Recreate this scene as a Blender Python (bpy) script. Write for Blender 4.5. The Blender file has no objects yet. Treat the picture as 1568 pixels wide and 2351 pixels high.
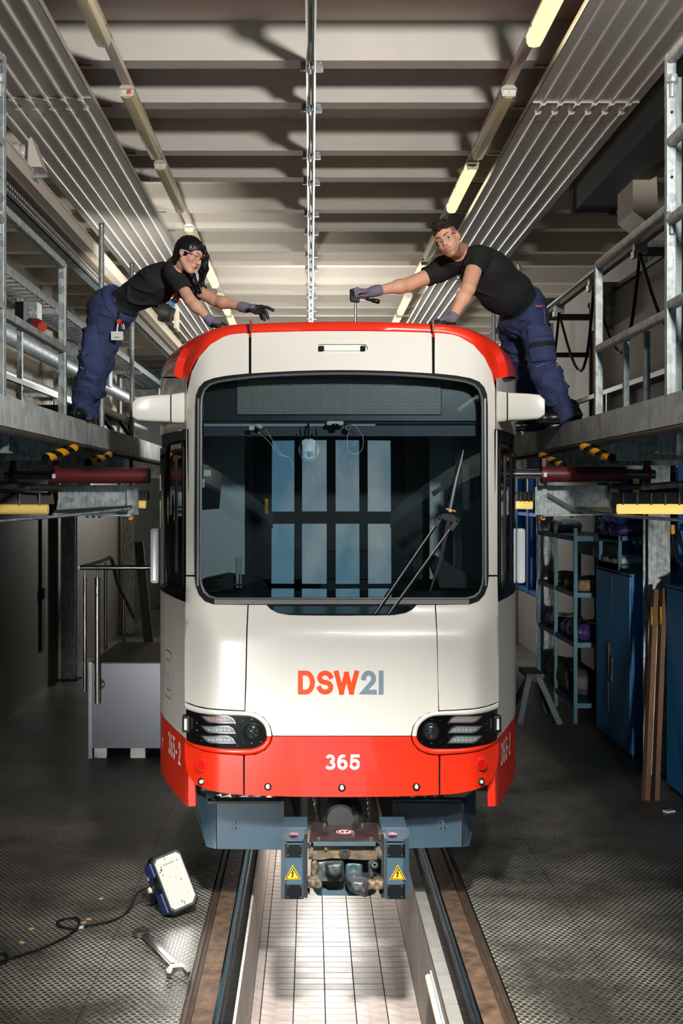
import bpy, bmesh, math, random
import numpy as np
from mathutils import Vector, Matrix, noise
from mathutils.geometry import delaunay_2d_cdt
random.seed(7)
PI = math.pi
sc = bpy.context.scene
COL = sc.collection

# ------------------------------------------------------------------ camera
FPX, VX, VY, CAMZ = 2775.0, 714.0, 1137.0, 2.83
cd = bpy.data.cameras.new('camera'); cam = bpy.data.objects.new('camera', cd); COL.objects.link(cam)
cam.location = (0, 0, CAMZ); cam.rotation_euler = (PI/2, 0, 0)
cd.sensor_fit = 'AUTO'; cd.sensor_width = 36; cd.lens = FPX/2351*36
cd.shift_x = (784-VX)/2351; cd.shift_y = (VY-1175.5)/2351
cd.clip_start = .05; cd.clip_end = 300
sc.camera = cam

# ------------------------------------------------------------------ view, world, lights
vs = sc.view_settings
vs.view_transform = 'Standard'; vs.look = 'None'; vs.gamma = 1; vs.exposure = 0; vs.use_curve_mapping = False
sc.cycles.max_bounces = 6; sc.cycles.diffuse_bounces = 3; sc.cycles.glossy_bounces = 3
sc.cycles.transmission_bounces = 4; sc.cycles.transparent_max_bounces = 8
sc.cycles.sample_clamp_indirect = 4; sc.cycles.caustics_reflective = False; sc.cycles.caustics_refractive = False
sc.cycles.use_denoising = True

def s2l(c):
    return tuple((v/12.92 if v <= .04045 else ((v+.055)/1.055)**2.4) for v in (x/255 for x in c))

w = bpy.data.worlds.new('sky'); sc.world = w; w.use_nodes = True
nt = w.node_tree; nt.nodes.clear()
def wn(t): return nt.nodes.new(t)
tc = wn('ShaderNodeTexCoord'); mp = wn('ShaderNodeMapping'); mp.inputs['Scale'].default_value = (2.2, 2.2, 4.0)
nz = wn('ShaderNodeTexNoise'); nz.inputs['Scale'].default_value = 1.6; nz.inputs['Detail'].default_value = 7; nz.inputs['Roughness'].default_value = .55
rp = wn('ShaderNodeValToRGB'); rp.color_ramp.elements[0].position = .54; rp.color_ramp.elements[1].position = .80
sx = wn('ShaderNodeSeparateXYZ'); gr = wn('ShaderNodeValToRGB')
gr.color_ramp.elements[0].position = 0.0; gr.color_ramp.elements[0].color = (*s2l((128, 178, 200)), 1)
gr.color_ramp.elements[1].position = .45; gr.color_ramp.elements[1].color = (*s2l((44, 116, 164)), 1)
mx = wn('ShaderNodeMix'); mx.data_type = 'RGBA'; mx.inputs['B'].default_value = (*s2l((240, 236, 226)), 1)
bg = wn('ShaderNodeBackground'); bg.inputs['Strength'].default_value = 3.2
ow = wn('ShaderNodeOutputWorld'); L = nt.links.new
L(tc.outputs['Generated'], mp.inputs[0]); L(mp.outputs[0], nz.inputs['Vector']); L(nz.outputs['Fac'], rp.inputs[0])
L(tc.outputs['Generated'], sx.inputs[0]); L(sx.outputs['Z'], gr.inputs[0])
L(rp.outputs[0], mx.inputs['Factor']); L(gr.outputs[0], mx.inputs['A']); L(mx.outputs['Result'], bg.inputs[0]); L(bg.outputs[0], ow.inputs[0])

def area_light(name, loc, target, size, watts, color=(1, 1, 1), spread=None):
    d = bpy.data.lights.new(name, 'AREA'); d.shape = 'DISK'; d.size = size; d.energy = watts; d.color = color
    if spread: d.spread = spread
    o = bpy.data.objects.new(name, d); COL.objects.link(o); o.location = loc
    o.rotation_euler = (Vector(target)-Vector(loc)).to_track_quat('-Z', 'Y').to_euler()
    return o
area_light('flash_right', (1.6, 2.4, 4.9), (-.1, 8.6, 4.7), .4, 136, (1, .975, .945), 1.9)
area_light('flash_low', (-2.6, -0.4, 1.0), (-.9, 11, .9), .4, 14, (1, .975, .94), .42)
area_light('fill_floor', (0.2, 2.5, 5.4), (0.3, 6.9, 0), .4, 72, (1, .98, .94), .62)  # added overhead light to brighten the near floor, no known source
area_light('flash_low_right', (1.8, -0.4, 1.2), (3.2, 13, 1.3), .4, 15, (1, .975, .94), .36)
area_light('fill_left_wall', (-.8, 11.5, 4.28), (-3.9, 16.0, 4.5), .3, 60, (1, .97, .93), 2.2)  # fill light added out of sight behind the tram roof to brighten the wall
area_light('fill_ceiling', (.2, 15.5, 4.2), (.1, 19.0, 6.0), .4, 60, (1, .975, .945), 2.9)  # unseen fill added above the rear roof to lift the dark ceiling
area_light('flash_rear', (0.2, 27.5, 4.2), (0, 19, 6.0), .8, 380, (1, .97, .94), 2.4)
area_light('pit_light', (0.17, 12.2, 0.35), (.17, 11.0, -.7), .6, 34, (1, .95, .88))

# ------------------------------------------------------------------ materials
MATS = {}
def mat(name, rgb, rough=.5, metal=0., var=0., vscale=6., bump=0., bscale=40., rgb2=None, spec=None, coat=0., emit=None, estr=0., stretch=None, attr=False, rvar=0.):
    """Principled material, colour broken up by object-space noise"""
    if name in MATS: return MATS[name]
    m = bpy.data.materials.new(name); m.use_nodes = True; n = m.node_tree; P = n.nodes['Principled BSDF']; l = n.links.new
    c = s2l(rgb); P.inputs['Base Color'].default_value = (*c, 1); P.inputs['Roughness'].default_value = rough; P.inputs['Metallic'].default_value = metal
    if spec is not None: P.inputs['Specular IOR Level'].default_value = spec
    if coat: P.inputs['Coat Weight'].default_value = coat; P.inputs['Coat Roughness'].default_value = .05
    if emit: P.inputs['Emission Color'].default_value = (*s2l(emit), 1); P.inputs['Emission Strength'].default_value = estr
    tc = n.nodes.new('ShaderNodeTexCoord'); src = tc.outputs['Object']
    if stretch:
        mp = n.nodes.new('ShaderNodeMapping'); mp.inputs['Scale'].default_value = stretch; l(src, mp.inputs[0]); src = mp.outputs[0]
    col = None
    if attr:
        a = n.nodes.new('ShaderNodeAttribute'); a.attribute_name = 'tint'; col = a.outputs['Color']
        l(col, P.inputs['Base Color'])
    if var or rgb2:
        z = n.nodes.new('ShaderNodeTexNoise'); z.inputs['Scale'].default_value = vscale; z.inputs['Detail'].default_value = 5; z.inputs['Roughness'].default_value = .62
        l(src, z.inputs['Vector'])
        r = n.nodes.new('ShaderNodeValToRGB'); r.color_ramp.elements[0].position = .32; r.color_ramp.elements[1].position = .68
        c2 = s2l(rgb2) if rgb2 else tuple(v*(1-var) for v in c)
        r.color_ramp.elements[0].color = (*c2, 1); r.color_ramp.elements[1].color = (*c, 1)
        l(z.outputs['Fac'], r.inputs[0])
        if not attr: l(r.outputs[0], P.inputs['Base Color'])
        if rvar:
            mr = n.nodes.new('ShaderNodeMapRange'); mr.inputs['To Min'].default_value = max(.03, rough-rvar); mr.inputs['To Max'].default_value = rough+rvar
            l(z.outputs['Fac'], mr.inputs['Value']); l(mr.outputs[0], P.inputs['Roughness'])
    if bump:
        z = n.nodes.new('ShaderNodeTexNoise'); z.inputs['Scale'].default_value = bscale; z.inputs['Detail'].default_value = 4
        l(src, z.inputs['Vector']); b = n.nodes.new('ShaderNodeBump'); b.inputs['Strength'].default_value = bump; b.inputs['Distance'].default_value = .01
        l(z.outputs['Fac'], b.inputs['Height']); l(b.outputs[0], P.inputs['Normal'])
    MATS[name] = m
    return m

def glass(name, tint, ior=1.6, rough=0., boost=1.0):
    if name in MATS: return MATS[name]
    m = bpy.data.materials.new(name); m.use_nodes = True; n = m.node_tree; n.nodes.clear(); l = n.links.new
    o = n.nodes.new('ShaderNodeOutputMaterial'); mix = n.nodes.new('ShaderNodeMixShader'); t = n.nodes.new('ShaderNodeBsdfTransparent')
    g = n.nodes.new('ShaderNodeBsdfGlossy'); f = n.nodes.new('ShaderNodeFresnel'); f.inputs['IOR'].default_value = ior
    k = n.nodes.new('ShaderNodeMath'); k.operation = 'MULTIPLY'; k.inputs[1].default_value = boost; k.use_clamp = True
    t.inputs[0].default_value = (*s2l(tint), 1); g.inputs['Roughness'].default_value = rough; g.inputs[0].default_value = (1, 1, 1, 1)
    l(f.outputs[0], k.inputs[0]); l(k.outputs[0], mix.inputs[0]); l(t.outputs[0], mix.inputs[1]); l(g.outputs[0], mix.inputs[2]); l(mix.outputs[0], o.inputs[0])
    MATS[name] = m
    return m

def galv(name, rgb, rgb2, scale=26, rough=.42, metal=.75):
    """galvanised zinc: spangle cells plus vertical run marks"""
    if name in MATS: return MATS[name]
    m = bpy.data.materials.new(name); m.use_nodes = True; n = m.node_tree; P = n.nodes['Principled BSDF']; l = n.links.new
    tc = n.nodes.new('ShaderNodeTexCoord'); v = n.nodes.new('ShaderNodeTexVoronoi'); v.inputs['Scale'].default_value = scale
    z = n.nodes.new('ShaderNodeTexNoise'); z.inputs['Scale'].default_value = 5; z.inputs['Detail'].default_value = 6
    mp = n.nodes.new('ShaderNodeMapping'); mp.inputs['Scale'].default_value = (9, 9, 1.2)
    l(tc.outputs['Object'], v.inputs['Vector']); l(tc.outputs['Object'], mp.inputs[0]); l(mp.outputs[0], z.inputs['Vector'])
    sp = n.nodes.new('ShaderNodeSeparateColor'); l(v.outputs['Color'], sp.inputs[0])
    a = n.nodes.new('ShaderNodeMath'); a.operation = 'MULTIPLY_ADD'; a.inputs[1].default_value = .35
    l(sp.outputs[0], a.inputs[0]); l(z.outputs['Fac'], a.inputs[2])
    r = n.nodes.new('ShaderNodeValToRGB'); r.color_ramp.elements[0].position = .38; r.color_ramp.elements[1].position = .95
    r.color_ramp.elements[0].color = (*s2l(rgb2), 1); r.color_ramp.elements[1].color = (*s2l(rgb), 1)
    l(a.outputs[0], r.inputs[0]); l(r.outputs[0], P.inputs['Base Color'])
    P.inputs['Metallic'].default_value = metal
    mr = n.nodes.new('ShaderNodeMapRange'); mr.inputs['To Min'].default_value = rough-.1; mr.inputs['To Max'].default_value = rough+.16
    l(a.outputs[0], mr.inputs['Value']); l(mr.outputs[0], P.inputs['Roughness'])
    MATS[name] = m
    return m

M_white = mat('tram_white_paint', (226, 222, 212), .32, var=.04, vscale=3, coat=.35)
M_red = mat('tram_red_paint', (236, 48, 22), .3, var=.06, vscale=4, coat=.4)
M_navy = mat('deflector_paint', (62, 84, 98), .45, var=.12, vscale=7)
M_black = mat('black_plastic', (14, 15, 16), .42, spec=.3)
M_blackgloss = mat('black_gloss', (10, 11, 12), .12, coat=.5)
M_rubber = mat('black_rubber', (14, 16, 18), .65, spec=.2)
M_dark = mat('dark_steel', (48, 52, 52), .5, .3, var=.3)
M_chrome = mat('chrome', (214, 216, 214), .14, 1.)
M_steel = mat('brushed_steel', (176, 178, 174), .28, 1., var=.1, vscale=20)
M_galv = galv('galvanised_steel', (186, 192, 190), (118, 126, 127), 26, .45, .45)
M_galvd = galv('dull_galvanised_steel', (140, 150, 152), (82, 92, 96), 18, .5, .5)
M_concrete = mat('painted_concrete', (216, 208, 196), .8, var=.1, vscale=1.5, bump=.12, bscale=60)
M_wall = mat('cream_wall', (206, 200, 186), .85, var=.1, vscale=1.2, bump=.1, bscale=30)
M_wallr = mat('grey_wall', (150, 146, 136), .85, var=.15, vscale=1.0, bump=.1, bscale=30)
M_panel = mat('radiant_panel_paint', (196, 190, 180), .33, .35, var=.08, vscale=2)
M_cream = mat('cream_enamel', (218, 208, 192), .45, var=.06, vscale=5)
M_blue = mat('blue_enamel', (8, 104, 158), .4, var=.12, vscale=3)
M_teal = mat('teal_shelf_paint', (40, 96, 112), .5, var=.15)
M_maroon = mat('maroon_paint', (104, 34, 40), .42, var=.2, vscale=8)
M_yellow = mat('signal_yellow', (240, 168, 30), .5)
M_navyd = mat('navy_plastic', (26, 46, 92), .5, var=.1)
M_wood = mat('brown_wood', (112, 80, 52), .7, var=.4, vscale=5, stretch=(14, 14, 1))
M_rust = mat('rusty_rail', (130, 106, 86), .6, .35, rgb2=(70, 54, 44), vscale=9, bump=.3, bscale=30)
M_cast = mat('cast_iron', (96, 102, 104), .5, .55, rgb2=(52, 56, 58), vscale=12, bump=.4, bscale=50)
M_castrust = mat('rusty_cast_iron', (128, 108, 82), .62, .4, rgb2=(70, 68, 64), vscale=14, bump=.5, bscale=45)
M_bolt = mat('zinc_bolt', (170, 166, 150), .35, .9)
M_off = mat('tube_cover_off', (216, 202, 156), .25, var=.08, vscale=30, stretch=(1, .08, 1), coat=.3)
M_on = mat('tube_cover_on', (250, 230, 160), .3, emit=(255, 234, 184), estr=1.1)
M_whitep = mat('white_plastic', (228, 228, 222), .4)
M_grey = mat('grey_panel', (158, 166, 170), .6)
M_orange = mat('orange_paint', (236, 140, 30), .5)
M_letter_o = mat('letter_orange', (240, 74, 12), .4)
M_letter_g = mat('letter_grey', (124, 140, 152), .4)
M_letter_w = mat('letter_white', (236, 232, 226), .4)
M_letter_k = mat('letter_black', (16, 16, 18), .5)
M_sign_r = mat('sign_red', (176, 24, 30), .4)

# ------------------------------------------------------------------ mesh helpers
class MB:
    def __init__(s): s.v = []; s.f = []; s.m = []; s.cur = 0; s.sm = []
    def add(s, vs, fs, smooth=False):
        o = len(s.v); s.v += [tuple(p) for p in vs]; s.f += [tuple(i+o for i in f) for f in fs]
        s.m += [s.cur]*len(fs); s.sm += [smooth]*len(fs); return s
    def slot(s, k): s.cur = k; return s
    def box(s, c, d, R=None, ch=0.):
        """box at centre c, size d; ch = chamfer"""
        hx, hy, hz = d[0]/2, d[1]/2, d[2]/2
        if ch <= 0:
            vs = [Vector((x*hx, y*hy, z*hz)) for x in (-1, 1) for y in (-1, 1) for z in (-1, 1)]
            fs = [(0, 1, 3, 2), (4, 6, 7, 5), (0, 4, 5, 1), (2, 3, 7, 6), (0, 2, 6, 4), (1, 5, 7, 3)]
        else:
            bm = bmesh.new(); bmesh.ops.create_cube(bm, size=1)
            for v in bm.verts: v.co = Vector((v.co.x*d[0], v.co.y*d[1], v.co.z*d[2]))
            bmesh.ops.bevel(bm, geom=bm.edges[:], offset=ch, segments=2, affect='EDGES', profile=.6, clamp_overlap=True)
            bm.verts.index_update(); vs = [v.co.copy() for v in bm.verts]; fs = [[v.index for v in f.verts] for f in bm.faces]; bm.free()
        if R is not None: vs = [R @ v for v in vs]
        c = Vector(c); return s.add([v+c for v in vs], fs)
    def b2(s, lo, hi, ch=0.):
        return s.box([(a+b)/2 for a, b in zip(lo, hi)], [abs(b-a) for a, b in zip(lo, hi)], None, ch)
    def bar(s, p0, p1, wd, ht, up=(0, 0, 1), ch=0.):
        p0, p1 = Vector(p0), Vector(p1); d = p1-p0; y = d.normalized(); x = y.cross(Vector(up))
        if x.length < 1e-4: x = y.cross(Vector((1, 0, 0)))
        x.normalize(); z = x.cross(y); R = Matrix((x, y, z)).transposed()
        return s.box((p0+p1)/2, (wd, d.length, ht), R, ch)
    def tube(s, pts, r, n=10, cap=True, closed=False):
        pts = [Vector(p) for p in pts]; rs = r if isinstance(r, (list, tuple)) else [r]*len(pts)
        m = len(pts); vs = []; fs = []; prev = None
        for i, p in enumerate(pts):
            a = pts[(i-1) % m] if closed else pts[max(i-1, 0)]; b = pts[(i+1) % m] if closed else pts[min(i+1, m-1)]
            t = (b-a).normalized()
            if prev is None:
                x = t.cross(Vector((0, 0, 1)));
                if x.length < .1: x = t.cross(Vector((1, 0, 0)))
            else: x = prev - t*prev.dot(t)
            x.normalize(); prev = x; y = t.cross(x)
            vs += [p + x*math.cos(2*PI*k/n)*rs[i] + y*math.sin(2*PI*k/n)*rs[i] for k in range(n)]
        for i in range(m if closed else m-1):
            j = (i+1) % m
            fs += [(i*n+k, i*n+(k+1) % n, j*n+(k+1) % n, j*n+k) for k in range(n)]
        s.add(vs, fs, True)
        if cap and not closed: s.add(vs[:n], [tuple(range(n))[::-1]]); s.add(vs[-n:], [tuple(range(n))])
        return s
    def cyl(s, p0, p1, r0, r1=None, n=20): return s.tube([p0, p1], [r0, r0 if r1 is None else r1], n)
    def lathe(s, prof, c, ax=(0, 0, 1), n=24):
        """prof: (r, h) along axis ax from c"""
        ax = Vector(ax).normalized(); x = ax.cross(Vector((0, 1, 0)));
        if x.length < .1: x = ax.cross(Vector((1, 0, 0)))
        x.normalize(); y = ax.cross(x); c = Vector(c); vs = []; fs = []
        for r, h in prof: vs += [c+ax*h+(x*math.cos(2*PI*k/n)+y*math.sin(2*PI*k/n))*max(r, 1e-4) for k in range(n)]
        for i in range(len(prof)-1): fs += [(i*n+k, i*n+(k+1) % n, (i+1)*n+(k+1) % n, (i+1)*n+k) for k in range(n)]
        fs += [tuple(range(n))[::-1], tuple((len(prof)-1)*n+k for k in range(n))]
        return s.add(vs, fs, True)
    def prism(s, pts, off):
        """closed 3D polygon extruded by off"""
        pts = [Vector(p) for p in pts]; off = Vector(off); n = len(pts)
        return s.add(pts+[p+off for p in pts], [tuple(range(n)), tuple(range(2*n-1, n-1, -1))]+[(i, i+n, (i+1) % n+n, (i+1) % n) for i in range(n)])
    def build(s, name, m, parent=None, loc=None, ang=.7, fix=True):
        me = bpy.data.meshes.new(name); base = Vector(loc) if loc is not None else wloc(parent)
        me.from_pydata([tuple(Vector(p)-base) for p in s.v], [], s.f)
        for k in (m if isinstance(m, (list, tuple)) else [m]): me.materials.append(k)
        me.polygons.foreach_set('material_index', s.m); me.polygons.foreach_set('use_smooth', s.sm)
        if fix:
            bm = bmesh.new(); bm.from_mesh(me)
            bmesh.ops.remove_doubles(bm, verts=bm.verts, dist=1e-5); bmesh.ops.recalc_face_normals(bm, faces=bm.faces); bm.to_mesh(me); bm.free()
        if any(s.sm): me.set_sharp_from_angle(angle=ang)
        o = bpy.data.objects.new(name, me); COL.objects.link(o)
        if parent is not None: o.parent = parent; o.location = base-wloc(parent)
        else: o.location = base
        me.update(); return o

def wloc(o):
    v = Vector((0, 0, 0))
    while o is not None: v += o.location; o = o.parent
    return v
def tag(o, label=None, cat=None, group=None, kind=None):
    if label: o['label'] = label
    if cat: o['category'] = cat
    if group: o['group'] = group
    if kind: o['kind'] = kind
    return o
def thing(name, loc, label, cat, group=None):
    o = bpy.data.objects.new(name, None); COL.objects.link(o); o.location = loc; o.empty_display_size = .1
    return tag(o, label, cat, group)
def struct(o): o['kind'] = 'structure'; return o
def copy_tree(o, parent=None, loc=None):
    c = o.copy(); COL.objects.link(c)
    if parent is not None: c.parent = parent
    if loc is not None: c.location = loc
    for ch in o.children: copy_tree(ch, c)
    return c
def W(x, y, Y): return Vector(((x-VX)*Y/FPX, Y, CAMZ+(VY-y)*Y/FPX))
def catmull(pts, n=6, closed=False):
    pts = [Vector(p) for p in pts]; m = len(pts); out = []
    for i in range(m if closed else m-1):
        p0 = pts[(i-1) % m] if closed else pts[max(i-1, 0)]; p1 = pts[i]; p2 = pts[(i+1) % m]; p3 = pts[(i+2) % m] if closed else pts[min(i+2, m-1)]
        for k in range(n):
            t = k/n
            out.append(.5*((2*p1)+(p2-p0)*t+(2*p0-5*p1+4*p2-p3)*t*t+(3*p1-p0-3*p2+p3)*t*t*t))
    if not closed: out.append(pts[-1])
    return out
def inside(poly, P):
    """vectorised point in polygon"""
    x, y = P[:, 0], P[:, 1]; r = np.zeros(len(P), bool); n = len(poly)
    for i in range(n):
        x1, y1 = poly[i]; x2, y2 = poly[(i+1) % n]
        if y1 == y2: continue
        c = (y1 > y) != (y2 > y); xs = x1+(y-y1)*(x2-x1)/(y2-y1); r ^= c & (x < xs)
    return r
def resample(poly, step):
    out = []
    for i in range(len(poly)):
        a, b = np.array(poly[i], float), np.array(poly[(i+1) % len(poly)], float); k = max(1, int(math.ceil(np.linalg.norm(b-a)/step)))
        out += [tuple(a+(b-a)*t/k) for t in range(k)]
    return out
def sheet(poly, mapf, step, depth, holes=(), back=(0, 1, 0)):
    """curved panel: 2D polygon filled with points, mapped to 3D by mapf, given thickness"""
    loops = [resample(poly, step)]+[resample(h, step) for h in holes]
    P = [p for l in loops for p in l]; E = []; o = 0
    for l in loops: E += [(o+i, o+(i+1) % len(l)) for i in range(len(l))]; o += len(l)
    A = np.array(loops[0]); g = np.stack(np.meshgrid(np.arange(A[:, 0].min()+step/2, A[:, 0].max(), step), np.arange(A[:, 1].min()+step/2, A[:, 1].max(), step)), -1).reshape(-1, 2)
    B = np.array(P); ok = inside(loops[0], g)
    for h in loops[1:]: ok &= ~inside(h, g)
    g = g[ok]
    if len(g):
        d = np.full(len(g), 1e9)
        for k in range(0, len(B), 400): d = np.minimum(d, np.sqrt(((g[:, None]-B[None, k:k+400])**2).sum(-1)).min(1))
        g = g[d > step*.45]
    allp = [Vector(p) for p in P]+[Vector(p) for p in g]
    v, e, f, *_ = delaunay_2d_cdt(allp, E, [], 0, 1e-6)
    v = [tuple(p) for p in v]; C = np.array([[sum(v[i][0] for i in q)/len(q), sum(v[i][1] for i in q)/len(q)] for q in f])
    ok = inside(loops[0], C)
    for h in loops[1:]: ok &= ~inside(h, C)
    f = [q for q, k in zip(f, ok) if k]
    top = [Vector(mapf(*p)) for p in v]; mb = MB(); mb.add(top, f, True)
    if depth:
        bk = Vector(back)*depth; cnt = {}
        for q in f:
            for i in range(len(q)):
                a, b = q[i], q[(i+1) % len(q)]; cnt[(a, b)] = 1
        rim = [(a, b) for a, b in cnt if (b, a) not in cnt]; ids = {}
        vs = []
        for a, b in rim:
            for i in (a, b):
                if i not in ids: ids[i] = len(vs)//2; vs += [top[i], top[i]+bk]
        mb.add(vs, [(ids[a]*2, ids[b]*2, ids[b]*2+1, ids[a]*2+1) for a, b in rim])
    return mb
def rrect(x0, y0, x1, y1, r, n=6):
    out = []
    for cx, cy, a in ((x1-r, y1-r, 0), (x0+r, y1-r, 90), (x0+r, y0+r, 180), (x1-r, y0+r, 270)):
        out += [(cx+r*math.cos(math.radians(a+90*k/n)), cy+r*math.sin(math.radians(a+90*k/n))) for k in range(n+1)]
    return out
def disc(cx, cy, r, n=20, ry=None): return [(cx+r*math.cos(2*PI*k/n), cy+(ry or r)*math.sin(2*PI*k/n)) for k in range(n)]
def mir(poly, c=1569.): return [(c-x, y) for x, y in poly][::-1]

# stroke lettering, centre lines in a unit box
def arc(cx, cy, rx, ry, a0, a1, n=10): return [(cx+rx*math.cos(math.radians(a0+(a1-a0)*k/n)), cy+ry*math.sin(math.radians(a0+(a1-a0)*k/n))) for k in range(n+1)]
GLY = {'D': [([(0, 0), (0, 1), (.45, 1)]+arc(.45, .5, .55, .5, 90, -90, 14)[1:]+[(0, 0)], 1)],
 'S': [(arc(.5, .755, .46, .245, 15, 265, 12)+arc(.5, .255, .48, .255, 85, -165, 12), 0)],
 'W': [([(0, 1), (.25, 0)], 0), ([(.25, 0), (.5, .93)], 0), ([(.5, .93), (.75, 0)], 0), ([(.75, 0), (1, 1)], 0)],
 '2': [(arc(.5, .7, .44, .3, 170, -30, 12)+[(.05, .0), (1, 0)], 0)],
 '1': [([(0, 0), (0, 1)], 0)], '-': [([(.1, .42), (.9, .42)], 0)], 'T': [([(0, 1), (1, 1)], 0), ([(.5, 1), (.5, 0)], 0)],
 '3': [(arc(.48, .755, .42, .245, 160, -90, 12), 0), (arc(.48, .26, .48, .26, 90, -160, 12), 0)],
 '6': [(arc(.5, .3, .48, .3, 90, 450, 20), 1), (arc(.56, .5, .54, .5, 62, 180, 10)+[(.02, .3)], 0)],
 '5': [([(.92, 1), (.16, 1), (.08, .5)]+arc(.48, .32, .48, .32, 125, -150, 14), 0)]}
def strokes(gl, x0, y0, x1, y1, wd):
    """ribbon quads (2D) for one glyph between baseline y0 and top y1 (centre lines inset by wd/2)"""
    out = []; h = wd/2; sg = 1 if y1 > y0 else -1
    X = lambda u: (x0+h)+u*(x1-x0-wd); Yf = lambda t: (y0+sg*h)+t*(y1-y0-sg*wd)
    for pts, closed in GLY[gl]:
        p = [np.array((X(a) if x1-x0 > wd*1.01 else (x0+x1)/2, Yf(b))) for a, b in pts]
        if closed and np.linalg.norm(p[0]-p[-1]) < 1e-6: p = p[:-1]
        n = len(p); L_, R_ = [], []
        for i in range(n):
            a = p[(i-1) % n] if (closed or i > 0) else None; b = p[(i+1) % n] if (closed or i < n-1) else None
            d1 = None if a is None else (p[i]-a)/np.linalg.norm(p[i]-a); d2 = None if b is None else (b-p[i])/np.linalg.norm(b-p[i])
            if d1 is None: d1 = d2
            if d2 is None: d2 = d1
            t = d1+d2; t = t/np.linalg.norm(t); nn = np.array((-t[1], t[0])); k = h/max(.45, nn.dot(np.array((-d2[1], d2[0]))))
            e = 0
            q = p[i]
            if not closed and i == 0: q = q-d2*h*(0 if gl in '36' else 1)
            if not closed and i == n-1: q = q+d1*h*(0 if gl in '36' else 1)
            L_.append(q+nn*k); R_.append(q-nn*k)
        for i in range(n if closed else n-1):
            j = (i+1) % n; out.append((tuple(L_[i]), tuple(L_[j]), tuple(R_[j]), tuple(R_[i])))
    return out
def glyph_mb(quads, mapf):
    mb = MB()
    for q in quads: mb.add([mapf(*p) for p in q], [(0, 1, 2, 3)])
    return mb
def text_mb(s, origin, xdir, ydir, height, bold=.0):
    """flat text from Blender's built-in font"""
    cu = bpy.data.curves.new('t', 'FONT'); cu.body = s; cu.size = height/.7; cu.offset = bold; cu.resolution_u = 2
    o = bpy.data.objects.new('t', cu); COL.objects.link(o); bpy.context.view_layer.update()
    me = o.to_mesh(); xd, yd, og = Vector(xdir).normalized(), Vector(ydir).normalized(), Vector(origin)
    mb = MB(); mb.add([og+xd*v.co.x+yd*v.co.y for v in me.vertices], [tuple(p.vertices) for p in me.polygons])
    wdt = max((v.co.x for v in me.vertices), default=0)
    o.to_mesh_clear(); bpy.data.objects.remove(o); bpy.data.curves.remove(cu)
    return mb, wdt

# ------------------------------------------------------------------ signed-distance modelling (organic shapes)
def A3(p): return np.array(p, np.float32)
def cone(P, a, b, ra, rb):
    a, b = A3(a), A3(b); d = b-a; t = np.clip(((P-a)@d)/max(float(d@d), 1e-9), 0, 1)
    return np.linalg.norm(P-a-t[:, None]*d, axis=1)-(ra+(rb-ra)*t)
def ell(P, c, r, R=None):
    q = P-A3(c)
    if R is not None: q = q@np.array(R, np.float32)   # columns of R = local axes
    r = A3(r); k0 = np.linalg.norm(q/r, axis=1); k1 = np.linalg.norm(q/(r*r), axis=1)
    return k0*(k0-1)/np.maximum(k1, 1e-6)
def rbox(P, c, h, rad, R=None):
    q = P-A3(c)
    if R is not None: q = q@np.array(R, np.float32)
    q = np.abs(q)-(A3(h)-rad)
    return np.linalg.norm(np.maximum(q, 0), axis=1)+np.minimum(q.max(1), 0)-rad
def vnoise(P):
    i = np.floor(P).astype(np.int64); f = (P-i).astype(np.float32); f = f*f*(3-2*f); r = np.zeros(len(P), np.float32)
    for dx in (0, 1):
        for dy in (0, 1):
            for dz in (0, 1):
                h = ((i[:, 0]+dx)*73856093) ^ ((i[:, 1]+dy)*19349663) ^ ((i[:, 2]+dz)*83492791); h = (h ^ (h >> 13))*1274126177; h = ((h ^ (h >> 16)) & 0xffff)/65535.
                r += h*(f[:, 0] if dx else 1-f[:, 0])*(f[:, 1] if dy else 1-f[:, 1])*(f[:, 2] if dz else 1-f[:, 2])
    return r
def smin(a, b, k):
    h = np.clip(.5+.5*(b-a)/k, 0, 1); return b+(a-b)*h-k*h*(1-h)
def smax(a, b, k): return -smin(-a, -b, k)
def plane(P, p, n):
    n = A3(n); n = n/np.linalg.norm(n); return (P-A3(p))@n
def chain(P, pts, rs, k=.02):
    d = cone(P, pts[0], pts[1], rs[0], rs[1])
    for i in range(1, len(pts)-1): d = smin(d, cone(P, pts[i], pts[i+1], rs[i], rs[i+1]), k)
    return d
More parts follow.
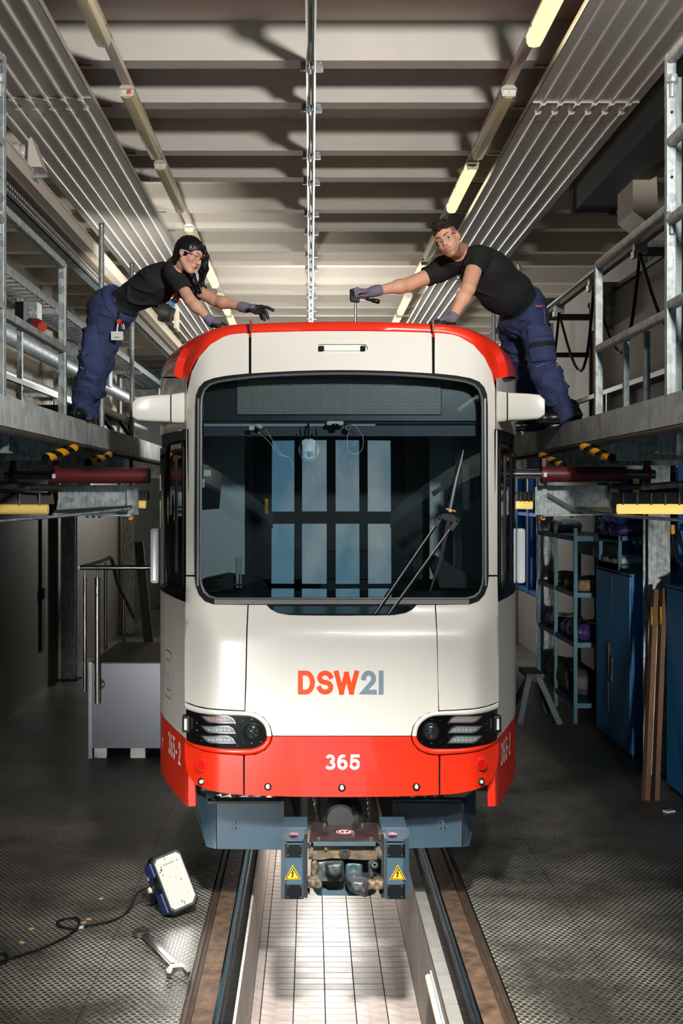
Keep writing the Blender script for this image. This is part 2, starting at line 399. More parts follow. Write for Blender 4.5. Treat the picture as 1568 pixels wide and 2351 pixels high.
def sdf_mesh(f, lo, hi, h):
    """naive surface nets on a block-sparse grid"""
    lo = A3(lo); B = 8; n = np.ceil((A3(hi)-lo)/(h*B)).astype(int); N = n*B+1
    V = np.full(N, 1., np.float32)
    cc = np.stack(np.meshgrid(*[np.arange(k) for k in n], indexing='ij'), -1).reshape(-1, 3)
    d = f((lo+(cc+.5)*B*h).astype(np.float32)); near = np.abs(d) < B*h*1.15
    sg = np.where(d < 0, -1., 1.)
    for c, s_, nr in zip(cc, sg, near):
        if not nr and s_ < 0: V[c[0]*B:c[0]*B+B+1, c[1]*B:c[1]*B+B+1, c[2]*B:c[2]*B+B+1] = -1
    off = np.stack(np.meshgrid(*[np.arange(B+1)]*3, indexing='ij'), -1).reshape(-1, 3)
    cn = cc[near]
    for k in range(0, len(cn), 400):
        I = (cn[k:k+400, None]*B+off[None]).reshape(-1, 3)
        V[I[:, 0], I[:, 1], I[:, 2]] = f((lo+I*h).astype(np.float32))
    S = V < 0; nx, ny, nz_ = (k-1 for k in N)
    c8 = [S[i:i+nx, j:j+ny, k:k+nz_] for i in (0, 1) for j in (0, 1) for k in (0, 1)]
    sm_ = sum(c.astype(np.int8) for c in c8); act = (sm_ > 0) & (sm_ < 8)
    idx = np.full(act.shape, -1, np.int32); ai = np.argwhere(act); idx[act] = np.arange(len(ai))
    acc = np.zeros((len(ai), 3)); cnt = np.zeros(len(ai))
    corners = [(i, j, k) for i in (0, 1) for j in (0, 1) for k in (0, 1)]
    for a in corners:
        for ax in range(3):
            if a[ax]: continue
            b = list(a); b[ax] = 1
            va = V[ai[:, 0]+a[0], ai[:, 1]+a[1], ai[:, 2]+a[2]]; vb = V[ai[:, 0]+b[0], ai[:, 1]+b[1], ai[:, 2]+b[2]]
            x = (va < 0) != (vb < 0); t = np.where(x, va/np.where(x, va-vb, 1), 0)
            p = np.array(a, float)[None].repeat(len(ai), 0); p[:, ax] += t
            acc += p*x[:, None]; cnt += x
    vt = lo+(ai+acc/cnt[:, None])*h; F = []
    for ax in range(3):
        u, v_ = (ax+1) % 3, (ax+2) % 3
        sl0 = [slice(None)]*3; sl1 = [slice(None)]*3; sl0[ax] = slice(0, -1); sl1[ax] = slice(1, None)
        x = S[tuple(sl0)] != S[tuple(sl1)]
        e = np.argwhere(x); e = e[(e[:, u] > 0) & (e[:, v_] > 0) & (e[:, u] < N[u]-1) & (e[:, v_] < N[v_]-1)]
        s0 = S[e[:, 0], e[:, 1], e[:, 2]]; q = []
        for du, dv in ((1, 1), (0, 1), (0, 0), (1, 0)):
            k = e.copy(); k[:, u] -= du; k[:, v_] -= dv; q.append(idx[k[:, 0], k[:, 1], k[:, 2]])
        q = np.stack(q, 1); q[~s0] = q[~s0][:, ::-1]; F.append(q[(q >= 0).all(1)])
    return vt.astype(np.float32), np.concatenate(F)
def sdf_obj(name, f, lo, hi, h, m, parent=None, color=None, relax=1):
    v, q = sdf_mesh(f, lo, hi, h)
    base = wloc(parent) if parent is not None else Vector((0, 0, 0))
    me = bpy.data.meshes.new(name); me.from_pydata((v-np.array(base)).tolist(), [], q.tolist())
    for k in (m if isinstance(m, (list, tuple)) else [m]): me.materials.append(k)
    me.polygons.foreach_set('use_smooth', np.ones(len(q), bool))
    if color is not None:
        c = color(v).astype(np.float32); at = me.color_attributes.new('tint', 'FLOAT_COLOR', 'POINT')
        at.data.foreach_set('color', np.concatenate([c, np.ones((len(c), 1), np.float32)], 1).ravel())
    o = bpy.data.objects.new(name, me); COL.objects.link(o)
    if parent is not None: o.parent = parent
    me.update(); return o
# ================================================================== SETTING
def floor_mat():
    m = bpy.data.materials.new('stud_floor'); m.use_nodes = True; n = m.node_tree; P = n.nodes['Principled BSDF']; l = n.links.new
    g = n.nodes.new('ShaderNodeNewGeometry'); c = (.044, .064, 1)
    def vm(op, a, b=None):
        v = n.nodes.new('ShaderNodeVectorMath'); v.operation = op; l(a, v.inputs[0])
        if b is not None: v.inputs[1].default_value = b
        return v
    p = vm('MULTIPLY', g.outputs['Position'], (1, 1, 0)).outputs[0]
    ds = []
    for o in ((100*c[0], 100*c[1], 0), (100.5*c[0], 100.5*c[1], 0)):
        a = vm('ADD', p, o).outputs[0]; a = vm('MODULO', a, c).outputs[0]; a = vm('SUBTRACT', a, (c[0]/2, c[1]/2, 0)).outputs[0]
        a = vm('MULTIPLY', a, (1, 1.0, 0)).outputs[0]; ds.append(vm('LENGTH', a).outputs['Value'])
    mn = n.nodes.new('ShaderNodeMath'); mn.operation = 'MINIMUM'; l(ds[0], mn.inputs[0]); l(ds[1], mn.inputs[1])
    r = n.nodes.new('ShaderNodeMapRange'); r.interpolation_type = 'SMOOTHSTEP'; r.inputs['From Min'].default_value = .0125; r.inputs['From Max'].default_value = .018
    l(mn.outputs[0], r.inputs['Value'])                       # 0 on the stud, 1 between studs
    z = n.nodes.new('ShaderNodeTexNoise'); z.inputs['Scale'].default_value = 1.1; z.inputs['Detail'].default_value = 8; z.inputs['Roughness'].default_value = .65
    z2 = n.nodes.new('ShaderNodeTexNoise'); z2.inputs['Scale'].default_value = 26; z2.inputs['Detail'].default_value = 4
    l(g.outputs['Position'], z.inputs['Vector']); l(g.outputs['Position'], z2.inputs['Vector'])
    def ramp(src, a, ca, b, cb):
        q = n.nodes.new('ShaderNodeValToRGB'); q.color_ramp.elements[0].position = a; q.color_ramp.elements[1].position = b
        q.color_ramp.elements[0].color = (*s2l(ca), 1); q.color_ramp.elements[1].color = (*s2l(cb), 1); l(src, q.inputs[0]); return q.outputs[0]
    stud = ramp(z2.outputs['Fac'], .35, (38, 36, 31), .7, (76, 73, 64)); gap = ramp(z.outputs['Fac'], .38, (70, 69, 61), .66, (176, 174, 164))
    mx = n.nodes.new('ShaderNodeMix'); mx.data_type = 'RGBA'; l(r.outputs[0], mx.inputs['Factor']); l(stud, mx.inputs['A']); l(gap, mx.inputs['B'])
    l(mx.outputs['Result'], P.inputs['Base Color'])
    q = n.nodes.new('ShaderNodeMapRange'); q.inputs['To Min'].default_value = .22; q.inputs['To Max'].default_value = .55; l(z.outputs['Fac'], q.inputs['Value']); l(q.outputs[0], P.inputs['Roughness'])
    b = n.nodes.new('ShaderNodeBump'); b.inputs['Strength'].default_value = .6; b.inputs['Distance'].default_value = .004; b.invert = True
    l(r.outputs[0], b.inputs['Height']); l(b.outputs[0], P.inputs['Normal'])
    return m
M_floor = floor_mat()
M_tile = mat('pit_tile_glaze', (218, 206, 198), .34, rgb2=(150, 136, 128), vscale=5, rvar=.1)
M_tile2 = mat('pit_tile_worn', (204, 190, 182), .38, rgb2=(140, 126, 120), vscale=7, rvar=.1)
M_grout = mat('grout', (36, 33, 31), .9)
M_pitwall = mat('pit_wall_paint', (214, 204, 196), .5, rgb2=(176, 164, 154), vscale=6, stretch=(3, 3, .5))

# ---- floor: base slabs, plates laid on it, pit
mb = MB(); mb.b2((-3.9, -2, -.3), (-.71, 34, -.012)); mb.b2((1.12, -2, -.3), (4.0, 34, -.012))
floor = struct(mb.build('floor', M_grout))
def plates(xs, y0, y1, ln):
    for i in range(len(xs)-1):
        y = y0+(i % 2)*ln*.4
        while y < y1:
            e = min(y+ln, y1); m = MB(); m.b2((xs[i]+.002, y+.002, -.011), (xs[i+1]-.002, e-.002, 0)); m.build('floor_plate', M_floor, floor); y = e
plates([-3.9, -2.5, -1.26, -.705], 2.0, 30, 2.6); plates([1.115, 1.75, 2.95, 4.0], 2.0, 30, 2.6)
PZ = -.72; PL, PR = -.41, .745
mb = MB(); mb.b2((PL-.02, 3, PZ-.1), (PR+.02, 30, PZ-.006)); pit = struct(mb.build('pit_floor', M_grout))
cols = [PL, -.345, -.121, .098, .309, .524, PR]; tl = {}
rows = [7.95+.1035*k for k in range(50)]
for i in range(6):
    for j, y in enumerate(rows):
        key = (i, random.randrange(3))
        wdt = cols[i+1]-cols[i]
        if key not in tl:
            m = MB(); m.b2((cols[i]+.004, 0.003, PZ-.006), (cols[i+1]-.004, .0995, PZ)); o = m.build('tile', M_tile if key[1] else M_tile2, pit, loc=(cols[i]+wdt/2, 0, PZ)); tl[key] = o
            o.location.y = y-wloc(pit).y
        else:
            o = tl[key].copy(); COL.objects.link(o); o.location.y = y
        o.location.z = PZ+random.uniform(0, .0015)
mb = MB()
for i in range(6):
    for y in [13.13+.1035*k for k in range(120)]: mb.b2((cols[i]+.003, y+.003, PZ-.006), (cols[i+1]-.003, y+.1005, PZ))
tag(mb.build('tile_field', M_tile, pit), kind='stuff')
mb = MB(); mb.b2((PL-.016, 3, PZ-.1), (PL, 30, -.035)); struct(mb.build('wall_pit_left', M_pitwall))
mb = MB(); mb.b2((PR, 3, PZ-.1), (PR+.07, 30, -.012)); pw = struct(mb.build('wall_pit_right', M_pitwall))
M_curb = mat('curb_tile', (142, 140, 134), .5, var=.25, vscale=9)
for k in range(40):
    y = 6.3+k*.21; m = MB(); m.b2((PR-.004, y+.002, -.012), (PR+.073, y+.207, 0)); m.build('curb_tile', M_curb, pw)
mb = MB(); mb.b2((PL, 29.9, PZ), (PR, 30, 0)); struct(mb.build('wall_pit_end', M_pitwall))

# pit lamp strip on the right pit wall
t = thing('pit_lamp', (PR-.02, 7.0, -.2), 'pale yellow strip lamp set along the top of the inspection pit wall', 'lamp')
mb = MB(); mb.tube([(PR-.022, 6.2, -.14), (PR-.022, 7.45, -.14)], .02, 10); mb.build('diffuser', mat('strip_on', (236, 228, 170), .4, emit=(240, 230, 170), estr=.35), t)
mb = MB(); mb.b2((PR-.012, 6.18, -.17), (PR, 7.48, -.11)); mb.build('housing', M_grey, t)

# rails
for sg, base, lab in ((-1, -.518, 'rusty running rail with bright inner edge along the left of the pit'), (1, .911, 'rusty running rail with bright inner edge along the right of the pit')):
    t = thing('track_rail', (base, 8, 0), lab, 'rail')
    X = lambda d: base+sg*d
    def strip(name, d0, d1, z0, z1, m):
        q = MB(); q.b2((min(X(d0), X(d1)), 3, z0), (max(X(d0), X(d1)), 30, z1)); return q.build(name, m, t)
    strip('rail_head', .012, .125, -.16, .006, M_rust)
    strip('running_edge', 0, .0118, -.06, .009, M_chrome)
    strip('inner_flange', -.008, -.092, -.14, -.05, mat('greasy_steel', (38, 38, 36), .34, .4, rgb2=(18, 19, 18), vscale=8, bump=.3, bscale=25))
    strip('guard_strip', -.030, -.036, -.05, -.036, M_steel)
    strip('edge_channel', .13, .196 if sg > 0 else .186, -.14, -.004, mat('dark_oak_edge', (74, 58, 46), .6, rgb2=(34, 30, 27), vscale=12, stretch=(6, 1, 6)))
    strip('edge_bar', .160, .172, -.05, .004, mat('worn_angle', (96, 76, 62), .5, .4, var=.4))

# ---- room shell
mb = MB(); mb.b2((-4.1, -2, -.3), (-3.9, 34, 6.4)); wl = struct(mb.build('wall_left', M_wall)); mb = MB(); mb.b2((-3.9, -2, 0), (-3.885, 34, 3.25)); mb.build('lower_wall_shade', mat('shade_olive', (104, 98, 80), .6, var=.25, vscale=1.5), wl)  # colour band darkens the lower wall to stand in for shade under the platform
mb = MB(); mb.b2((-4.1, 34, -.3), (4.2, 34.2, 6.4)); struct(mb.build('wall_back', M_wall))
mb = MB(); mb.b2((-4.1, -2.2, 6.1), (4.2, 34.2, 6.4)); ceil = struct(mb.build('ceiling', M_concrete))
bm_ = None; ys = []
for k in range(-4, 12): ys += [8.5+2.18*k, 9.39+2.18*k]
for y in ys:
    if y < -1.6: continue
    if bm_ is None:
        m = MB(); m.b2((-3.9, -.16, 5.83), (4.0, 0, 6.1)); bm_ = m.build('ceiling_beam', M_concrete, ceil); bm_.location.y = y
    else:
        o = bm_.copy(); COL.objects.link(o); o.location.y = y
# right wall with window openings
XR = 4.0
mb = MB(); mb.b2((XR, -2, -.3), (XR+.2, 34, 1.05)); mb.b2((XR, -2, 4.08), (XR+.2, 34, 6.4))
for a, b in ((-2, 10.6), (16.7, 20.9), (25.5, 34)): mb.b2((XR, a, 1.05), (XR+.2, b, 4.08))
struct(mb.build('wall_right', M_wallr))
M_pane = glass('window_pane', (172, 188, 194), 1.5)
def window(name, y0, y1, n):
    mb = MB(); Z0, Z1 = 1.05, 4.08
    for k in range(n+1):
        y = y0+(y1-y0)*k/n; mb.b2((XR-.05, y-.05 if k else y, Z0), (XR+.12, y+.05 if k < n else y, Z1))
    for z in (Z0, 2.45, Z1-.06): mb.b2((XR-.04, y0, z), (XR+.11, y1, z+.06))
    w_ = struct(mb.build(name, mat('blue_window_frame', (16, 98, 176), .45)))
    for k in range(n):
        for a, b in ((Z0+.06, 2.45), (2.51, Z1-.06)):
            q = MB(); q.b2((XR+.03, y0+(y1-y0)*k/n+.05, a), (XR+.036, y0+(y1-y0)*(k+1)/n-.05, b)); q.build('pane', M_pane, w_)
window('window_1', 10.6, 16.7, 5); window('window_2', 20.9, 25.5, 4)
# gate behind the camera: its panes are what the windscreen mirrors
GX = [-1.75, -1.03, -.79, -.02, .26, 1.0, 1.26, 2.0]; GZ = [(1.05, 2.29), (2.36, 3.25), (3.43, 4.5)]
mb = MB(); mb.b2((-4.1, -2.2, -.3), (-2.35, -2, 6.4)); mb.b2((2.45, -2.2, -.3), (4.2, -2, 6.4)); mb.b2((-2.35, -2.2, 4.9), (2.45, -2, 6.4)); mb.b2((-2.35, -2.2, -.3), (2.45, -2, -.0))
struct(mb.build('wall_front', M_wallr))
mb = MB(); xs = [-2.35]+GX+[2.45]
for i in range(0, len(xs), 2): mb.b2((xs[i], -2.16, 0), (xs[i+1], -2.06, 4.9))
for a, b in ((0, GZ[0][0]), (GZ[0][1], GZ[1][0]), (GZ[1][1], GZ[2][0]), (GZ[2][1], 4.9)): mb.b2((-2.3, -2.14, a), (2.4, -2.08, b))
gate = struct(mb.build('door_1', mat('gate_frame', (38, 44, 48), .6)))
gp = glass('gate_pane', (236, 242, 244), 1.45)
for i in range(4):
    for a, b in GZ:
        q = MB(); q.b2((GX[2*i], -2.12, a), (GX[2*i+1], -2.115, b)); q.build('pane', gp, gate)
# yard outside
mb = MB(); mb.b2((-60, -60, -.5), (60, -2.3, -.3)); mb.b2((4.3, -2.3, -.5), (60, 60, -.3)); struct(mb.build('yard_ground', mat('yard_ground', (110, 112, 100), .9, var=.3, vscale=.4)))
mb = MB()
rn = random.Random(3)
for k in range(26): mb.b2((11+rn.uniform(-.5, .8), k*1.4-4, -.3), (13, k*1.4-2.4, 2.3+rn.uniform(-.3, .6)), .3)
tag(mb.build('hedge', mat('hedge_green', (58, 74, 52), .9, rgb2=(26, 36, 24), vscale=5, bump=.8, bscale=8)), 'dark green hedge seen through the blue windows of the right wall', 'hedge')

# ---- columns along the walls, below and above the platforms
def hcol(x, y, h, lab):
    t = thing('wall_column', (x, y, 0), lab, 'column', 'galvanised columns along the walls'); s_ = 1 if x < 0 else -1
    m = MB(); m.b2((x-.11, y-.1, 0), (x+.11, y-.085, h)); m.b2((x-.11, y+.085, 0), (x+.11, y+.1, h)); m.build('flange', M_galv, t)
    m = MB(); m.b2((x-.008, y-.085, 0), (x+.008, y+.085, h)); m.build('web', M_galvd, t)
    m = MB(); m.b2((x-.16, y-.16, 0), (x+.16, y+.16, .02)); m.build('base_plate', M_dark, t)
    if h > 4:
        m = MB(); m.b2((x-.1, y-.12, 4.55), (x+.62*s_, y-.1, 4.95)); m.b2((x-.1, y-.12, 4.95), (x+.62*s_, y+.12, 4.97)); m.b2((x-.1, y-.12, 4.53), (x+.62*s_, y+.12, 4.55)); m.b2((x+.6*s_, y-.14, 4.5), (x+.64*s_, y+.14, 5.0)); m.build('bracket_arm', M_galvd, t)
for y, l_ in ((18.6, 'left wall, nearest one, with a bracket arm'), (24.6, 'left wall, second one from the front')): hcol(-3.72, y, 5.4, 'galvanised steel column on the '+l_)
for y, l_ in ((12.25, 'right wall beside the blue cabinets'), (18.1, 'right wall behind the sawhorse'), (24.1, 'right wall, the farthest one')): hcol(3.5, y, 5.4, 'dark galvanised steel column by the '+l_)

# ---- radiant heating panels under the ceiling
def radiant(xa, xb, lab, jy):
    zc = 5.55; t = thing('radiant_panel', ((xa+xb)/2, 12, zc), lab, 'heating panel', None); lo, hi = min(xa, xb), max(xa, xb)
    m = MB(); m.b2((lo, 3, zc), (hi, 31, zc+.004)); m.b2((lo, 3, zc), (lo+.004, 31, zc+.05)); m.b2((hi-.004, 3, zc), (hi, 31, zc+.05)); m.build('sheet', M_panel, t)
    for k in range(6):
        x = xa+(xb-xa)*(.1+.16*k); m = MB(); m.tube([(x, 3, zc-.004), (x, 31, zc-.004)], .0165, 12); m.build('pipe', mat('pipe_paint', (216, 210, 200), .25, .3, coat=.4), t)
    for y in (jy, jy+6.6, jy+13.2):
        m = MB(); m.b2((lo+.002, y, zc-.006), (hi-.002, y+.42, zc)); m.b2((lo+.002, y-.004, zc-.012), (hi-.002, y, zc))
        for k in range(6):
            x = xa+(xb-xa)*(.1+.16*k); m.tube([(x, y-.01, zc-.008), (x, y+.02, zc-.008)], .024, 12); m.tube([(x, y+.19, zc-.008), (x, y+.22, zc-.008)], .024, 12)
        m.build('joint_cover', M_panel, t)
    for y in ys:
        if 5 < y < 20:
            m = MB(); x = hi-.12 if xa < 0 else lo+.12
            m.tube([(x, y-.08, zc), (x, y-.08, 5.83)], .006, 6); m.bar((x-.09, y-.08, 5.825), (x+.09, y-.08, 5.825), .012, .012); m.build('hanger', M_steel, t)
radiant(-1.5, -2.24, 'ribbed radiant heating panel hanging on the left side of the ceiling', 8.25); radiant(1.53, 2.27, 'ribbed radiant heating panel hanging on the right side of the ceiling', 8.35)

# ---- lamps on trunking
def trunk(x, lab):
    t = thing('lamp_trunking', (x, 12, 5.74), lab, 'lamp rail')
    m = MB(); m.b2((x-.03, 3, 5.715), (x+.03, 30.5, 5.77)); m.build('channel', M_cream, t)
    for y in ys:
        if 5 < y < 20:
            m = MB(); z = 5.77
            while z < 5.83: m.lathe([(.006, 0), (.009, .008), (.006, .016)], (x, y-.12, z), n=6); z += .018
            m.tube([(x, y-.12, 5.77), (x, y-.12, 5.84)], .004, 6); m.lathe([(.016, 0), (.016, .008)], (x, y-.12, 5.822), n=8); m.build('hook_chain', M_steel, t)
def lamp(x, y, ln, on, lab, flag=False):
    t = thing('tube_lamp', (x, y, 5.69), lab, 'lamp', 'tube lamps along the two lamp rails'); z = 5.715
    m = MB(); m.prism([(x-.06, y+.02, z-.02), (x+.06, y+.02, z-.02), (x+.035, y, z), (x-.035, y, z)], (0, ln-.04, 0)); m.build('body', M_cream, t)
    m = MB(); sec = [(-.052, 0), (-.05, -.035), (-.034, -.062), (0, -.068), (.034, -.062), (.05, -.035), (.052, 0)]
    v = []
    for yy, k in ((y+.03, .9), (y+.06, 1), (y+ln-.06, 1), (y+ln-.03, .9)): v += [(x+a*k, yy, z-.021+b*k) for a, b in sec]
    fs = [(i*7+j, i*7+j+1, (i+1)*7+j+1, (i+1)*7+j) for i in range(3) for j in range(6)]+[tuple(range(7)), tuple(range(21, 28))]
    m.add(v, fs, True); cv = m.build('tube_cover', M_on if on else M_off, t)
    m = MB()
    for s_ in (-.05, .05): m.b2((x+s_-.006, y+.2, z-.03), (x+s_+.006, y+.23, z-.012)); m.b2((x+s_-.006, y+ln*.5, z-.03), (x+s_+.006, y+ln*.5+.03, z-.012)); m.b2((x+s_-.006, y+ln-.25, z-.03), (x+s_+.006, y+ln-.22, z-.012))
    m.build('clip', M_steel, t)
    m = MB(); m.prism([(x-.055, y+.015, z-.026), (x+.055, y+.015, z-.026), (x+.045, y+.015, z-.075), (x-.045, y+.015, z-.075)], (0, .02, 0)); m.build('end_cap', M_cream, t)
    m = MB()
    for s_ in (-.024, .024): m.b2((x+s_-.013, y+.008, z-.064), (x+s_+.013, y+.016, z-.034))
    m.build('lamp_holder', M_whitep, t)
    if flag: m = MB(); m.b2((x+.008, y+.004, z-.06), (x+.034, y+.009, z-.03)); m.build('warning_tab', mat('tab_orange', (240, 84, 30), .5), t)
    if on:
        d = bpy.data.lights.new('tube_glow', 'AREA'); d.shape = 'RECTANGLE'; d.size = .08; d.size_y = ln-.2; d.energy = 7; d.color = (1, .86, .6)
        o = bpy.data.objects.new('tube_glow', d); COL.objects.link(o); o.location = (x, y+ln/2, z-.1)
trunk(-1.3, 'long cream lamp rail on the left with mostly unlit tube lamps'); trunk(1.395, 'long cream lamp rail on the right carrying several lit tube lamps')
ly = [5.95, 8.5, 10.4, 12.86, 14.76, 17.22, 19.12, 21.6]
names = ['nearest', 'second', 'third', 'fourth', 'fifth', 'sixth', 'seventh', 'eighth']
for i, y in enumerate(ly):
    lamp(-1.3, y, 1.65, i >= 4, ('lit' if i >= 4 else 'unlit yellowed')+' tube lamp, '+names[i]+' on the left lamp rail'+(', orange tab' if i == 1 else ''), i == 1)
    on = i in (0, 2, 4, 5, 6, 7)
    lamp(1.395, y, 1.65, on, ('glowing warm' if on else 'unlit greyish')+' tube lamp, '+names[i]+' from the front on the right rail')

# centre conductor rail
t = thing('conductor_rail', (0, 12, 5.77), 'steel overhead conductor rail along the middle of the ceiling', 'rail')
m = MB()
for s_ in (-1, 1): m.b2((s_*.026-.008, 3, 5.745), (s_*.026+.008, 31, 5.80)); m.tube([(s_*.012, 3, 5.742), (s_*.012, 31, 5.742)], .008, 8)
m.b2((-.03, 3, 5.795), (.03, 31, 5.803)); m.build('profile', M_steel, t)
for y in ys:
    if 6 < y < 26:
        m = MB(); m.b2((-.07, y-.13, 5.80), (.075, y-.05, 5.83)); m.b2((.035, y-.13, 5.765), (.085, y-.1, 5.80)); m.b2((-.075, y-.13, 5.775), (-.04, y-.1, 5.80))
        for px in (-.06, .06): m.cyl((px, y-.14, 5.785), (px, y-.09, 5.785), .014, n=8)
        m.build('clamp', M_galv, t)
        m = MB(); m.tube([(-.004, y-.3, 5.74), (-.004, y-.22, 5.74)], .028, 10); m.build('splice_sleeve', M_steel, t)
# ================================================================== TRAM
TX = .203
def sst(a, b, x): t = min(1, max(0, (x-a)/(b-a))); return t*t*(3-2*t)
def Ff(u, z):
    a = abs(u); y = 7.87+u*u/16+.075*max(0, (a-.86)/.16)**2
    if z > 3.60: y += .22*(z-3.60)+.25*max(0, z-3.82)**2
    y += (min(3.6, max(2.12, z))-2.83)*.042
    y -= .085*sst(2.12, 1.90, z)*(1-sst(.80, 1.01, a))
    if z < .875: y += (.875-z)*.9
    return y
def face(off=0., u_lim=9):
    def f(px, py):
        Y = 7.9
        for _ in range(4):
            X = (px-VX)*Y/FPX; z = CAMZ+(VY-py)*Y/FPX; Y = Ff(X-TX, z)+off
        return ((px-VX)*Y/FPX, Y, CAMZ+(VY-py)*Y/FPX)
    return f
def Fg(u, z): return 7.885+u*u/16+(z-2.83)*.042
def gface(off=0.):
    def f(px, py):
        Y = 7.9
        for _ in range(4):
            X = (px-VX)*Y/FPX; z = CAMZ+(VY-py)*Y/FPX; Y = Fg(X-TX, z)+off
        return ((px-VX)*Y/FPX, Y, CAMZ+(VY-py)*Y/FPX)
    return f
tram = thing('tram', (TX, 8, 0), 'white and red tram car with the number 365 standing over the inspection pit', 'tram')
f0 = face()
def panel(name, poly, m, holes=(), step=11, depth=.03, off=0., label=None, mf=None):
    o = sheet(poly, mf or face(off), step, depth, holes).build(name, m, tram, ang=.6)
    if label: o['label'] = label
    return o
def topc(x): return 849.5+((x-784.5)/209)**2*8
arcs = [(571+k*(998-571)/20, topc(571+k*(998-571)/20)) for k in range(21)]
# forehead
slot = rrect(727, 790, 844, 809, 9)
panel('forehead_panel', [(577, 758.5), (680, 756.5), (785, 756), (890, 756.5), (991, 758.5), (992, 857)]+[p for p in arcs if 579 < p[0] < 990][::-1]+[(577, 857)], M_white, [slot])
UL = [(571, 759), (545, 763), (512, 774), (482, 792), (457, 820), (440, 855), (431, 895), (428, 940), (427, 1000), (427, 1320), (447, 1320), (448.5, 1100), (449, 930), (451, 905), (457, 889), (469, 876), (490, 868), (520, 862.5), (571, 857)]
LL = [(427, 1324), (447, 1324), (449, 1345), (456, 1365), (470, 1381), (490, 1388), (568, 1389), (565, 1455), (563, 1560), (561, 1631), (520, 1629), (480, 1626), (450, 1620), (424, 1610), (424, 1500)]
RL = [(424, 1703), (440, 1714), (470, 1726), (510, 1732), (558, 1735), (558, 1825), (520, 1822), (480, 1814), (450, 1802), (436, 1785), (428, 1765), (424, 1735)]
for mf in (lambda p: p, mir):
    panel('pillar_panel', mf(UL), M_white); panel('lower_corner_panel', mf(LL), M_white); panel('bumper_corner', mf(RL), M_red, label='red bumper corner')
nL = [(612, 1389), (621, 1399), (638, 1408), (663, 1412.5), (700, 1413.5)]
pr = [(563, 1633), (586, 1636), (606, 1647), (621, 1667), (626, 1689)]
panel('front_panel', [(571, 1389)]+nL+[(785, 1414)]+mir(nL)+[(998, 1389), (1002, 1455), (1005, 1560), (1006, 1633)]+mir(pr)[::-1][1:]+pr[::-1]+[(566, 1560), (568, 1455)], M_white)
pr2 = [(626, 1691), (622, 1706), (609, 1723), (586, 1733), (562, 1735)]
panel('bumper_panel', pr2[::-1]+mir(pr2)[::-1]+[(1007, 1825), (900, 1829), (785, 1830), (670, 1829), (562, 1825)], M_red, label='red bumper panel')
# backing so the gaps read dark
f1 = face(.035)
for a, b in (((560, 754), (582, 872)), ((986, 754), (1008, 872)), ((556, 1380), (574, 1640)), ((995, 1380), (1013, 1640)), ((554, 1720), (568, 1826)), ((1001, 1720), (1015, 1826)), ((424, 1312), (452, 1332)), ((1117, 1312), (1145, 1332))):
    n = 12; vs = []; mb = MB()
    for k in range(n+1):
        y = a[1]+(b[1]-a[1])*k/n; vs += [f1(a[0], y), f1(b[0], y)]
    mb.add(vs, [(2*k, 2*k+1, 2*k+3, 2*k+2) for k in range(n)]); mb.build('gap_backing', M_rubber, tram)
# forehead marker light
o = sheet(slot, face(.018), 11, 0).build('light_recess', M_whitep, tram)
q = sheet(rrect(744, 794, 827, 805, 4), face(.006), 8, .012).build('marker_light', mat('led_lens', (236, 234, 224), .25, bump=.5, bscale=160, emit=(255, 250, 235), estr=.03), tram)
m = MB()
for x0, x1 in ((731, 744), (827, 839)): s_ = sheet(rrect(x0, 794, x1, 806, 2), face(.004), 8, .014); m.add(s_.v, s_.f)
m.build('light_end_cap', M_blackgloss, q)

# headlight pods
def ring(outer, inner, name, m):
    k = len(outer); rows_ = []
    for off, t in ((.02, 0), (-.004, .04), (-.012, .2), (-.012, .75), (-.002, .96), (.02, 1)):
        f = face(off); rows_.append([f(o[0]+(i[0]-o[0])*t, o[1]+(i[1]-o[1])*t) for o, i in zip(outer, inner)])
    mb = MB(); mb.add([p for r in rows_ for p in r], [(r*k+j, r*k+j+1, (r+1)*k+j+1, (r+1)*k+j) for r in range(5) for j in range(k-1)], True)
    return mb.build(name, m, tram, ang=1.2)
oT = [(424, 1612), (450, 1622), (480, 1628), (520, 1631), (561, 1633), (586, 1637), (605, 1648), (619, 1667), (624, 1690)]
iT = [(427, 1628), (455, 1637), (490, 1642), (522, 1643), (560, 1644), (580, 1647), (597, 1657), (608, 1671), (612, 1690)]
oB = [(624, 1690), (620, 1706), (607, 1722), (584, 1731), (558, 1733), (510, 1730), (470, 1724), (440, 1712), (424, 1701)]
iB = [(612, 1690), (609, 1700), (598, 1711), (580, 1718), (558, 1719), (510, 1718), (465, 1712), (438, 1705), (428, 1697)]
def sm2(p, n=4): return [(v.x, v.y) for v in catmull([(a, b, 0) for a, b in p], n)]
def skewbar(x0, x1, y0, y1, sk=14):
    top = [(x0+k*(x1-x0-sk*1.0)/8, y0) for k in range(9)]
    out = [(x0, y0), (x1-sk*1.3, y0), (x1-sk*.55, y0+(y1-y0)*.3), (x1, y1), (x0+sk*1.5, y1), (x0+sk*.75, y1-(y1-y0)*.3)]
    return out
M_lens = mat('lamp_lens', (122, 126, 130), .12, bump=.35, bscale=90, coat=.5)
M_lensr = mat('lamp_lens_red', (130, 120, 120), .12, bump=.35, bscale=90, coat=.5)
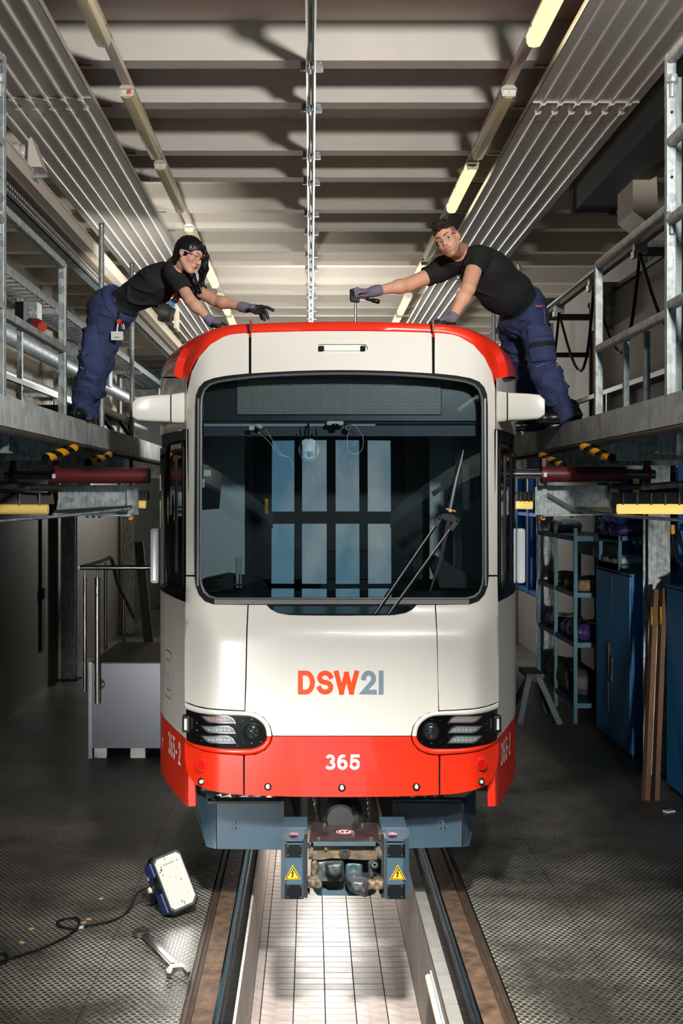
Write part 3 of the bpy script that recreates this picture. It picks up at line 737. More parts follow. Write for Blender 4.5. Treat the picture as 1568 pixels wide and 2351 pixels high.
for side, mf in enumerate((lambda p: p, mir)):
    a, b = (sm2(oT), sm2(iT)); c, d = (sm2(oB), sm2(iB))
    ring(mf(a), mf(b), 'headlight_rim', M_white); ring(mf(c), mf(d), 'headlight_rim', M_red)['label'] = 'red lower headlight rim'
    pod = sheet(mf(b+d[1:]), face(.006), 10, .02).build('headlight_unit', M_blackgloss, tram)
    for k, (y0, y1) in enumerate(((1644.5, 1659.5), (1667.5, 1683), (1690, 1706))):
        frame = sheet(mf(skewbar(461-1, 542, y0-1.5, y1+1.5)), face(-.002), 10, .012).build('lamp_frame', mat('lamp_frame_chrome', (120, 124, 126), .2, .8), pod)
        sheet(mf(skewbar(465, 538, y0+1, y1-1)), face(-.006), 6, .01).build('led_bar', M_lensr if k == 0 else M_lens, pod)
        m = MB()
        for i in range(6):
            s_ = sheet(mf(disc(480+i*9, (y0+y1)/2+.6, 2.6, 8)), face(-.0072), 8, 0); m.add(s_.v, s_.f)
        m.build('diode', mat('led_red', (176, 120, 108), .3) if k == 0 else mat('led_grey', (150, 152, 148), .3), pod)
    cx = 579 if side == 0 else 1569-579; C = Vector(face(.0)(cx, 1680)); r = 18/350
    m = MB(); m.lathe([(r*1.12, 0), (r*1.12, .012), (r, .016), (r*.9, .008)], C+Vector((0, .01, 0)), (0, -1, 0), 28); m.build('lens_ring', M_black, pod)
    m = MB(); m.lathe([(r*.92, 0), (r*.8, .006), (r*.5, .012), (.002, .015)], C+Vector((0, .002, 0)), (0, -1, 0), 28); m.build('projector_lens', mat('projector_glass', (34, 38, 40), .05, coat=1.), pod)
    m = MB()
    for k in range(6):
        a_ = k*PI/3+.3; m.lathe([(.006, 0), (.003, .003)], C+Vector((math.cos(a_)*r*.55, -.006, math.sin(a_)*r*.55)), (0, -1, 0), 8)
    m.build('projector_diode', M_chrome, pod)
    m = MB()
    for px, py in ((578, 1652), (578, 1706), (558, 1654), (598, 1654), (558, 1704), (600, 1703), (452, 1660), (452, 1676), (540, 1664), (540, 1690), (545, 1712), (462, 1700)):
        if side: px = 1569-px
        m.lathe([(.007 if px in (578, 991) else .004, 0), (.004, .004)], Vector(face(.004)(px, py)), (0, -1, 0), 8)
    m.build('screw', M_chrome, pod)
    # side marker box
    m = MB(); cxm = 428 if side == 0 else 1141; B = Vector(face(-.01)(cxm, 1662)); m.box(B+Vector((0, .02, 0)), (.056, .07, .112), None, .012); bx = m.build('side_marker', M_black, tram)
    m = MB(); m.box(B+Vector((-.004 if side == 0 else .004, -.014, 0)), (.018, .012, .074), None, .005); m.build('marker_lens', M_whitep, bx)

# reflectors, parking sensors
for px, py in ((464, 1755), (1104, 1753)):
    C = Vector(f0(px, py)); nrm = Vector((-.35 if px < 700 else .35, -1, 0))
    m = MB(); m.lathe([(.043, 0), (.043, .012), (.038, .018)], C, nrm, 24); rf = m.build('reflector', mat('reflector_red', (226, 40, 28), .15, coat=1.), tram, ang=.5)
    m = MB(); m.lathe([(.033, .012), (.030, .021), (.02, .02)], C, nrm, 20); m.build('reflector_lens', mat('reflector_lens_red', (200, 22, 18), .1, coat=1., bump=.5, bscale=70), rf)
for px, py in ((463, 1794), (615, 1806), (785, 1808), (956, 1806), (1104, 1794)):
    C = Vector(f0(px, py)); nrm = Vector((-.3 if px < 500 else .3 if px > 1050 else 0, -1, 0))
    m = MB(); m.lathe([(.024, -.01), (.024, .008), (.020, .011), (.016, .006)], C, nrm, 20); sr = m.build('parking_sensor', M_rubber, tram, ang=.5)
    m = MB(); m.lathe([(.0175, 0), (.0175, .011), (.014, .0125)], C, nrm, 20); m.build('sensor_ring', M_steel, sr, ang=.5)
    m = MB(); m.lathe([(.0115, 0), (.0115, .0135), (.009, .0145)], C, nrm, 16); m.build('sensor_face', mat('sensor_cream', (226, 222, 196), .5), sr, ang=.5)

# lettering
ft = face(-.0022)
for ch, x0, x1, m_ in (('D', 684, 723, M_letter_o), ('S', 727, 766, M_letter_o), ('W', 767, 824, M_letter_o), ('2', 828, 865, M_letter_g), ('1', 870, 880, M_letter_g)):
    glyph_mb(strokes(ch, x0, 1594.5, x1, 1539.5, 11.2), ft).build('letter', m_, tram)
for ch, x0, x1 in (('3', 746, 770.5), ('6', 774, 798.5), ('5', 802, 827)):
    glyph_mb(strokes(ch, x0, 1767.5, x1, 1732, 7.0), ft).build('numeral', M_letter_w, tram)

# window gasket, glass, sill
gO = [(449, 930), (451, 905), (457, 889), (469, 876), (490, 868.5), (520, 863), (571, 857.5)]+[p for p in arcs if 575 < p[0] < 994]
gO = [(447, 1320), (448.5, 1100)]+gO[:7]+[p for p in arcs if 580 < p[0] < 790]
lowL = [(785, 1412), (700, 1411.5), (663, 1410.5), (639, 1406), (623, 1397), (614, 1388), (490, 1387), (470, 1380), (457, 1364.5), (450, 1345)]
half = gO+[]      # left half, from lower left up over the top
outl = lowL+half
outer = outl+mir(outl)[1:-1]
inL = [(785, 1374), (500, 1373.5), (482, 1369), (470, 1358), (464, 1342), (461.5, 1320), (463, 1100), (463.5, 935), (465, 913), (471, 896), (483, 884), (503, 877), (530, 873), (571, 868)]+[(x, topc(x)+9.5) for x in (600, 650, 700, 745, 785)]
inner = inL+mir(inL)[1:-1]
panel('window_gasket', outer, M_rubber, [inner], step=10, depth=.03, mf=gface(.0), label='black rubber window surround')
# grey inner bead
gl = []
cen = np.array((784.5, 1120.))
bead = [Vector(gface(-.002)(p[0]+(784.5-p[0])*-.006, p[1]+(1120-p[1])*-.004)) for p in resample(inner, 14)]
m = MB(); m.tube(bead, .0085, 8, closed=True); m.build('gasket_bead', mat('grey_bead', (84, 88, 92), .4), tram)
for x in (455.5, 1113.5): m = MB(); m.bar(Vector(gface(-.004)(x, 905+10)), Vector(gface(-.004)(x-1.5 if x < 700 else x+1.5, 1345)), .012, .008, (0, 1, 0)); m.build('gasket_trim', mat('grey_trim', (104, 108, 114), .4), tram)
m = MB(); v = [gface(-.006)(x, y) for y in (1376, 1387) for x in np.linspace(492, 1077, 30)]; m.add(v, [(k, k+1, k+31, k+30) for k in range(29)], True); m.build('sill_strip', mat('grey_sill', (120, 116, 114), .5), tram)
M_screen = glass('windscreen_glass', (200, 214, 218), 1.75, 0, 1.7)
panel('windscreen', inner, M_screen, step=14, depth=0, mf=gface(.012), label='curved windscreen mirroring the gate')
v = [gface(-.005)(x, y) for y in (1392, 1409) for x in np.linspace(628, 941, 24)]
m = MB(); m.add(v, [(k, k+1, k+25, k+24) for k in range(23)], True); m.build('lower_glass_strip', M_blackgloss, tram)

# ---- roof loft
def section(yy, wd, zb, zt, rx, rz, n=14):
    pts = [(wd, zb)]
    for k in range(n+1):
        a = PI/2*k/n; pts.append((wd-rx+rx*math.cos(a)**.9, zt-.012-rz+rz*math.sin(a)**.9))
    pts += [(wd-rx)*(1-k/5) for k in range(1, 6)] and [((wd-rx)*(1-k/5), zt-.012*(1-k/5)**2) for k in range(1, 6)]
    full = pts+[(-u, z) for u, z in pts[::-1][1:]]
    return [Vector((TX+u, yy(u) if callable(yy) else yy, z)) for u, z in full]
secs = []
z0t = CAMZ+(VY-757)*7.96/FPX
cur = lambda b, k=1.0: (lambda u: b+k*(u*u/16+.075*max(0, (abs(u)-.86)/.16)**2))
secs.append(section(cur(7.99), 1.005, 3.60, z0t-.03, .44, .32))
secs.append(section(cur(7.965), 1.022, 3.605, z0t+.004, .44, .33))
secs.append(section(cur(7.975), 1.045, 3.61, z0t+.040, .45, .34))
secs.append(section(cur(8.01, .9), 1.075, 3.62, z0t+.060, .47, .35))
for yy, wd, zb, zt, rx, rz in ((8.16, 1.125, 3.63, 4.000, .52, .35), (8.4, 1.20, 3.655, 4.022, .60, .35), (8.7, 1.27, 3.68, 4.036, .68, .34), (9.08, 1.33, 3.70, 4.045, .72, .33), (9.4, 1.345, 3.708, 4.047, .74, .33), (24, 1.35, 3.71, 4.048, .74, .33)):
    secs.append(section(yy, wd, zb, zt, rx, rz))
n = len(secs[0]); m = MB(); m.add([p for s_ in secs[:-1] for p in s_], [(i*n+j, i*n+j+1, (i+1)*n+j+1, (i+1)*n+j) for i in range(len(secs)-2) for j in range(n-1)], True)
m.build('roof', M_red, tram, ang=.9)['label'] = 'glossy red roof front'
m = MB(); m.add(secs[-2]+secs[-1], [(j, j+1, n+j+1, n+j) for j in range(n-1)], True); m.build('rear_roof', mat('roof_grey', (150, 150, 146), .6), tram, ang=.9)
# slits in the roof rim
for px in (575, 994): m = MB(); m.box(Vector(W(px, 749, 7.965))+Vector((0, .03, 0)), (.012, .10, .075)); m.build('rim_slit', mat('slit_dark', (90, 14, 8), .5), tram)
ROOFZ = lambda u, y: 4.0

# ---- sides: tapered then straight, s = distance behind the corner
def sidef(sg, off=0.):
    def f(s, z):
        k = [(0, 1.018, 7.99), (.03, 1.03, 8.01), (.4, 1.15, 8.37), (.8, 1.265, 8.76), (1.13, 1.335, 9.08), (1.7, 1.35, 9.65), (16, 1.35, 24)]
        for a, b in zip(k, k[1:]):
            if s <= b[0] or b is k[-1]:
                t = (s-a[0])/(b[0]-a[0]); return (TX+sg*(a[1]+(b[1]-a[1])*t+off), a[2]+(b[2]-a[2])*t, z)
    return f
SB = [0, .03, .1, .2, .3, .4, .5, .6, .7, .8, .9, 1.0, 1.13, 1.3, 1.5, 1.7, 3, 6, 10, 16]
def sidegrid(sg, s0, s1, zs, off=0.):
    f = sidef(sg, off); ss = [s0]+[s for s in SB if s0 < s < s1]+[s1]; k = len(zs); m = MB()
    m.add([f(s, z) for s in ss for z in zs], [(i*k+j, i*k+j+1, (i+1)*k+j+1, (i+1)*k+j) for i in range(len(ss)-1) for j in range(k-1)], True); return m
M_sideglass = mat('side_glass_dark', (14, 20, 24), .06, coat=1.)
for sg in (-1, 1):
    sidegrid(sg, .012, 16, [1.215, 1.6, 2.12]).build('side_panel', M_white, tram)
    sidegrid(sg, .012, 16, [.77, .9, 1.213]).build('side_skirt', M_red, tram)['label'] = 'red side skirt'
    # skirt front end, hanging lower than the bumper
    m = MB(); C = sidef(sg)(.0, 0); x = C[0]; m.b2((min(x, x-sg*.055), 7.985, .772), (max(x, x-sg*.055), 8.02, 1.21), .008); m.build('skirt_end', M_red, tram)
    f = sidef(sg); ss = [.012]+SB[1:]; m = MB()
    for s_ in ss:
        zt = 3.602+.105*min(1, s_/1.1); m.v += [f(s_, 3.27), f(s_, 3.45), f(s_, zt-.02), f(s_, zt)]
    m.f = [(i*4+j, i*4+j+1, i*4+j+5, i*4+j+4) for i in range(len(ss)-1) for j in range(3)]; m.m = [0]*len(m.f); m.sm = [True]*len(m.f); m.build('side_top_panel', M_white, tram)
    sidegrid(sg, .02, 16, [2.12, 2.14, 2.7, 3.25, 3.27], -.012).build('side_window_band', M_black, tram)
    f = sidef(sg, .004)
    w_ = sheet(rrect(.10, 2.20, .60, 3.18, .07), f, .09, .012, (), (-sg, 0, 0)).build('side_window', M_sideglass, tram)
    m = MB(); m.tube([Vector(sidef(sg, .006)(a, b)) for a, b in resample(rrect(.085, 2.185, .615, 3.195, .08), .08)], .011, 6, closed=True); m.build('window_seal', M_rubber, w_)
    m = MB()
    for s_ in (.3, .34): m.tube([f(s_, 2.3), f(s_, 3.1)], .008, 6)
    m.build('window_bar', M_steel, w_)
    w2 = sheet(rrect(.72, 2.16, 1.6, 3.18, .05), sidef(sg, .004), .12, .012, (), (-sg, 0, 0)).build('side_window', M_sideglass, tram)
    # mirror arm with camera housing
    z = 3.405
    if sg < 0: pts = [W(436, 938, 8.12), W(396, 940, 8.06), W(350, 940, 8.0), W(318, 941, 7.96), W(307, 942, 7.95)]; hh = [.114, .100, .092, .082, .056]
    else: pts = [W(1133, 936, 8.12), W(1160, 936, 8.06), W(1205, 936, 8.0), W(1235, 936, 7.96), W(1247, 936, 7.95)]; hh = [.114, .100, .092, .084, .056]
    def armf(pts, hh, dep):
        m = MB(); n = 16; vs = []
        for p, h_ in zip(pts, hh):
            for k in range(n):
                a = 2*PI*k/n; c_, s__ = math.cos(a), math.sin(a)
                vs.append(Vector(p)+Vector((0, math.copysign(abs(c_)**.32, c_)*dep*(.5+.5*h_/.1), math.copysign(abs(s__)**.32, s__)*h_*(1 if s__ > 0 else .92))))
        m.add(vs, [(i*n+k, i*n+(k+1) % n, (i+1)*n+(k+1) % n, (i+1)*n+k) for i in range(len(pts)-1) for k in range(n)], True)
        m.add(vs[-n:], [tuple(range(n))]); m.add(vs[:n], [tuple(range(n))]); return m
    armf(pts[:2], hh[:2], .06).build('mirror_root', M_white, tram, ang=1.)
    p1 = [Vector(pts[1]).lerp(Vector(pts[2]), .06)]+pts[2:]
    armf(p1, [hh[1]*.985]+hh[2:], .07).build('mirror_arm', M_white, tram, ang=1.)
    m = MB(); a_, b_ = Vector(pts[1]), Vector(pts[1]).lerp(Vector(pts[2]), .06); armf([a_, b_], [hh[1]*.97]*2, .058).build('arm_joint', M_rubber, tram)
    # small lamp bulging from the side, far down
    m = MB(); P0 = Vector(sidef(sg, .05)(1.25, 2.37)); m.box(P0, (.07, .10, .42), None, .025); m.build('door_lamp', mat('door_lamp_lens', (220, 224, 226), .2, coat=.5), tram)
    # lettering on the skirt
    ff = sidef(sg, .003); L0 = [('3', 0), ('6', 1), ('5', 2), ('-', 3), ('2', 3.9)]
    for ch, k in L0:
        if sg < 0: mapq = (lambda px, py: ff(.62-px, py))
        else: mapq = (lambda px, py: ff(.16+px, py))
        glyph_mb(strokes(ch, k*.093, 1.0, k*.093+(.072 if ch != '-' else .05), 1.16, .022), mapq).build('numeral', M_letter_w, tram)
    mapq = (lambda px, py: ff(.95-px, py)) if sg < 0 else (lambda px, py: ff(.80+px, py))
    glyph_mb(strokes('T', 0, .96, .09, 1.05, .018), mapq).build('side_mark', M_letter_w, tram)
q = sheet([(.52, 2.86), (.565, 2.80), (.565, 2.68), (.52, 2.62), (.475, 2.68), (.475, 2.80)], sidef(-1, .0225), .05, 0); q.build('window_sticker', mat('sticker_green', (40, 150, 80), .4), tram)
q = sheet([(.52, 2.82), (.55, 2.78), (.55, 2.70), (.52, 2.66), (.49, 2.70), (.49, 2.78)], sidef(-1, .0235), .05, 0); q.build('window_sticker', M_whitep, tram)
# access flap on the left side
ff = sidef(-1, .004)
fl = sheet(rrect(.50, 1.40, .72, 1.72, .02), ff, .06, .004, (), (1, 0, 0)).build('access_flap', M_white, tram)
m = MB(); m.tube([Vector(sidef(-1, .0045)(a, b)) for a, b in rrect(.53, 1.45, .69, 1.66, .008)], .0035, 6, closed=True)
m.tube([Vector(sidef(-1, .0045)(a, b)) for a, b in rrect(.495, 1.395, .725, 1.725, .02)], .0025, 6, closed=True); m.build('flap_seam', mat('seam_grey', (120, 122, 120), .6), fl)
m = MB(); m.box(ff(.62, 1.56), (.01, .02, .03)); m.build('flap_lock', M_black, fl)
# bulkheads that close the body
mb = MB(); mb.b2((TX-1.34, 10.6, .9), (TX+1.34, 10.62, 4.0)); mb.build('cab_bulkhead', mat('cab_dark', (34, 36, 38), .7), tram)
mb = MB(); mb.prism([(TX-1.0, 8.1, .85), (TX-1.32, 9.2, .85), (TX-1.32, 24, .85), (TX+1.32, 24, .85), (TX+1.32, 9.2, .85), (TX+1.0, 8.1, .85)], (0, 0, .1)); mb.b2((TX-1.34, 23.9, .9), (TX+1.34, 24, 4.0)); mb.build('underframe', M_dark, tram)

# ---- cab interior
M_cab = mat('cab_grey', (206, 212, 214), .6); M_cabd = mat('cab_black', (22, 25, 27), .55)
m = MB(); m.b2((TX-1.02, 8.1, .95), (TX+1.02, 8.12, 2.08)); m.build('cab_front_wall', M_cabd, tram)
m = MB(); m.prism([(TX-.95, 8.05, 2.08), (TX-1.2, 9.0, 2.08), (TX+1.2, 9.0, 2.08), (TX+.95, 8.05, 2.08)], (0, 0, .04)); m.build('dashboard', M_cabd, tram)
m = MB(); m.b2((TX-.9, 8.1, 3.84), (TX+.9, 10.6, 3.86)); m.build('cab_ceiling', M_cabd, tram)
# rear wall: dark doorway between light pillars
Yb = 9.3
m = MB()
for a, b in (((458, 1000), (562, 1330)), ((985, 1000), (1110, 1330))):
    p, q = W(a[0], a[1], Yb), W(b[0], b[1], Yb); m.b2((p.x, Yb, q.z), (q.x, Yb+.03, p.z), .01)
m.build('cab_side_wall', M_cab, tram)
m = MB(); p, q = W(985, 1000, Yb-.05), W(1012, 1330, Yb-.05); m.b2((p.x, Yb-.08, q.z), (q.x, Yb, p.z), .01)
p, q = W(1040, 985, 8.9), W(1062, 1330, 8.9); m.b2((p.x, 8.9, q.z), (q.x, 8.95, p.z), .02); m.build('cab_pillar', M_cab, tram)
m = MB(); p, q = W(562, 985, 9.5), W(985, 1330, 9.5); m.b2((p.x, 9.5, q.z), (q.x, 9.53, p.z)); m.build('cab_door', mat('cab_door_black', (16, 18, 19), .5), tram)
m = MB(); p, q = W(608, 1145, 9.45), W(616, 1180, 9.45); m.b2((p.x, 9.44, q.z), (q.x, 9.46, p.z)); m.build('door_tag', M_yellow, tram)
# destination display
p, q = W(452, 862, 8.12), W(1117, 966, 8.12); m = MB(); m.b2((p.x, 8.12, q.z), (q.x, 8.35, p.z+.03)); dsp = m.build('destination_display', mat('display_black', (14, 18, 20), .35), tram)
p, q = W(543, 872, 8.11), W(1014, 952, 8.11); m = MB(); m.b2((p.x, 8.105, q.z), (q.x, 8.118, p.z)); m.build('display_screen', mat('display_face', (12, 15, 16), .5), dsp)
m = MB(); vs = []; fs = []
for i in range(140):
    for j in range(24):
        a = W(546.5+i*3.335, 873.5+j*3.3, 8.1); k = len(vs); d = .0027
        vs += [a+Vector((-d, 0, -d)), a+Vector((d, 0, -d)), a+Vector((d, 0, d)), a+Vector((-d, 0, d))]; fs.append((k, k+1, k+2, k+3))
m.add(vs, fs); tag(m.build('led_matrix', mat('led_off', (240, 236, 226), .3), dsp, fix=False), kind='stuff')
# sun blind rail
m = MB(); a, b = W(468, 972, 8.14), W(1100, 972, 8.14); m.tube([a, b], .012, 8)
a, b = W(468, 990, 8.16), W(1095, 990, 8.16); m.bar(a, b, .05, .075); a, b = W(468, 998, 8.13), W(1092, 998, 8.13); m.bar(a, b, .02, .02)
m.build('sun_blind', mat('blind_blue', (36, 52, 66), .5), tram)
m = MB(); a, b = W(468, 976, 8.13), W(760, 976, 8.13); m.bar(a, b, .012, .018); a, b = W(800, 976, 8.13), W(862, 976, 8.13); m.bar(a, b, .012, .014); m.build('blind_strip', mat('strip_pale', (150, 168, 178), .5), tram)
# white camera shell hanging behind the glass
C = W(709, 1033, 8.02); s_ = 8.02/FPX
def fs_(P):
    d = ell(P, C, (24*s_, .035, 27*s_)); d = np.maximum(d, plane(P, C+Vector((0, .0, 0)), (0, 1, 0)))
    d = smin(d, ell(P, C+Vector((0, -.02, -2*s_)), (16*s_, .05, 20*s_)), .015)
    return smax(d, -ell(P, C+Vector((0, -.08, -13*s_)), (12*s_, .07, 8.5*s_)), .006)
shell = sdf_obj('camera_shell', fs_, C-Vector((.1, .12, .11)), C+Vector((.1, .06, .11)), .0032, M_whitep, tram)
m = MB(); m.box(C+Vector((0, -.012, -13*s_)), (.062, .01, .04)); m.build('shell_window', M_blackgloss, shell)
m = MB()
for x0, x1 in ((692, 694), (728, 726)): m.tube([W(x0-3, 985, 8.03), W(x0, 1015, 7.98), W(x1, 1048, 7.965)], .0045, 6)
m.tube([W(708, 972, 8.08), W(708, 1008, 8.0)], .006, 6); m.build('shell_strut', M_black, shell)
# dome camera, connectors, cables
C = W(769, 972, 8.06); m = MB(); m.box(C, (.115, .05, .03), None, .012); dm = m.build('dome_camera', M_whitep, tram)
m = MB(); m.lathe([(.026, 0), (.024, .015), (.014, .026), (.002, .03)], C+Vector((0, -.012, -.012)), (0, -.4, -1), 16); m.build('camera_dome', M_blackgloss, dm)
C = W(800, 982, 8.05); m = MB(); m.lathe([(.025, 0), (.024, .012)], C, (0, -1, 0), 20); sp = m.build('round_speaker', M_black, tram)
m = MB()
for k in range(8): m.lathe([(.0035, 0), (.003, .002)], C+Vector((math.cos(k*PI/4)*.015, -.0125, math.sin(k*PI/4)*.015)), (0, -1, 0), 6)
m.build('speaker_hole', M_whitep, sp)
m = MB(); m.tube(catmull([W(800, 992, 8.04), W(797, 1010, 8.03), W(800, 1035, 8.02), W(816, 1043, 8.02), W(832, 1030, 8.02), W(832, 1000, 8.03), W(812, 975, 8.05)]), .0022, 6); m.build('thin_cable', mat('cable_pale', (190, 188, 176), .5), tram)
m = MB(); m.tube(catmull([W(594, 992, 8.05), W(618, 1015, 8.03), W(640, 1042, 8.02), W(662, 1050, 8.02)]), .0022, 6); m.tube(catmull([W(608, 985, 8.05), W(628, 1014, 8.03), W(644, 1040, 8.02), W(664, 1052, 8.02), W(674, 1070, 8.03)]), .002, 6); m.build('thin_cable', MATS['cable_pale'], tram)
m = MB(); m.box(W(578, 983, 8.04), (.035, .03, .03), None, .004); m.box(W(596, 979, 8.05), (.04, .03, .022), Matrix.Rotation(.5, 3, 'Y'), .004); m.build('plug', M_whitep, tram)
m = MB(); m.box(W(594.5, 993, 8.035), (.012, .008, .009), Matrix.Rotation(.7, 3, 'Y')); m.box(W(620, 1001, 8.035), (.009, .008, .012), Matrix.Rotation(-.5, 3, 'Y')); m.build('cable_tag', M_yellow, tram)
# monitors at both sides
def monitor(px, sgn):
    m = MB(); p = [W(x, y, 8.3) for x, y in px]; m.prism(p, (0, .06, 0)); return m.build('cab_monitor', M_black, tram)
mo = monitor([(464, 1068), (510, 1066), (502, 1168), (464, 1171)], 1); a = W(476, 1086, 8.29)
m = MB(); m.box(a, (.05, .006, .042)); m.build('monitor_label', M_whitep, mo)
m = MB(); a = W(467, 1110, 8.28); m.box(a, (.016, .01, .06), None, .003); m.build('monitor_latch', M_whitep, mo)
monitor([(1060, 1066), (1103, 1066), (1103, 1171), (1063, 1171)], -1)
# dashboard consoles
m = MB(); m.prism([W(985, 1285, 8.5), W(1000, 1275, 8.5), W(1092, 1330, 8.4), W(1100, 1350, 8.4), W(1010, 1350, 8.4)], (0, .18, 0)); m.build('instrument_hood', M_cabd, tram)
m = MB(); m.prism([W(466, 1330, 8.4), W(520, 1318, 8.4), W(600, 1330, 8.4), W(620, 1368, 8.3), W(466, 1370, 8.3)], (0, .2, 0)); m.build('left_console', M_cabd, tram)
m = MB(); m.tube(catmull([W(466, 1356, 8.2), W(500, 1346, 8.2), W(560, 1342, 8.2)]), .007, 6); m.tube(catmull([W(466, 1340, 8.2), W(490, 1332, 8.2), W(540, 1336, 8.2)]), .004, 6); m.build('console_trim', M_steel, tram)
m = MB(); m.tube([W(545, 1280, 8.4), W(545, 1350, 8.3)], .012, 8); m.tube([W(553, 1280, 8.4), W(553, 1350, 8.3)], .006, 8); m.build('grab_post', M_grey, tram)
m = MB(); m.tube([W(620, 1329, 8.2), W(930, 1327, 8.2)], .01, 8); m.build('dash_rail', M_black, tram)
m = MB(); m.prism([W(740, 1270, 9.2), W(905, 1262, 9.2), W(960, 1310, 9.1), W(960, 1372, 9.1), W(735, 1372, 9.1)], (0, .3, 0)); m.build('driver_seat', mat('seat_cloth', (40, 48, 56), .9), tram)
m = MB(); m.prism([W(990, 1130, 8.3), W(1060, 1085, 8.3), W(1064, 1092, 8.3), W(996, 1140, 8.3)], (0, .02, 0)); hs = m.build('handset_arm', M_black, tram)
C = W(1033, 1148, 8.2); m = MB(); m.lathe([(.022, 0), (.02, .05), (.012, .07)], C, (.5, 0, .8), 12); m.build('handset', M_black, hs)
m = MB(); m.lathe([(.0215, .038), (.021, .046)], C, (.5, 0, .8), 12); m.build('handset_ring', mat('ring_red', (230, 40, 30), .4), hs)

# ---- wiper: two arms, head plate, blade
gw = lambda x, y, o=-.03: Vector(gface(o)(x, y))
wt = thing('windscreen_wiper', (TX+.5, 7.85, 2.4), 'black twin-arm wiper parked across the right half of the windscreen', 'wiper'); wt['category'] = 'wiper'
m = MB()
for a, b, c in (((862, 1412), (1000, 1208), (1010, 1187)), ((893, 1412), (1034, 1216), (1051, 1193))):
    m.tube([gw(*a), gw(*b)], .0085, 8); m.bar(gw(*b), gw(*c), .03, .02, (0, 1, 0)); m.lathe([(.014, 0), (.012, .012)], gw(*c, -.045), (0, -1, 0), 10)
m.build('wiper_arm', M_black, wt)
m = MB()
for a, b in (((858.5, 1409), (996, 1207)), ((889.5, 1409), (1030, 1215))): m.tube([gw(a[0]+2, a[1], -.039), gw(b[0]+2, b[1], -.039)], .0032, 6)
m.build('arm_highlight', mat('highlight_grey', (176, 178, 176), .5), wt)  # pale rods imitate the highlight lines along the wiper arms
m = MB(); m.prism([gw(x, y) for x, y in ((1013, 1180), (1034, 1178), (1048, 1187), (1050, 1196), (1040, 1198), (1028, 1199), (1016, 1190))], (0, .012, 0)); m.build('head_plate', M_black, wt)
m = MB(); m.tube([gw(987, 1357, -.008), gw(1010, 1290, -.018), gw(1030, 1195, -.03)], [.006, .012, .016], 8); m.tube([gw(1031, 1178, -.03), gw(1047, 1100, -.022), gw(1058, 1060, -.014), gw(1064, 1033, -.008)], [.016, .013, .01, .005], 8); m.build('wiper_blade', mat('blade_grey', (52, 54, 56), .4), wt)
m = MB(); m.bar(gw(1024, 1168, -.05), gw(1046, 1174, -.05), .012, .012, (0, 1, 0)); m.lathe([(.012, 0), (.012, .02)], gw(1033, 1172, -.045), (0, -1, 0), 8); m.build('wing_nut', mat('brass', (196, 160, 110), .3, .9), wt)
# ================================================================== WORK PLATFORMS
PZT = 3.375          # deck level
XL, XRP = -1.66, 1.925
def platform(sg, xe, lab):
    t = thing('work_platform', (xe+sg*1.1, 10, PZT), lab, 'platform'); out = xe+sg*(1.88 if sg < 0 else 1.42)
    lo = lambda a, b: (min(a, b), max(a, b))
    m = MB(); a, b = lo(xe, xe+sg*.07); m.b2((a, -1.8, PZT-.17), (b, 21, PZT)); m.build('edge_beam', galv('beam_zinc', (206, 211, 209), (156, 164, 165), 8, .55, .2), t)
    m = MB(); m.tube([(xe+sg*.02, -1.8, PZT-.19), (xe+sg*.02, 21, PZT-.19)], .024, 10); m.build('edge_buffer', mat('buffer_rubber', (66, 62, 58), .6, var=.5, vscale=3), t)
    for k in range(9):
        a, b = lo(xe+sg*.075, out); y = -1.8+k*2.53; m = MB(); m.b2((a, y+.003, PZT-.05), (b, y+2.525, PZT-.01)); m.build('deck_plate', M_galvd, t)
    for y in (5.7, 7.0, 8.42, 9.85, 11.3, 12.8, 14.4):
        m = MB(); a, b = lo(xe+sg*.09, out); m.b2((a, y-.004, PZT-.29), (b, y+.004, PZT-.05)); m.b2((a, y-.004, PZT-.30), (b, y+.09, PZT-.29)); m.build('cross_beam', M_galv, t)
    m = MB(); a, b = lo(xe+sg*.04, xe+sg*.16); m.b2((a, 6.42, PZT-.33), (b, 6.5, PZT-.19)); m.build('stop_block', M_galv, t)
    return t
platform(-1, XL, 'galvanised steel work platform along the left side of the tram'); platform(1, XRP, 'galvanised steel work platform along the right side of the tram')
def bumper(p0, p1, lab):
    t = thing('edge_bumper', p0, lab, 'bumper'); p0, p1 = Vector(p0), Vector(p1); m = MB(); m.tube([p0, p1], .030, 14); m.build('foam_tube', M_black, t)
    d = (p1-p0).normalized(); L_ = (p1-p0).length; x = d.cross(Vector((0, 0, 1))).normalized(); y = d.cross(x); m = MB(); n = 16
    for c in (.0, .42, .84):
        vs = []
        for k in range(n+1):
            a = 2*PI*k/n; r = x*math.cos(a)*.0312+y*math.sin(a)*.0312
            for o in (0, .22): vs.append(p0+d*L_*min(1, max(0, c+o+.11*math.sin(a)))+r)
        m.add(vs, [(2*k, 2*k+1, 2*k+3, 2*k+2) for k in range(n)], True)
    m.build('yellow_band', M_yellow, t)
bumper(W(104, 1052, 7.9), W(170, 1028, 8.45), 'black and yellow striped bumper tube under the left platform, nearer one')
bumper(W(202, 1062, 9.3), W(250, 1044, 9.9), 'black and yellow striped bumper tube under the left platform, farther one')
bumper(W(1405, 1052, 7.9), W(1340, 1026, 8.45), 'black and yellow striped bumper tube under the right platform, nearer one')
bumper(W(1292, 1070, 9.3), W(1244, 1046, 9.9), 'black and yellow striped bumper tube under the right platform, farther one')

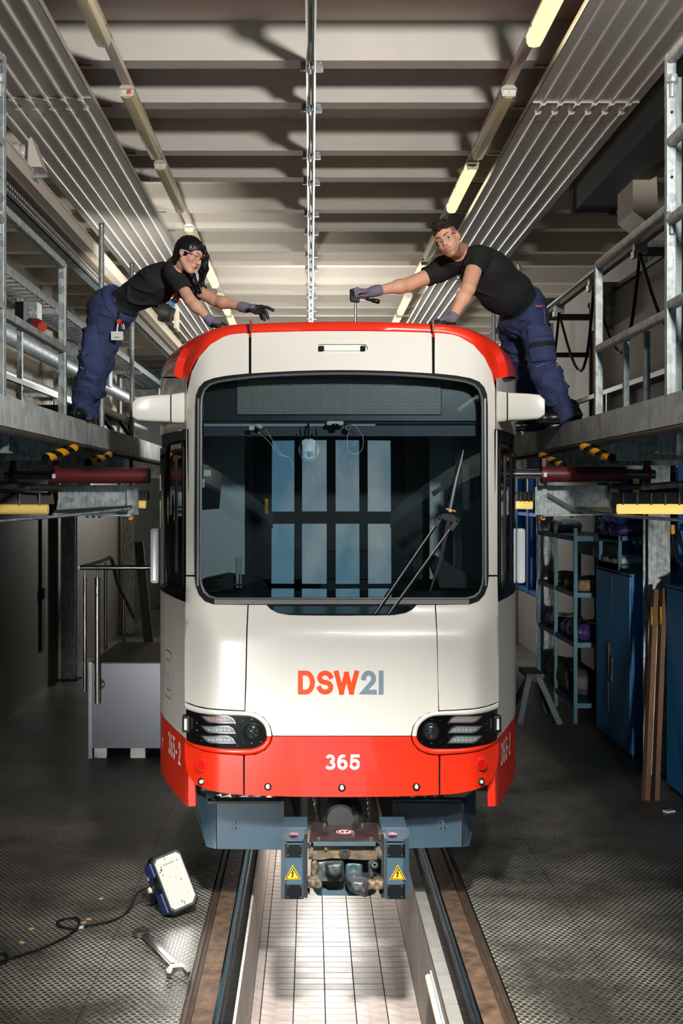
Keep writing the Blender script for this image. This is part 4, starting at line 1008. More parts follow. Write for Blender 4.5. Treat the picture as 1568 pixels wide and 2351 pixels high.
# guard rails: square posts, round corner rails
def square(m, a, b, wd=.046): m.bar(a, b, wd, wd, (1, 0, 0), .006)
def railing(sg, xe, lab):
    x = xe+sg*.025; t = thing('guard_railing', (x, 6.56, PZT), lab, 'railing')
    for y, top in ((6.56, 5.22), (8.2, 4.40)):
        m = MB(); m.bar((x, y, PZT-.01), (x, y, top), .052, .052, (0, 1, 0), .006); m.build('post', M_galv, t)
    for z in (4.39, 3.82): m = MB(); m.bar((x, 6.58, z), (x, 8.2, z), .05, .05, (0, 0, 1), .012); m.build('rail', M_galv, t)
    for z in (5.19, 4.74, 4.32, 3.86): m = MB(); m.bar((x, 5.0, z), (x, 6.56, z), .05, .05, (0, 0, 1), .012); m.build('rail', M_galv, t)
    m = MB(); m.bar((x+sg*.075, 6.5, PZT), (x+sg*.075, 6.5, 5.25), .07, .01, (1, 0, 0)); m.build('gate_leaf_post', M_galvd, t)
    for z in (4.38, 5.12):
        m = MB(); m.lathe([(.03, -.02), (.034, 0), (.03, .02), (.016, .03), (.016, .1)], (x, 6.53, z-.04), (0, 0, -1), 12); m.build('hinge', M_galv, t)
    m = MB()
    for z in (4.35, 4.55, 4.9, 5.1): m.cyl((x, 6.532, z), (x, 6.528, z), .008, n=8)
    m.build('bolt_hole', M_rubber, t); return t
railing(-1, XL, 'galvanised guard railing on the left platform in front of the woman')
t = railing(1, XRP, 'galvanised guard railing on the right platform behind the man')
for y in (7.15, 7.62): m = MB(); m.bar((XRP+.06, y, PZT), (XRP+.06, y, 3.80), .034, .034, (0, 1, 0)); m.build('picket', M_galvd, t)
# lower inner rails along the wall side of the decks
def siderail(sg, x, ys_, lab, zt=3.95):
    t = thing('handrail', (x, ys_[0], PZT), lab, 'railing')
    m = MB(); m.bar((x, ys_[0], zt), (x, ys_[-1], zt), .045, .045); m.build('top_rail', M_galv, t)
    for y in ys_: m = MB(); m.bar((x, y, PZT-.01), (x, y, zt), .04, .04, (0, 1, 0)); m.build('post', M_galv, t)
siderail(-1, -2.65, [8.2, 9.6, 11.0, 12.6, 13.4], 'low galvanised handrail at the wall side of the left platform', 3.86)
siderail(1, 2.95, [9.3, 10.6, 12.0, 13.4], 'low galvanised handrail at the wall side of the right platform', 3.86)
# loose scaffold tubes standing on the deck edge
for x, y, top, lab in ((-1.69, 9.75, 5.0, 'tall scaffold tube on the left platform, just behind the woman'), (-1.69, 11.4, 5.0, 'tall scaffold tube on the left platform, farther from the woman'), (1.955, 11.4, 4.98, 'tall scaffold tube on the right platform behind the man'), (1.955, 12.95, 4.98, 'tall scaffold tube on the right platform near the roof edge')):
    t = thing('scaffold_tube', (x, y, PZT), lab, 'tube'); m = MB(); m.tube([(x, y, PZT), (x, y, top)], .022, 14); m.build('tube', M_galv, t)
    m = MB(); m.lathe([(.022, 0), (.024, .01), (.02, .022), (.0, .022)], (x, y, top), (0, 0, 1), 14); m.build('end_cap', M_steel, t)
# step bridge behind the woman
t = thing('step_bridge', (-1.95, 10.5, PZT), 'dark steel step bridge with diagonal struts on the left platform', 'step')
m = MB(); m.b2((-2.3, 9.75, 3.50), (-1.70, 11.6, 3.56)); m.build('tread', M_dark, t)
for y in (9.8, 11.55):
    for x in (-2.27, -1.73): m = MB(); m.bar((x, y, PZT), (x, y, 3.5), .04, .04, (0, 1, 0)); m.build('leg', M_dark, t)
for y0, y1 in ((9.85, 10.5), (10.9, 11.5)): m = MB(); m.bar((-1.72, y0, 3.5), (-1.72, y1, PZT+.01), .03, .03); m.build('strut', M_dark, t)

# hydraulic cylinders under the platforms (they slide the decks)
def cyl_h(xs, y, z, lab):
    x0, x1, x2, x3, x4 = xs; t = thing('hydraulic_cylinder', ((x0+x4)/2, y, z), lab, 'cylinder')
    m = MB(); m.tube([(x0, y, z), (x1, y, z)], .034, 18); m.build('piston_rod', M_chrome, t)
    m = MB(); m.tube([(x1, y, z), (x2, y, z)], .058, 20); m.build('barrel', M_maroon, t)
    if x3 != x2: m = MB(); m.tube([(x2, y, z), (x3, y, z)], .034, 18); m.build('piston_rod', M_chrome, t)
    for x in (x4, x1):
        m = MB(); m.lathe([(.068, -.018), (.068, .018)], (x, y, z), (1, 0, 0), 20); m.b2((x-.016, y-.03, z), (x+.016, y+.03, z+.12)); m.build('flange', M_maroon, t)
    m = MB(); m.b2((x1-.012, y-.073, z-.02), (x1+.012, y-.068, z+.012)); m.build('nameplate', M_whitep, t)
cyl_h((-2.28, -1.90, -1.2, -1.2, -2.22), 9.0, 2.975, 'maroon hydraulic cylinder with chrome rod under the left platform')
cyl_h((1.42, 1.73, 2.34, 2.56, 2.5), 9.0, 2.985, 'maroon hydraulic cylinder with chrome rods under the right platform')

# folded lower platforms: channel, hooded lamp, pipes
def lower(sg, pts, lab):
    y = 9.2; P_ = [W(a, b, y) for a, b in pts]; t = thing('folding_bracket', P_[0], lab, 'bracket')
    m = MB(); m.prism(P_, (0, .008, 0)); m.build('web_plate', M_galv, t)
    m = MB(); m.bar(P_[0]+Vector((0, .05, .005)), P_[1]+Vector((0, .05, .005)), .1, .012); m.build('top_flange', M_galv, t)
    m = MB(); m.bar(P_[3]+Vector((0, -.05, -.005)), P_[2]+Vector((0, -.05, -.005)), .12, .012); m.build('bottom_flange', M_galv, t)
    e0, e1 = (P_[1], P_[2]) if sg < 0 else (P_[0], P_[3]); m = MB(); m.bar(e0+Vector((0, -.03, 0)), e1+Vector((0, -.03, 0)), .09, .014, (0, 1, 0)); m.build('end_flange', M_galv, t)
    m = MB(); c = e1+Vector((-sg*-.012, -.05, -.02)); m.lathe([(.02, -.012), (.02, .012)], c, (0, 1, 0), 14); m.build('orange_stop', M_orange, t)['label'] = 'orange rubber stop'
    m = MB()
    for k in (.42, .5, .58): q = P_[3].lerp(P_[2], k); m.cyl(q+Vector((0, -.05, -.01)), q+Vector((0, -.05, -.03)), .011, n=8)
    m.build('bolt', M_bolt, t)
    a, b = (P_[0]+Vector((.02, -.02, -.04)), P_[3].lerp(P_[2], .55)+Vector((0, -.07, .0))) if sg > 0 else (P_[3]+Vector((0, -.07, .01)), P_[2]+Vector((0, -.07, .06)))
    m = MB(); m.bar(a, b, .028, .012, (0, 1, 0)); m.build('tie_bar', M_dark, t)
lower(-1, [(138, 1117), (306, 1117), (306, 1182), (128, 1178)], 'galvanised folding platform bracket under the left cylinder, orange stop at its corner')
lower(1, [(1240, 1118), (1396, 1118), (1406, 1178), (1240, 1182)], 'galvanised folding platform bracket under the right cylinder, orange stop at its corner')
def hoodlamp(x0, x1, y, zpx, lab, st, ends=True):
    a, b = W(x0, zpx, y), W(x1, zpx+1, y); t = thing('hooded_lamp', a, lab, 'lamp')
    m = MB(); m.prism([a+Vector((0, -.06, .035)), a+Vector((0, .10, .035)), a+Vector((0, .06, .12)), a+Vector((0, .0, .12))], (b.x-a.x, 0, 0)); m.build('hood', mat('hood_grey', (92, 90, 84), .5, .2), t)
    m = MB(); m.tube([a+Vector((.02, -.02, 0)), a.lerp(b, .5)+Vector((0, -.02, 0)), b+Vector((-.02, -.02, 0))], .038, 14); m.build('tube_cover', mat('yellow_cover_%d' % (st*100), (240, 204, 110), .3, emit=(250, 214, 120), estr=st), t)
    if y > 10: m = MB(); c_ = a.lerp(b, .5); c_.x += -.12 if c_.x < 0 else .22; m.bar(a.lerp(b, .5)+Vector((0, .1, .1)), c_+Vector((0, .1, .1)), .03, .03); m.bar(c_+Vector((0, .1, .1)), Vector((c_.x, c_.y+.1, PZT-.05)), .03, .03, (0, 1, 0)); m.build('drop_rod', M_dark, t)
    m = MB()
    for k in range(5): q = a.lerp(b, (k+.5)/5); m.b2((q.x-.006, q.y-.064, q.z+.03), (q.x+.006, q.y-.05, q.z+.115))
    m.build('clip', M_galvd, t)
hoodlamp(-110, 118, 8.9, 1168, 'hooded lamp with yellow cover under the left platform', .2); hoodlamp(1410, 1570, 8.9, 1168, 'bright hooded lamp with yellow cover under the right platform', .95)
hoodlamp(1178, 1226, 11.2, 1159, 'small yellow hooded lamp beside the tram on the right', .8); hoodlamp(314, 340, 11.2, 1157, 'small yellow hooded lamp beside the tram on the left', .5)
t = thing('service_pipe', W(0, 1118, 8.8), 'grey pipe with a dark sleeve above the left hooded lamp', 'pipe')
m = MB(); m.tube([W(-60, 1110, 8.8), W(70, 1119, 8.8)], .024, 12); m.build('pipe', M_galvd, t); m = MB(); m.tube([W(70, 1119, 8.8), W(142, 1121, 8.8)], .027, 12); m.build('sleeve', M_dark, t)
t = thing('service_pipe', W(1500, 1118, 8.8), 'grey pipe with an open end above the right hooded lamp', 'pipe')
m = MB(); m.tube([W(1568, 1111, 8.8), W(1470, 1118, 8.8)], .024, 12); m.build('pipe', M_galvd, t); m = MB(); m.tube([W(1470, 1118, 8.8), W(1402, 1116, 8.8)], .022, 12); m.build('sleeve', M_dark, t)
for pts, lab in ((((-20, 1198), (150, 1184), (300, 1168)), 'thin steel tie tube sloping under the left folding bracket'), (((1590, 1196), (1420, 1184), (1330, 1172)), 'thin steel tie tube sloping under the right folding bracket')):
    t = thing('tie_tube', W(*pts[0], 8.7), lab, 'tube'); m = MB(); m.tube([W(a, b, 8.7+.2*i) for i, (a, b) in enumerate(pts)], .013, 10); m.build('tube', M_galvd, t)
for sg, x0, x1, lab in ((-1, -3.7, -2.35, 'dark steel channel carrying the left hooded lamp'), (1, 2.5, 3.8, 'dark steel channel carrying the right hooded lamp')):
    t = thing('support_channel', ((x0+x1)/2, 9.15, 2.83), lab, 'channel'); m = MB(); m.b2((x0, 9.1, 2.80), (x1, 9.12, 2.89)); m.b2((x0, 9.1, 2.89), (x1, 9.22, 2.90)); m.b2((x0, 9.1, 2.79), (x1, 9.22, 2.80)); m.build('channel', M_dark, t)

# ================================================================== LEFT WALL EQUIPMENT
t = thing('crane_rail', (-2.13, 12, 5.19), 'cream crane runway rail along the left side above the platform', 'rail')
m = MB(); m.b2((-2.19, 4, 5.14), (-2.07, 31, 5.24)); m.b2((-2.2, 4, 5.235), (-2.06, 31, 5.25)); m.build('box_rail', M_cream, t)
m = MB(); m.b2((-2.24, 4, 5.125), (-2.15, 31, 5.14)); m.build('lower_lip', mat('rail_brown', (150, 128, 108), .5, .2), t)
t = thing('dark_runway_beam', (-2.55, 12, 5.5), 'dark steel beam running beside the left radiant panel', 'beam'); t.name = 'runway_beam'
m = MB(); m.b2((-2.56, 4, 5.52), (-2.54, 31, 5.7)); m.b2((-2.62, 4, 5.5), (-2.48, 31, 5.52)); m.b2((-2.62, 4, 5.7), (-2.48, 31, 5.72)); m.build('beam', mat('brown_beam', (96, 84, 74), .6), t)
# energy chain: links
t = thing('energy_chain', (-2.24, 12, 5.06), 'black perforated energy chain lying in a tray under the left crane rail', 'cable chain')
m = MB(); m.b2((-2.27, 4, 4.985), (-2.19, 28, 5.0)); m.b2((-2.195, 4, 4.985), (-2.19, 28, 5.02)); m.build('tray', M_galvd, t)
lk = None
for k in range(230):
    y = 6.6+k*.072
    if lk is None:
        m = MB(); x = -2.2
        for a, b in ((.0, .012), (.044, .056), (.088, .10)): m.b2((x, 0, 5.005+a), (x+.012, .066, 5.005+b))
        for a, b in ((0, .012), (.054, .066)): m.b2((x, a, 5.005), (x+.012, b, 5.105))
        m.b2((x-.05, 0, 5.005), (x, .03, 5.012)); m.b2((x-.05, .01, 5.095), (x, .04, 5.105)); lk = m.build('link', mat('chain_black', (34, 34, 34), .45), t, loc=(-2.2, 0, 5.0)); lk.location.y = y-12
    else: o = lk.copy(); COL.objects.link(o); o.location.y = y-12
m = MB()
for k in range(0, 230): y = 6.6+k*.072; m.b2((-2.195, y+.018, 5.022), (-2.186, y+.05, 5.044)); m.b2((-2.195, y+.018, 5.066), (-2.186, y+.05, 5.088))
tag(m.build('link_insert', mat('chain_pale', (170, 168, 160), .5), t), kind='stuff')
def insulator(x, y, z, lab):
    t = thing('rail_insulator', (x, y, z), lab, 'insulator'); pr_ = [(.05, 0)]
    for k in range(4): pr_ += [(.085-.006*k, .02+.055*k), (.085-.006*k, .04+.055*k), (.055, .058+.055*k)]
    m = MB(); m.lathe(pr_, (x-.26, y-.02, z+.03), (1, .15, -.12), 20); m.build('ceramic_body', mat('ceramic', (206, 206, 200), .3, coat=.4), t, ang=1.)
    m = MB(); m.prism([(x-.0, y-.10, z+.08), (x+.02, y-.10, z+.10), (x+.10, y-.09, z-.12), (x-.01, y-.10, z-.12)], (0, .2, 0)); m.build('bracket', M_cream, t)
    m = MB(); m.box((x+.0, y, z-.16), (.05, .1, .06)); m.box((x+.06, y, z-.17), (.09, .02, .02)); m.build('clamp', M_galv, t)
insulator(-2.08, 9.0, 5.37, 'white ribbed insulator on a beige bracket over the left crane rail')
t = thing('hoist_motor', (-2.0, 16.6, 5.1), 'dark hoist motor with a cream plate on the left crane rail', 'motor')
m = MB(); m.lathe([(.1, 0), (.13, .02), (.13, .2), (.1, .24), (.1, .3)], (-2.15, 16.4, 5.36), (1, -.2, -.35), 20); m.build('motor_body', M_dark, t); m = MB(); m.b2((-1.86, 16.4, 5.1), (-1.83, 16.8, 5.4)); m.build('plate', M_cream, t)
# wall ducts, pipes, boxes
t = thing('wall_pipe', (-3.3, 14, 4.6), 'thick grey heating pipe with end sleeve along the left wall', 'pipe')
m = MB(); m.tube([(-3.25, 11, 4.55), (-3.25, 21.5, 4.55)], .10, 16); m.build('pipe', M_galvd, t); m = MB(); m.tube([(-3.25, 21.5, 4.55), (-3.25, 24, 4.55), (-3.25, 24.3, 4.50)], [.12, .12, .07], 16); m.build('insulation_sleeve', M_dark, t)
t = thing('wall_pipe', (-3.5, 14, 4.3), 'slim grey pipe lower on the left wall', 'pipe')
m = MB(); m.tube([(-3.55, 11, 4.25), (-3.55, 26, 4.25)], .05, 12); m.build('pipe', M_galv, t)
for y in (13, 16, 19.4, 22): m = MB(); m.b2((-3.9, y-.03, 4.13), (-3.4, y+.03, 4.18)); m.b2((-3.9, y-.03, 4.0), (-3.88, y+.03, 4.6)); m.build('pipe_bracket', M_galv, t)
t = thing('downpipe', (-3.8, 17.2, 4), 'vertical pale downpipe on the left wall', 'pipe'); m = MB(); m.tube([(-3.8, 17.4, 3.4), (-3.8, 17.4, 5.9)], .08, 14); m.build('pipe', M_cream, t)
for z in (4.2, 5.0): m = MB(); m.lathe([(.09, -.02), (.09, .02)], (-3.8, 17.4, z), n=14); m.build('pipe_clip', M_galvd, t)
t = thing('cable_duct', (-3.8, 20.5, 4), 'vertical cream cable duct on the left wall', 'duct'); m = MB(); m.b2((-3.88, 20.3, 3.2), (-3.72, 20.55, 5.6)); m.build('cover', M_cream, t); m = MB(); m.b2((-3.88, 20.28, 2.6), (-3.7, 20.57, 3.2)); m.build('foot_box', M_galvd, t)
t = thing('cable_tray', (-3.4, 19, 5.2), 'wire mesh cable tray high on the left wall', 'cable tray')
m = MB(); m.b2((-3.6, 10, 5.15), (-3.58, 29, 5.25)); m.b2((-3.2, 10, 5.15), (-3.18, 29, 5.25)); m.build('side_rail', M_galvd, t)
rg = None
for k in range(60):
    y = 12+k*.25
    if rg is None: m = MB(); m.b2((-3.58, -.015, 5.15), (-3.2, .015, 5.17)); rg = m.build('rung', M_galvd, t, loc=(-3.39, 0, 5.16)); rg.location.y = y-19
    else: o = rg.copy(); COL.objects.link(o); o.location.y = y-19
for y in (15, 18.7, 22.4): m = MB(); m.b2((-3.9, y, 5.08), (-3.15, y+.06, 5.14)); m.build('tray_bracket', M_galv, t)
t = thing('socket_box', W(66, 720, 11.6), 'grey socket box with red and blue couplings by the left railing', 'socket box'); S_ = 11.6/FPX
m = MB(); a, b = W(53, 755, 11.6), W(86, 692, 11.6); m.b2((a.x, 11.6, a.z), (b.x, 11.8, b.z), .01); m.build('body', M_grey, t); m = MB(); a, b = W(34, 752, 11.62), W(54, 692, 11.62); m.b2((a.x, 11.62, a.z), (b.x, 11.8, b.z)); m.build('side_cover', M_black, t)
m = MB(); a, b = W(66, 727, 11.59), W(85, 702, 11.59); m.b2((a.x, 11.585, a.z), (b.x, 11.6, b.z)); m.build('paper_label', mat('label_paper', (226, 226, 222), .6, rgb2=(90, 90, 90), vscale=40), t)
m = MB(); m.cyl(W(70, 740, 11.6), W(84, 744, 11.5), .045, n=16); m.build('blue_socket', mat('socket_blue', (24, 84, 130), .4), t); m = MB(); m.cyl(W(82, 742, 11.52), W(97, 750, 11.44), .052, n=16); m.build('red_socket', mat('socket_red', (170, 40, 34), .4), t)
t2 = m = MB(); m.bar((W(40, 745, 11.7).x, 11.8, PZT), (W(40, 745, 11.7).x, 11.8, 4.75), .05, .05, (0, 1, 0)); m.build('mast', M_galv, t)
t = thing('leaning_board', (-3.3, 21, 1.2), 'dark board leaning against the left wall behind the podium', 'board')
m = MB(); m.prism([W(308, 1245, 20.8), W(328, 1243, 20.8), Vector((-2.60, 20.2, .0)), Vector((-2.76, 20.2, .0))], (0, .05, 0)); m.build('board', mat('dark_board', (52, 48, 44), .7, var=.3), t)
t = thing('switch_panel', (-3.87, 17.4, 1.5), 'narrow dark switch strip on the left wall', 'switch panel'); m = MB(); m.b2((-3.885, 17.3, .6), (-3.85, 17.5, 2.5)); m.build('strip', M_dark, t); m = MB(); m.b2((-3.85, 17.32, 1.35), (-3.82, 17.48, 1.5)); m.build('push_button', M_maroon, t)

# podium with handrail
t = thing('steel_podium', (-1.9, 13.9, 0), 'light grey podium box on tread plate feet with a chrome handrail, left of the tram', 'podium')
m = MB(); m.b2((-2.35, 13.0, .11), (-1.28, 14.75, 1.02)); m.build('box', mat('podium_grey', (116, 121, 130), .34, .35, var=.08, vscale=2), t)
m = MB(); m.b2((-2.39, 12.98, .0), (-2.35, 14.77, 1.035)); m.build('side_plate', mat('podium_edge', (176, 180, 186), .4, .3), t)
m = MB(); m.b2((-2.36, 12.99, 1.02), (-1.27, 14.77, 1.035)); m.build('top_plate', mat('podium_top', (74, 76, 72), .55, .3, bump=.3, bscale=80), t)
M_tread = mat('tread_plate', (190, 192, 188), .3, 1., bump=.8, bscale=70)
for a, b in ((-2.335, -2.2), (-1.945, -1.785)):
    m = MB(); m.b2((a, 13.02, 0), (b, 14.6, .11)); ft_ = m.build('foot', M_tread, t)
    m = MB()
    for i in range(8):
        for j in range(5): m.box((a+.01+i*(b-a-.02)/7, 13.019, .012+j*.021), (.018, .003, .006), Matrix.Rotation(.7 if (i+j) % 2 else -.7, 3, 'Y'))
    tag(m.build('tread_bar', M_steel, ft_), kind='stuff')
def tubing(pts, r): m = MB(); m.tube(pts, r, 12); return m
tubing([(-2.49, 13.02, 2.05), (-1.4, 13.02, 2.05)], .026).build('handrail', M_steel, t)
tubing(catmull([(-2.49, 13.02, 2.05), (-2.48, 14.4, 2.05), (-2.46, 14.9, 2.04), (-2.44, 15.3, 1.7), (-2.36, 16.1, 1.2)], 4), .024).build('handrail', M_steel, t)
for x, y, z0, z1 in ((-2.44, 13.05, .72, 2.03), (-2.288, 12.95, .60, 2.03), (-2.43, 14.3, .75, 2.03), (-2.42, 15.6, .5, 1.6)):
    tubing([(x, y, z0), (x, y, z1-.08)], .02 if y > 13 else .03).build('baluster', M_steel, t); tubing([(x, y, z1-.09), (x, y, z1)], .011).build('baluster_pin', M_steel, t)
tubing([(-2.405, 13.0, .75), (-2.405, 13.0, .75+.001)], .001)
m = MB(); m.lathe([(.06, 0), (.06, .012)], (-2.275, 13.0, .80), (0, -1, 0), 20); m.build('rosette', M_dark, t)
m = MB()
for dx in (-.038, .038): m.lathe([(.012, 0), (.01, .008)], (-2.275+dx, 12.988, .80), (0, -1, 0), 8)
m.build('bolt', M_bolt, t)

# ================================================================== RIGHT SIDE EQUIPMENT
def cabinet(y0, y1, x, h, lab, split=True):
    t = thing('steel_cabinet', (x+.3, (y0+y1)/2, 0), lab, 'cabinet'); m = MB(); m.b2((x+.02, y0, .05), (x+.52, y1, h)); m.build('body', M_blue, t); m = MB(); m.b2((x+.03, y0+.02, 0), (x+.5, y1-.02, .05)); m.build('plinth', M_black, t)
    ym = (y0+y1)/2
    for k, (a, b) in enumerate(((y0+.012, ym-.003), (ym+.003, y1-.012))):
        m = MB(); m.b2((x, a, .06), (x+.02, b, h-.02), .003); d = m.build('door', M_blue, t)
        yy = b-.06 if k == 0 else a+.06; m = MB(); m.b2((x-.03, yy-.014, .78 if k else .72), (x, yy+.014, 1.15 if k else 1.0), .006); m.build('handle', M_black, d)
        if k: m = MB(); m.tube([(x-.035, yy-.05, .36), (x-.035, yy-.05, .7)], .009, 8); m.build('handle', M_chrome, d)['label'] = 'chrome handle'
    m = MB(); m.b2((x-.005, y0-.005, h), (x+.53, y1+.005, h+.012)); m.build('top_plate', mat('dusty_top', (112, 112, 100), .8, var=.2), t)
    for k in range(3): m = MB(); m.cyl((x+.012, y0-.006, .3+k*.7), (x+.012, y0-.006, .42+k*.7), .009, n=8); m.build('hinge', M_blue, t)
cabinet(12.97, 14.5, 3.42, 1.97, 'blue two-door steel cabinet between the shelf and the leaning planks'); cabinet(9.6, 11.67, 3.43, 1.96, 'blue steel cabinet at the right edge in front of the planks')
# leaning timber
for i, (a, b, ya, yb, wd, lab) in enumerate((((1503, 1356), (1482, 1868), 12.9, 11.35, .06, 'brown plank leaning left of its twin beside the blue cabinets'), ((1523, 1354), (1504, 1866), 12.6, 11.3, .07, 'brown plank leaning right beside the front blue cabinet'))):
    p, q = W(*a, 11.85), W(*b, 11.1); t = thing('timber_plank', q, lab, 'plank'); q.z = .02; m = MB(); m.bar(q, p, .045, .11, (0, 1, 0)); m.build('plank', M_wood, t)
    m = MB(); c = p.lerp(q, .16); m.box(c+Vector((-.024, -.02, 0)), (.006, .05, .3)); m.build('tape', M_yellow, t)
# sawhorse
t = thing('sawhorse', (2.75, 15.2, 0), 'grey steel sawhorse standing dark beside the tram on the right', 'trestle'); M_saw = mat('saw_grey', (78, 86, 88), .6, .2)
for a, b in (((1214, 1554), (1190, 1640)), ((1236, 1554), (1282, 1662))):
    for Yk in (15.0, 15.5): p, q = W(*a, Yk), W(*b, 15.0); q.y = Yk+(.2 if Yk > 15.2 else -.1); q.z = 0.; m = MB(); m.bar(q, p, .07, .03, (0, 1, 0)); m.build('leg', M_saw, t)
p, q = W(1208, 1550, 15.0), W(1248, 1550, 15.0); m = MB(); m.b2((p.x, 14.95, p.z-.03), (q.x, 15.55, p.z+.02)); m.build('crossbar', M_dark, t)
# shelving
t = thing('steel_shelf', (3.3, 15.7, 0), 'teal boltless steel shelf by the windows loaded with wrapped parcels', 'shelf'); zs = (.25, 1.0, 1.62, 2.32)
y0, y1, x0, x1 = 15.0, 17.4, 3.28, 3.86
for x in (x0, x1):
    for y in (y0, y1, (y0+y1)/2): m = MB(); m.bar((x, y, 0), (x, y, 2.42), .045, .045, (0, 1, 0)); m.build('upright', M_teal, t)
for z in zs: m = MB(); m.b2((x0, y0, z-.02), (x1, y1, z)); m.b2((x0-.015, y0, z-.06), (x0, y1, z)); m.b2((x0, y0-.015, z-.06), (x1, y0, z)); m.build('shelf_board', M_teal, t)
m = MB(); m.b2((x1-.02, y0, 2.0), (x1, y1, 2.2)); m.build('back_brace', M_teal, t)
t = thing('open_shelf', (3.6, 14.0, 2), 'short teal shelf frame standing on the blue cabinet', 'shelf')
for y in (13.55, 14.45):
    for x in (3.46, 3.9): m = MB(); m.bar((x, y, 1.982), (x, y, 2.37), .04, .04, (0, 1, 0)); m.build('upright', M_teal, t)
for z, h in ((2.05, .07), (2.37, .05)): m = MB(); m.b2((3.44, 13.53, z-h), (3.92, 14.47, z)); m.b2((3.44, 13.52, z-h-.03), (3.46, 14.48, z+.01)); m.build('shelf_board', M_teal, t)
M_wrap = mat('purple_wrap', (64, 44, 104), .18, rgb2=(22, 26, 60), vscale=14, bump=1., bscale=60, coat=.7); M_wrapb = mat('blue_wrap', (40, 66, 130), .18, rgb2=(30, 24, 58), vscale=12, bump=1., bscale=60, coat=.7)
def parcel(c, h, m_, lab, cat='parcel', grp=None, seed=0, name='wrapped_parcel'):
    rn = np.random.RandomState(seed); ph = rn.rand(6)*6; h = Vector(h)
    def f(P):
        q = P-A3(c); d = rbox(P, c, h, min(h)*.9)
        return d+.018*np.sin(q[:, 1]*16+ph[0]+4*q[:, 0])*np.sin(q[:, 0]*14+ph[1])+.008*np.sin(q[:, 1]*41+ph[2])*np.sin(q[:, 2]*38+ph[3]+9*q[:, 0])
    o = sdf_obj(name, f, Vector(c)-h*1.25-Vector((.03,)*3), Vector(c)+h*1.25+Vector((.03,)*3), .022, m_); tag(o, lab, cat, grp); return o
parcel((3.62, 13.98, 2.44), (.2, .47, .065), M_wrap, 'purple bubble-wrapped parcel on the cabinet shelf, lower of two', seed=1)
parcel((3.62, 14.0, 2.585), (.2, .42, .08), M_wrapb, 'blue bubble-wrapped parcel lying on top of the purple one', seed=2)
parcel((3.55, 16.9, 2.40), (.18, .32, .075), mat('clear_wrap', (176, 184, 186), .2, rgb2=(120, 126, 126), vscale=16, bump=1., bscale=50, coat=.6), 'clear crumpled plastic wrap on top of the teal shelf', seed=3)
parcel((3.52, 15.5, 1.70), (.2, .38, .08), mat('tan_paper', (150, 128, 88), .6, rgb2=(92, 78, 58), vscale=8, bump=.6, bscale=40), 'tan paper-wrapped bundle on the middle shelf board', seed=4)
parcel((3.52, 15.6, 1.10), (.22, .45, .10), M_wrap, 'purple wrapped parcel on the lower shelf board', seed=5)
parcel((3.52, 16.8, 1.09), (.2, .36, .09), M_wrapb, 'blue wrapped parcel at the far end of the lower shelf board', seed=6)
parcel((3.52, 16.8, 1.69), (.18, .3, .07), mat('cardboard_bundle', (166, 140, 96), .7, var=.2), 'cardboard bundle at the far end of the middle shelf board', seed=7)
parcel((3.62, 13.95, 2.085), (.18, .34, .035), mat('paper_sheets', (190, 192, 190), .6, rgb2=(150, 110, 60), vscale=4, bump=.4), 'loose papers lying inside the shelf frame on the cabinet', 'papers', seed=8)
parcel((3.5, 16.2, .42), (.22, .8, .16), mat('grey_tarp', (92, 92, 88), .7, rgb2=(48, 48, 46), vscale=5, bump=.6), 'grey tarpaulin bundle on the bottom shelf board', 'bundle', seed=9)
# upper right: ducts, festoon rail, boxes
t = thing('air_duct', (2.6, 9, 5.6), 'dark square air duct high on the right side, ending behind the radiant panel', 'duct')
m = MB(); m.b2((2.42, 3, 5.44), (2.80, 11.2, 5.78)); m.build('duct', mat('duct_dark', (62, 64, 62), .6, .3, var=.15, vscale=2), t)
for y in (5, 8, 11.16): m = MB(); m.b2((2.40, y, 5.42), (2.82, y+.04, 5.80)); m.build('flange', M_dark, t)
m = MB()
for y in (4, 7.5, 10.5): m.b2((2.58, y, 5.78), (2.62, y+.03, 6.1))
m.build('hanger', M_dark, t)
t = thing('festoon_rail', (2.35, 11, 4.62), 'festoon rail with hanging black cable loops on the right side', 'rail')
m = MB(); m.bar((2.34, 6.2, 4.62), (2.34, 19, 4.62), .05, .035); m.tube([(2.28, 6.2, 4.64), (2.28, 19, 4.64)], .016, 8); m.build('profile', M_galvd, t)
m = MB(); m.tube([(2.34, 8.2, 4.655), (2.34, 11.8, 4.655)], .02, 8); m.build('yellow_hose', mat('hose_ochre', (176, 140, 60), .5), t)
for y in (7.4, 8.6, 10.0, 11.4, 13.2, 15.2):
    m = MB(); m.box((2.34, y, 4.60), (.09, .05, .10)); m.box((2.30, y, 4.54), (.03, .08, .05)); m.build('trolley', M_steel, t)
for a, b in ((7.4, 8.6), (8.6, 10.0), (10.0, 11.4), (11.4, 13.2), (13.2, 15.2)):
    m = MB(); m.tube([(2.34+.05*math.sin(k/12*PI), a+(b-a)*k/12, 4.55-.62*math.sin(k/12*PI)) for k in range(13)], .013, 8); m.build('cable_loop', M_rubber, t)
for y in (9.2, 12.6, 16.0): m = MB(); m.b2((2.3, y, 4.66), (3.9, y+.06, 4.72)); m.build('wall_arm', M_dark, t)
t = thing('wall_box', (2.78, 10.3, 4.9), 'cream angular housing behind the right railing post', 'housing'); a = W(1472, 485, 10)
m = MB(); m.prism([W(1453, 400, 10.), W(1507, 392, 10.), W(1512, 488, 10.), W(1484, 508, 10.), W(1453, 484, 10.)], (0, .5, 0)); m.build('housing', mat('housing_cream', (190, 178, 160), .6), t)
t = thing('perforated_tray', (2.7, 12.6, 5.0), 'short bent perforated cable tray by the right radiant panel', 'cable tray')
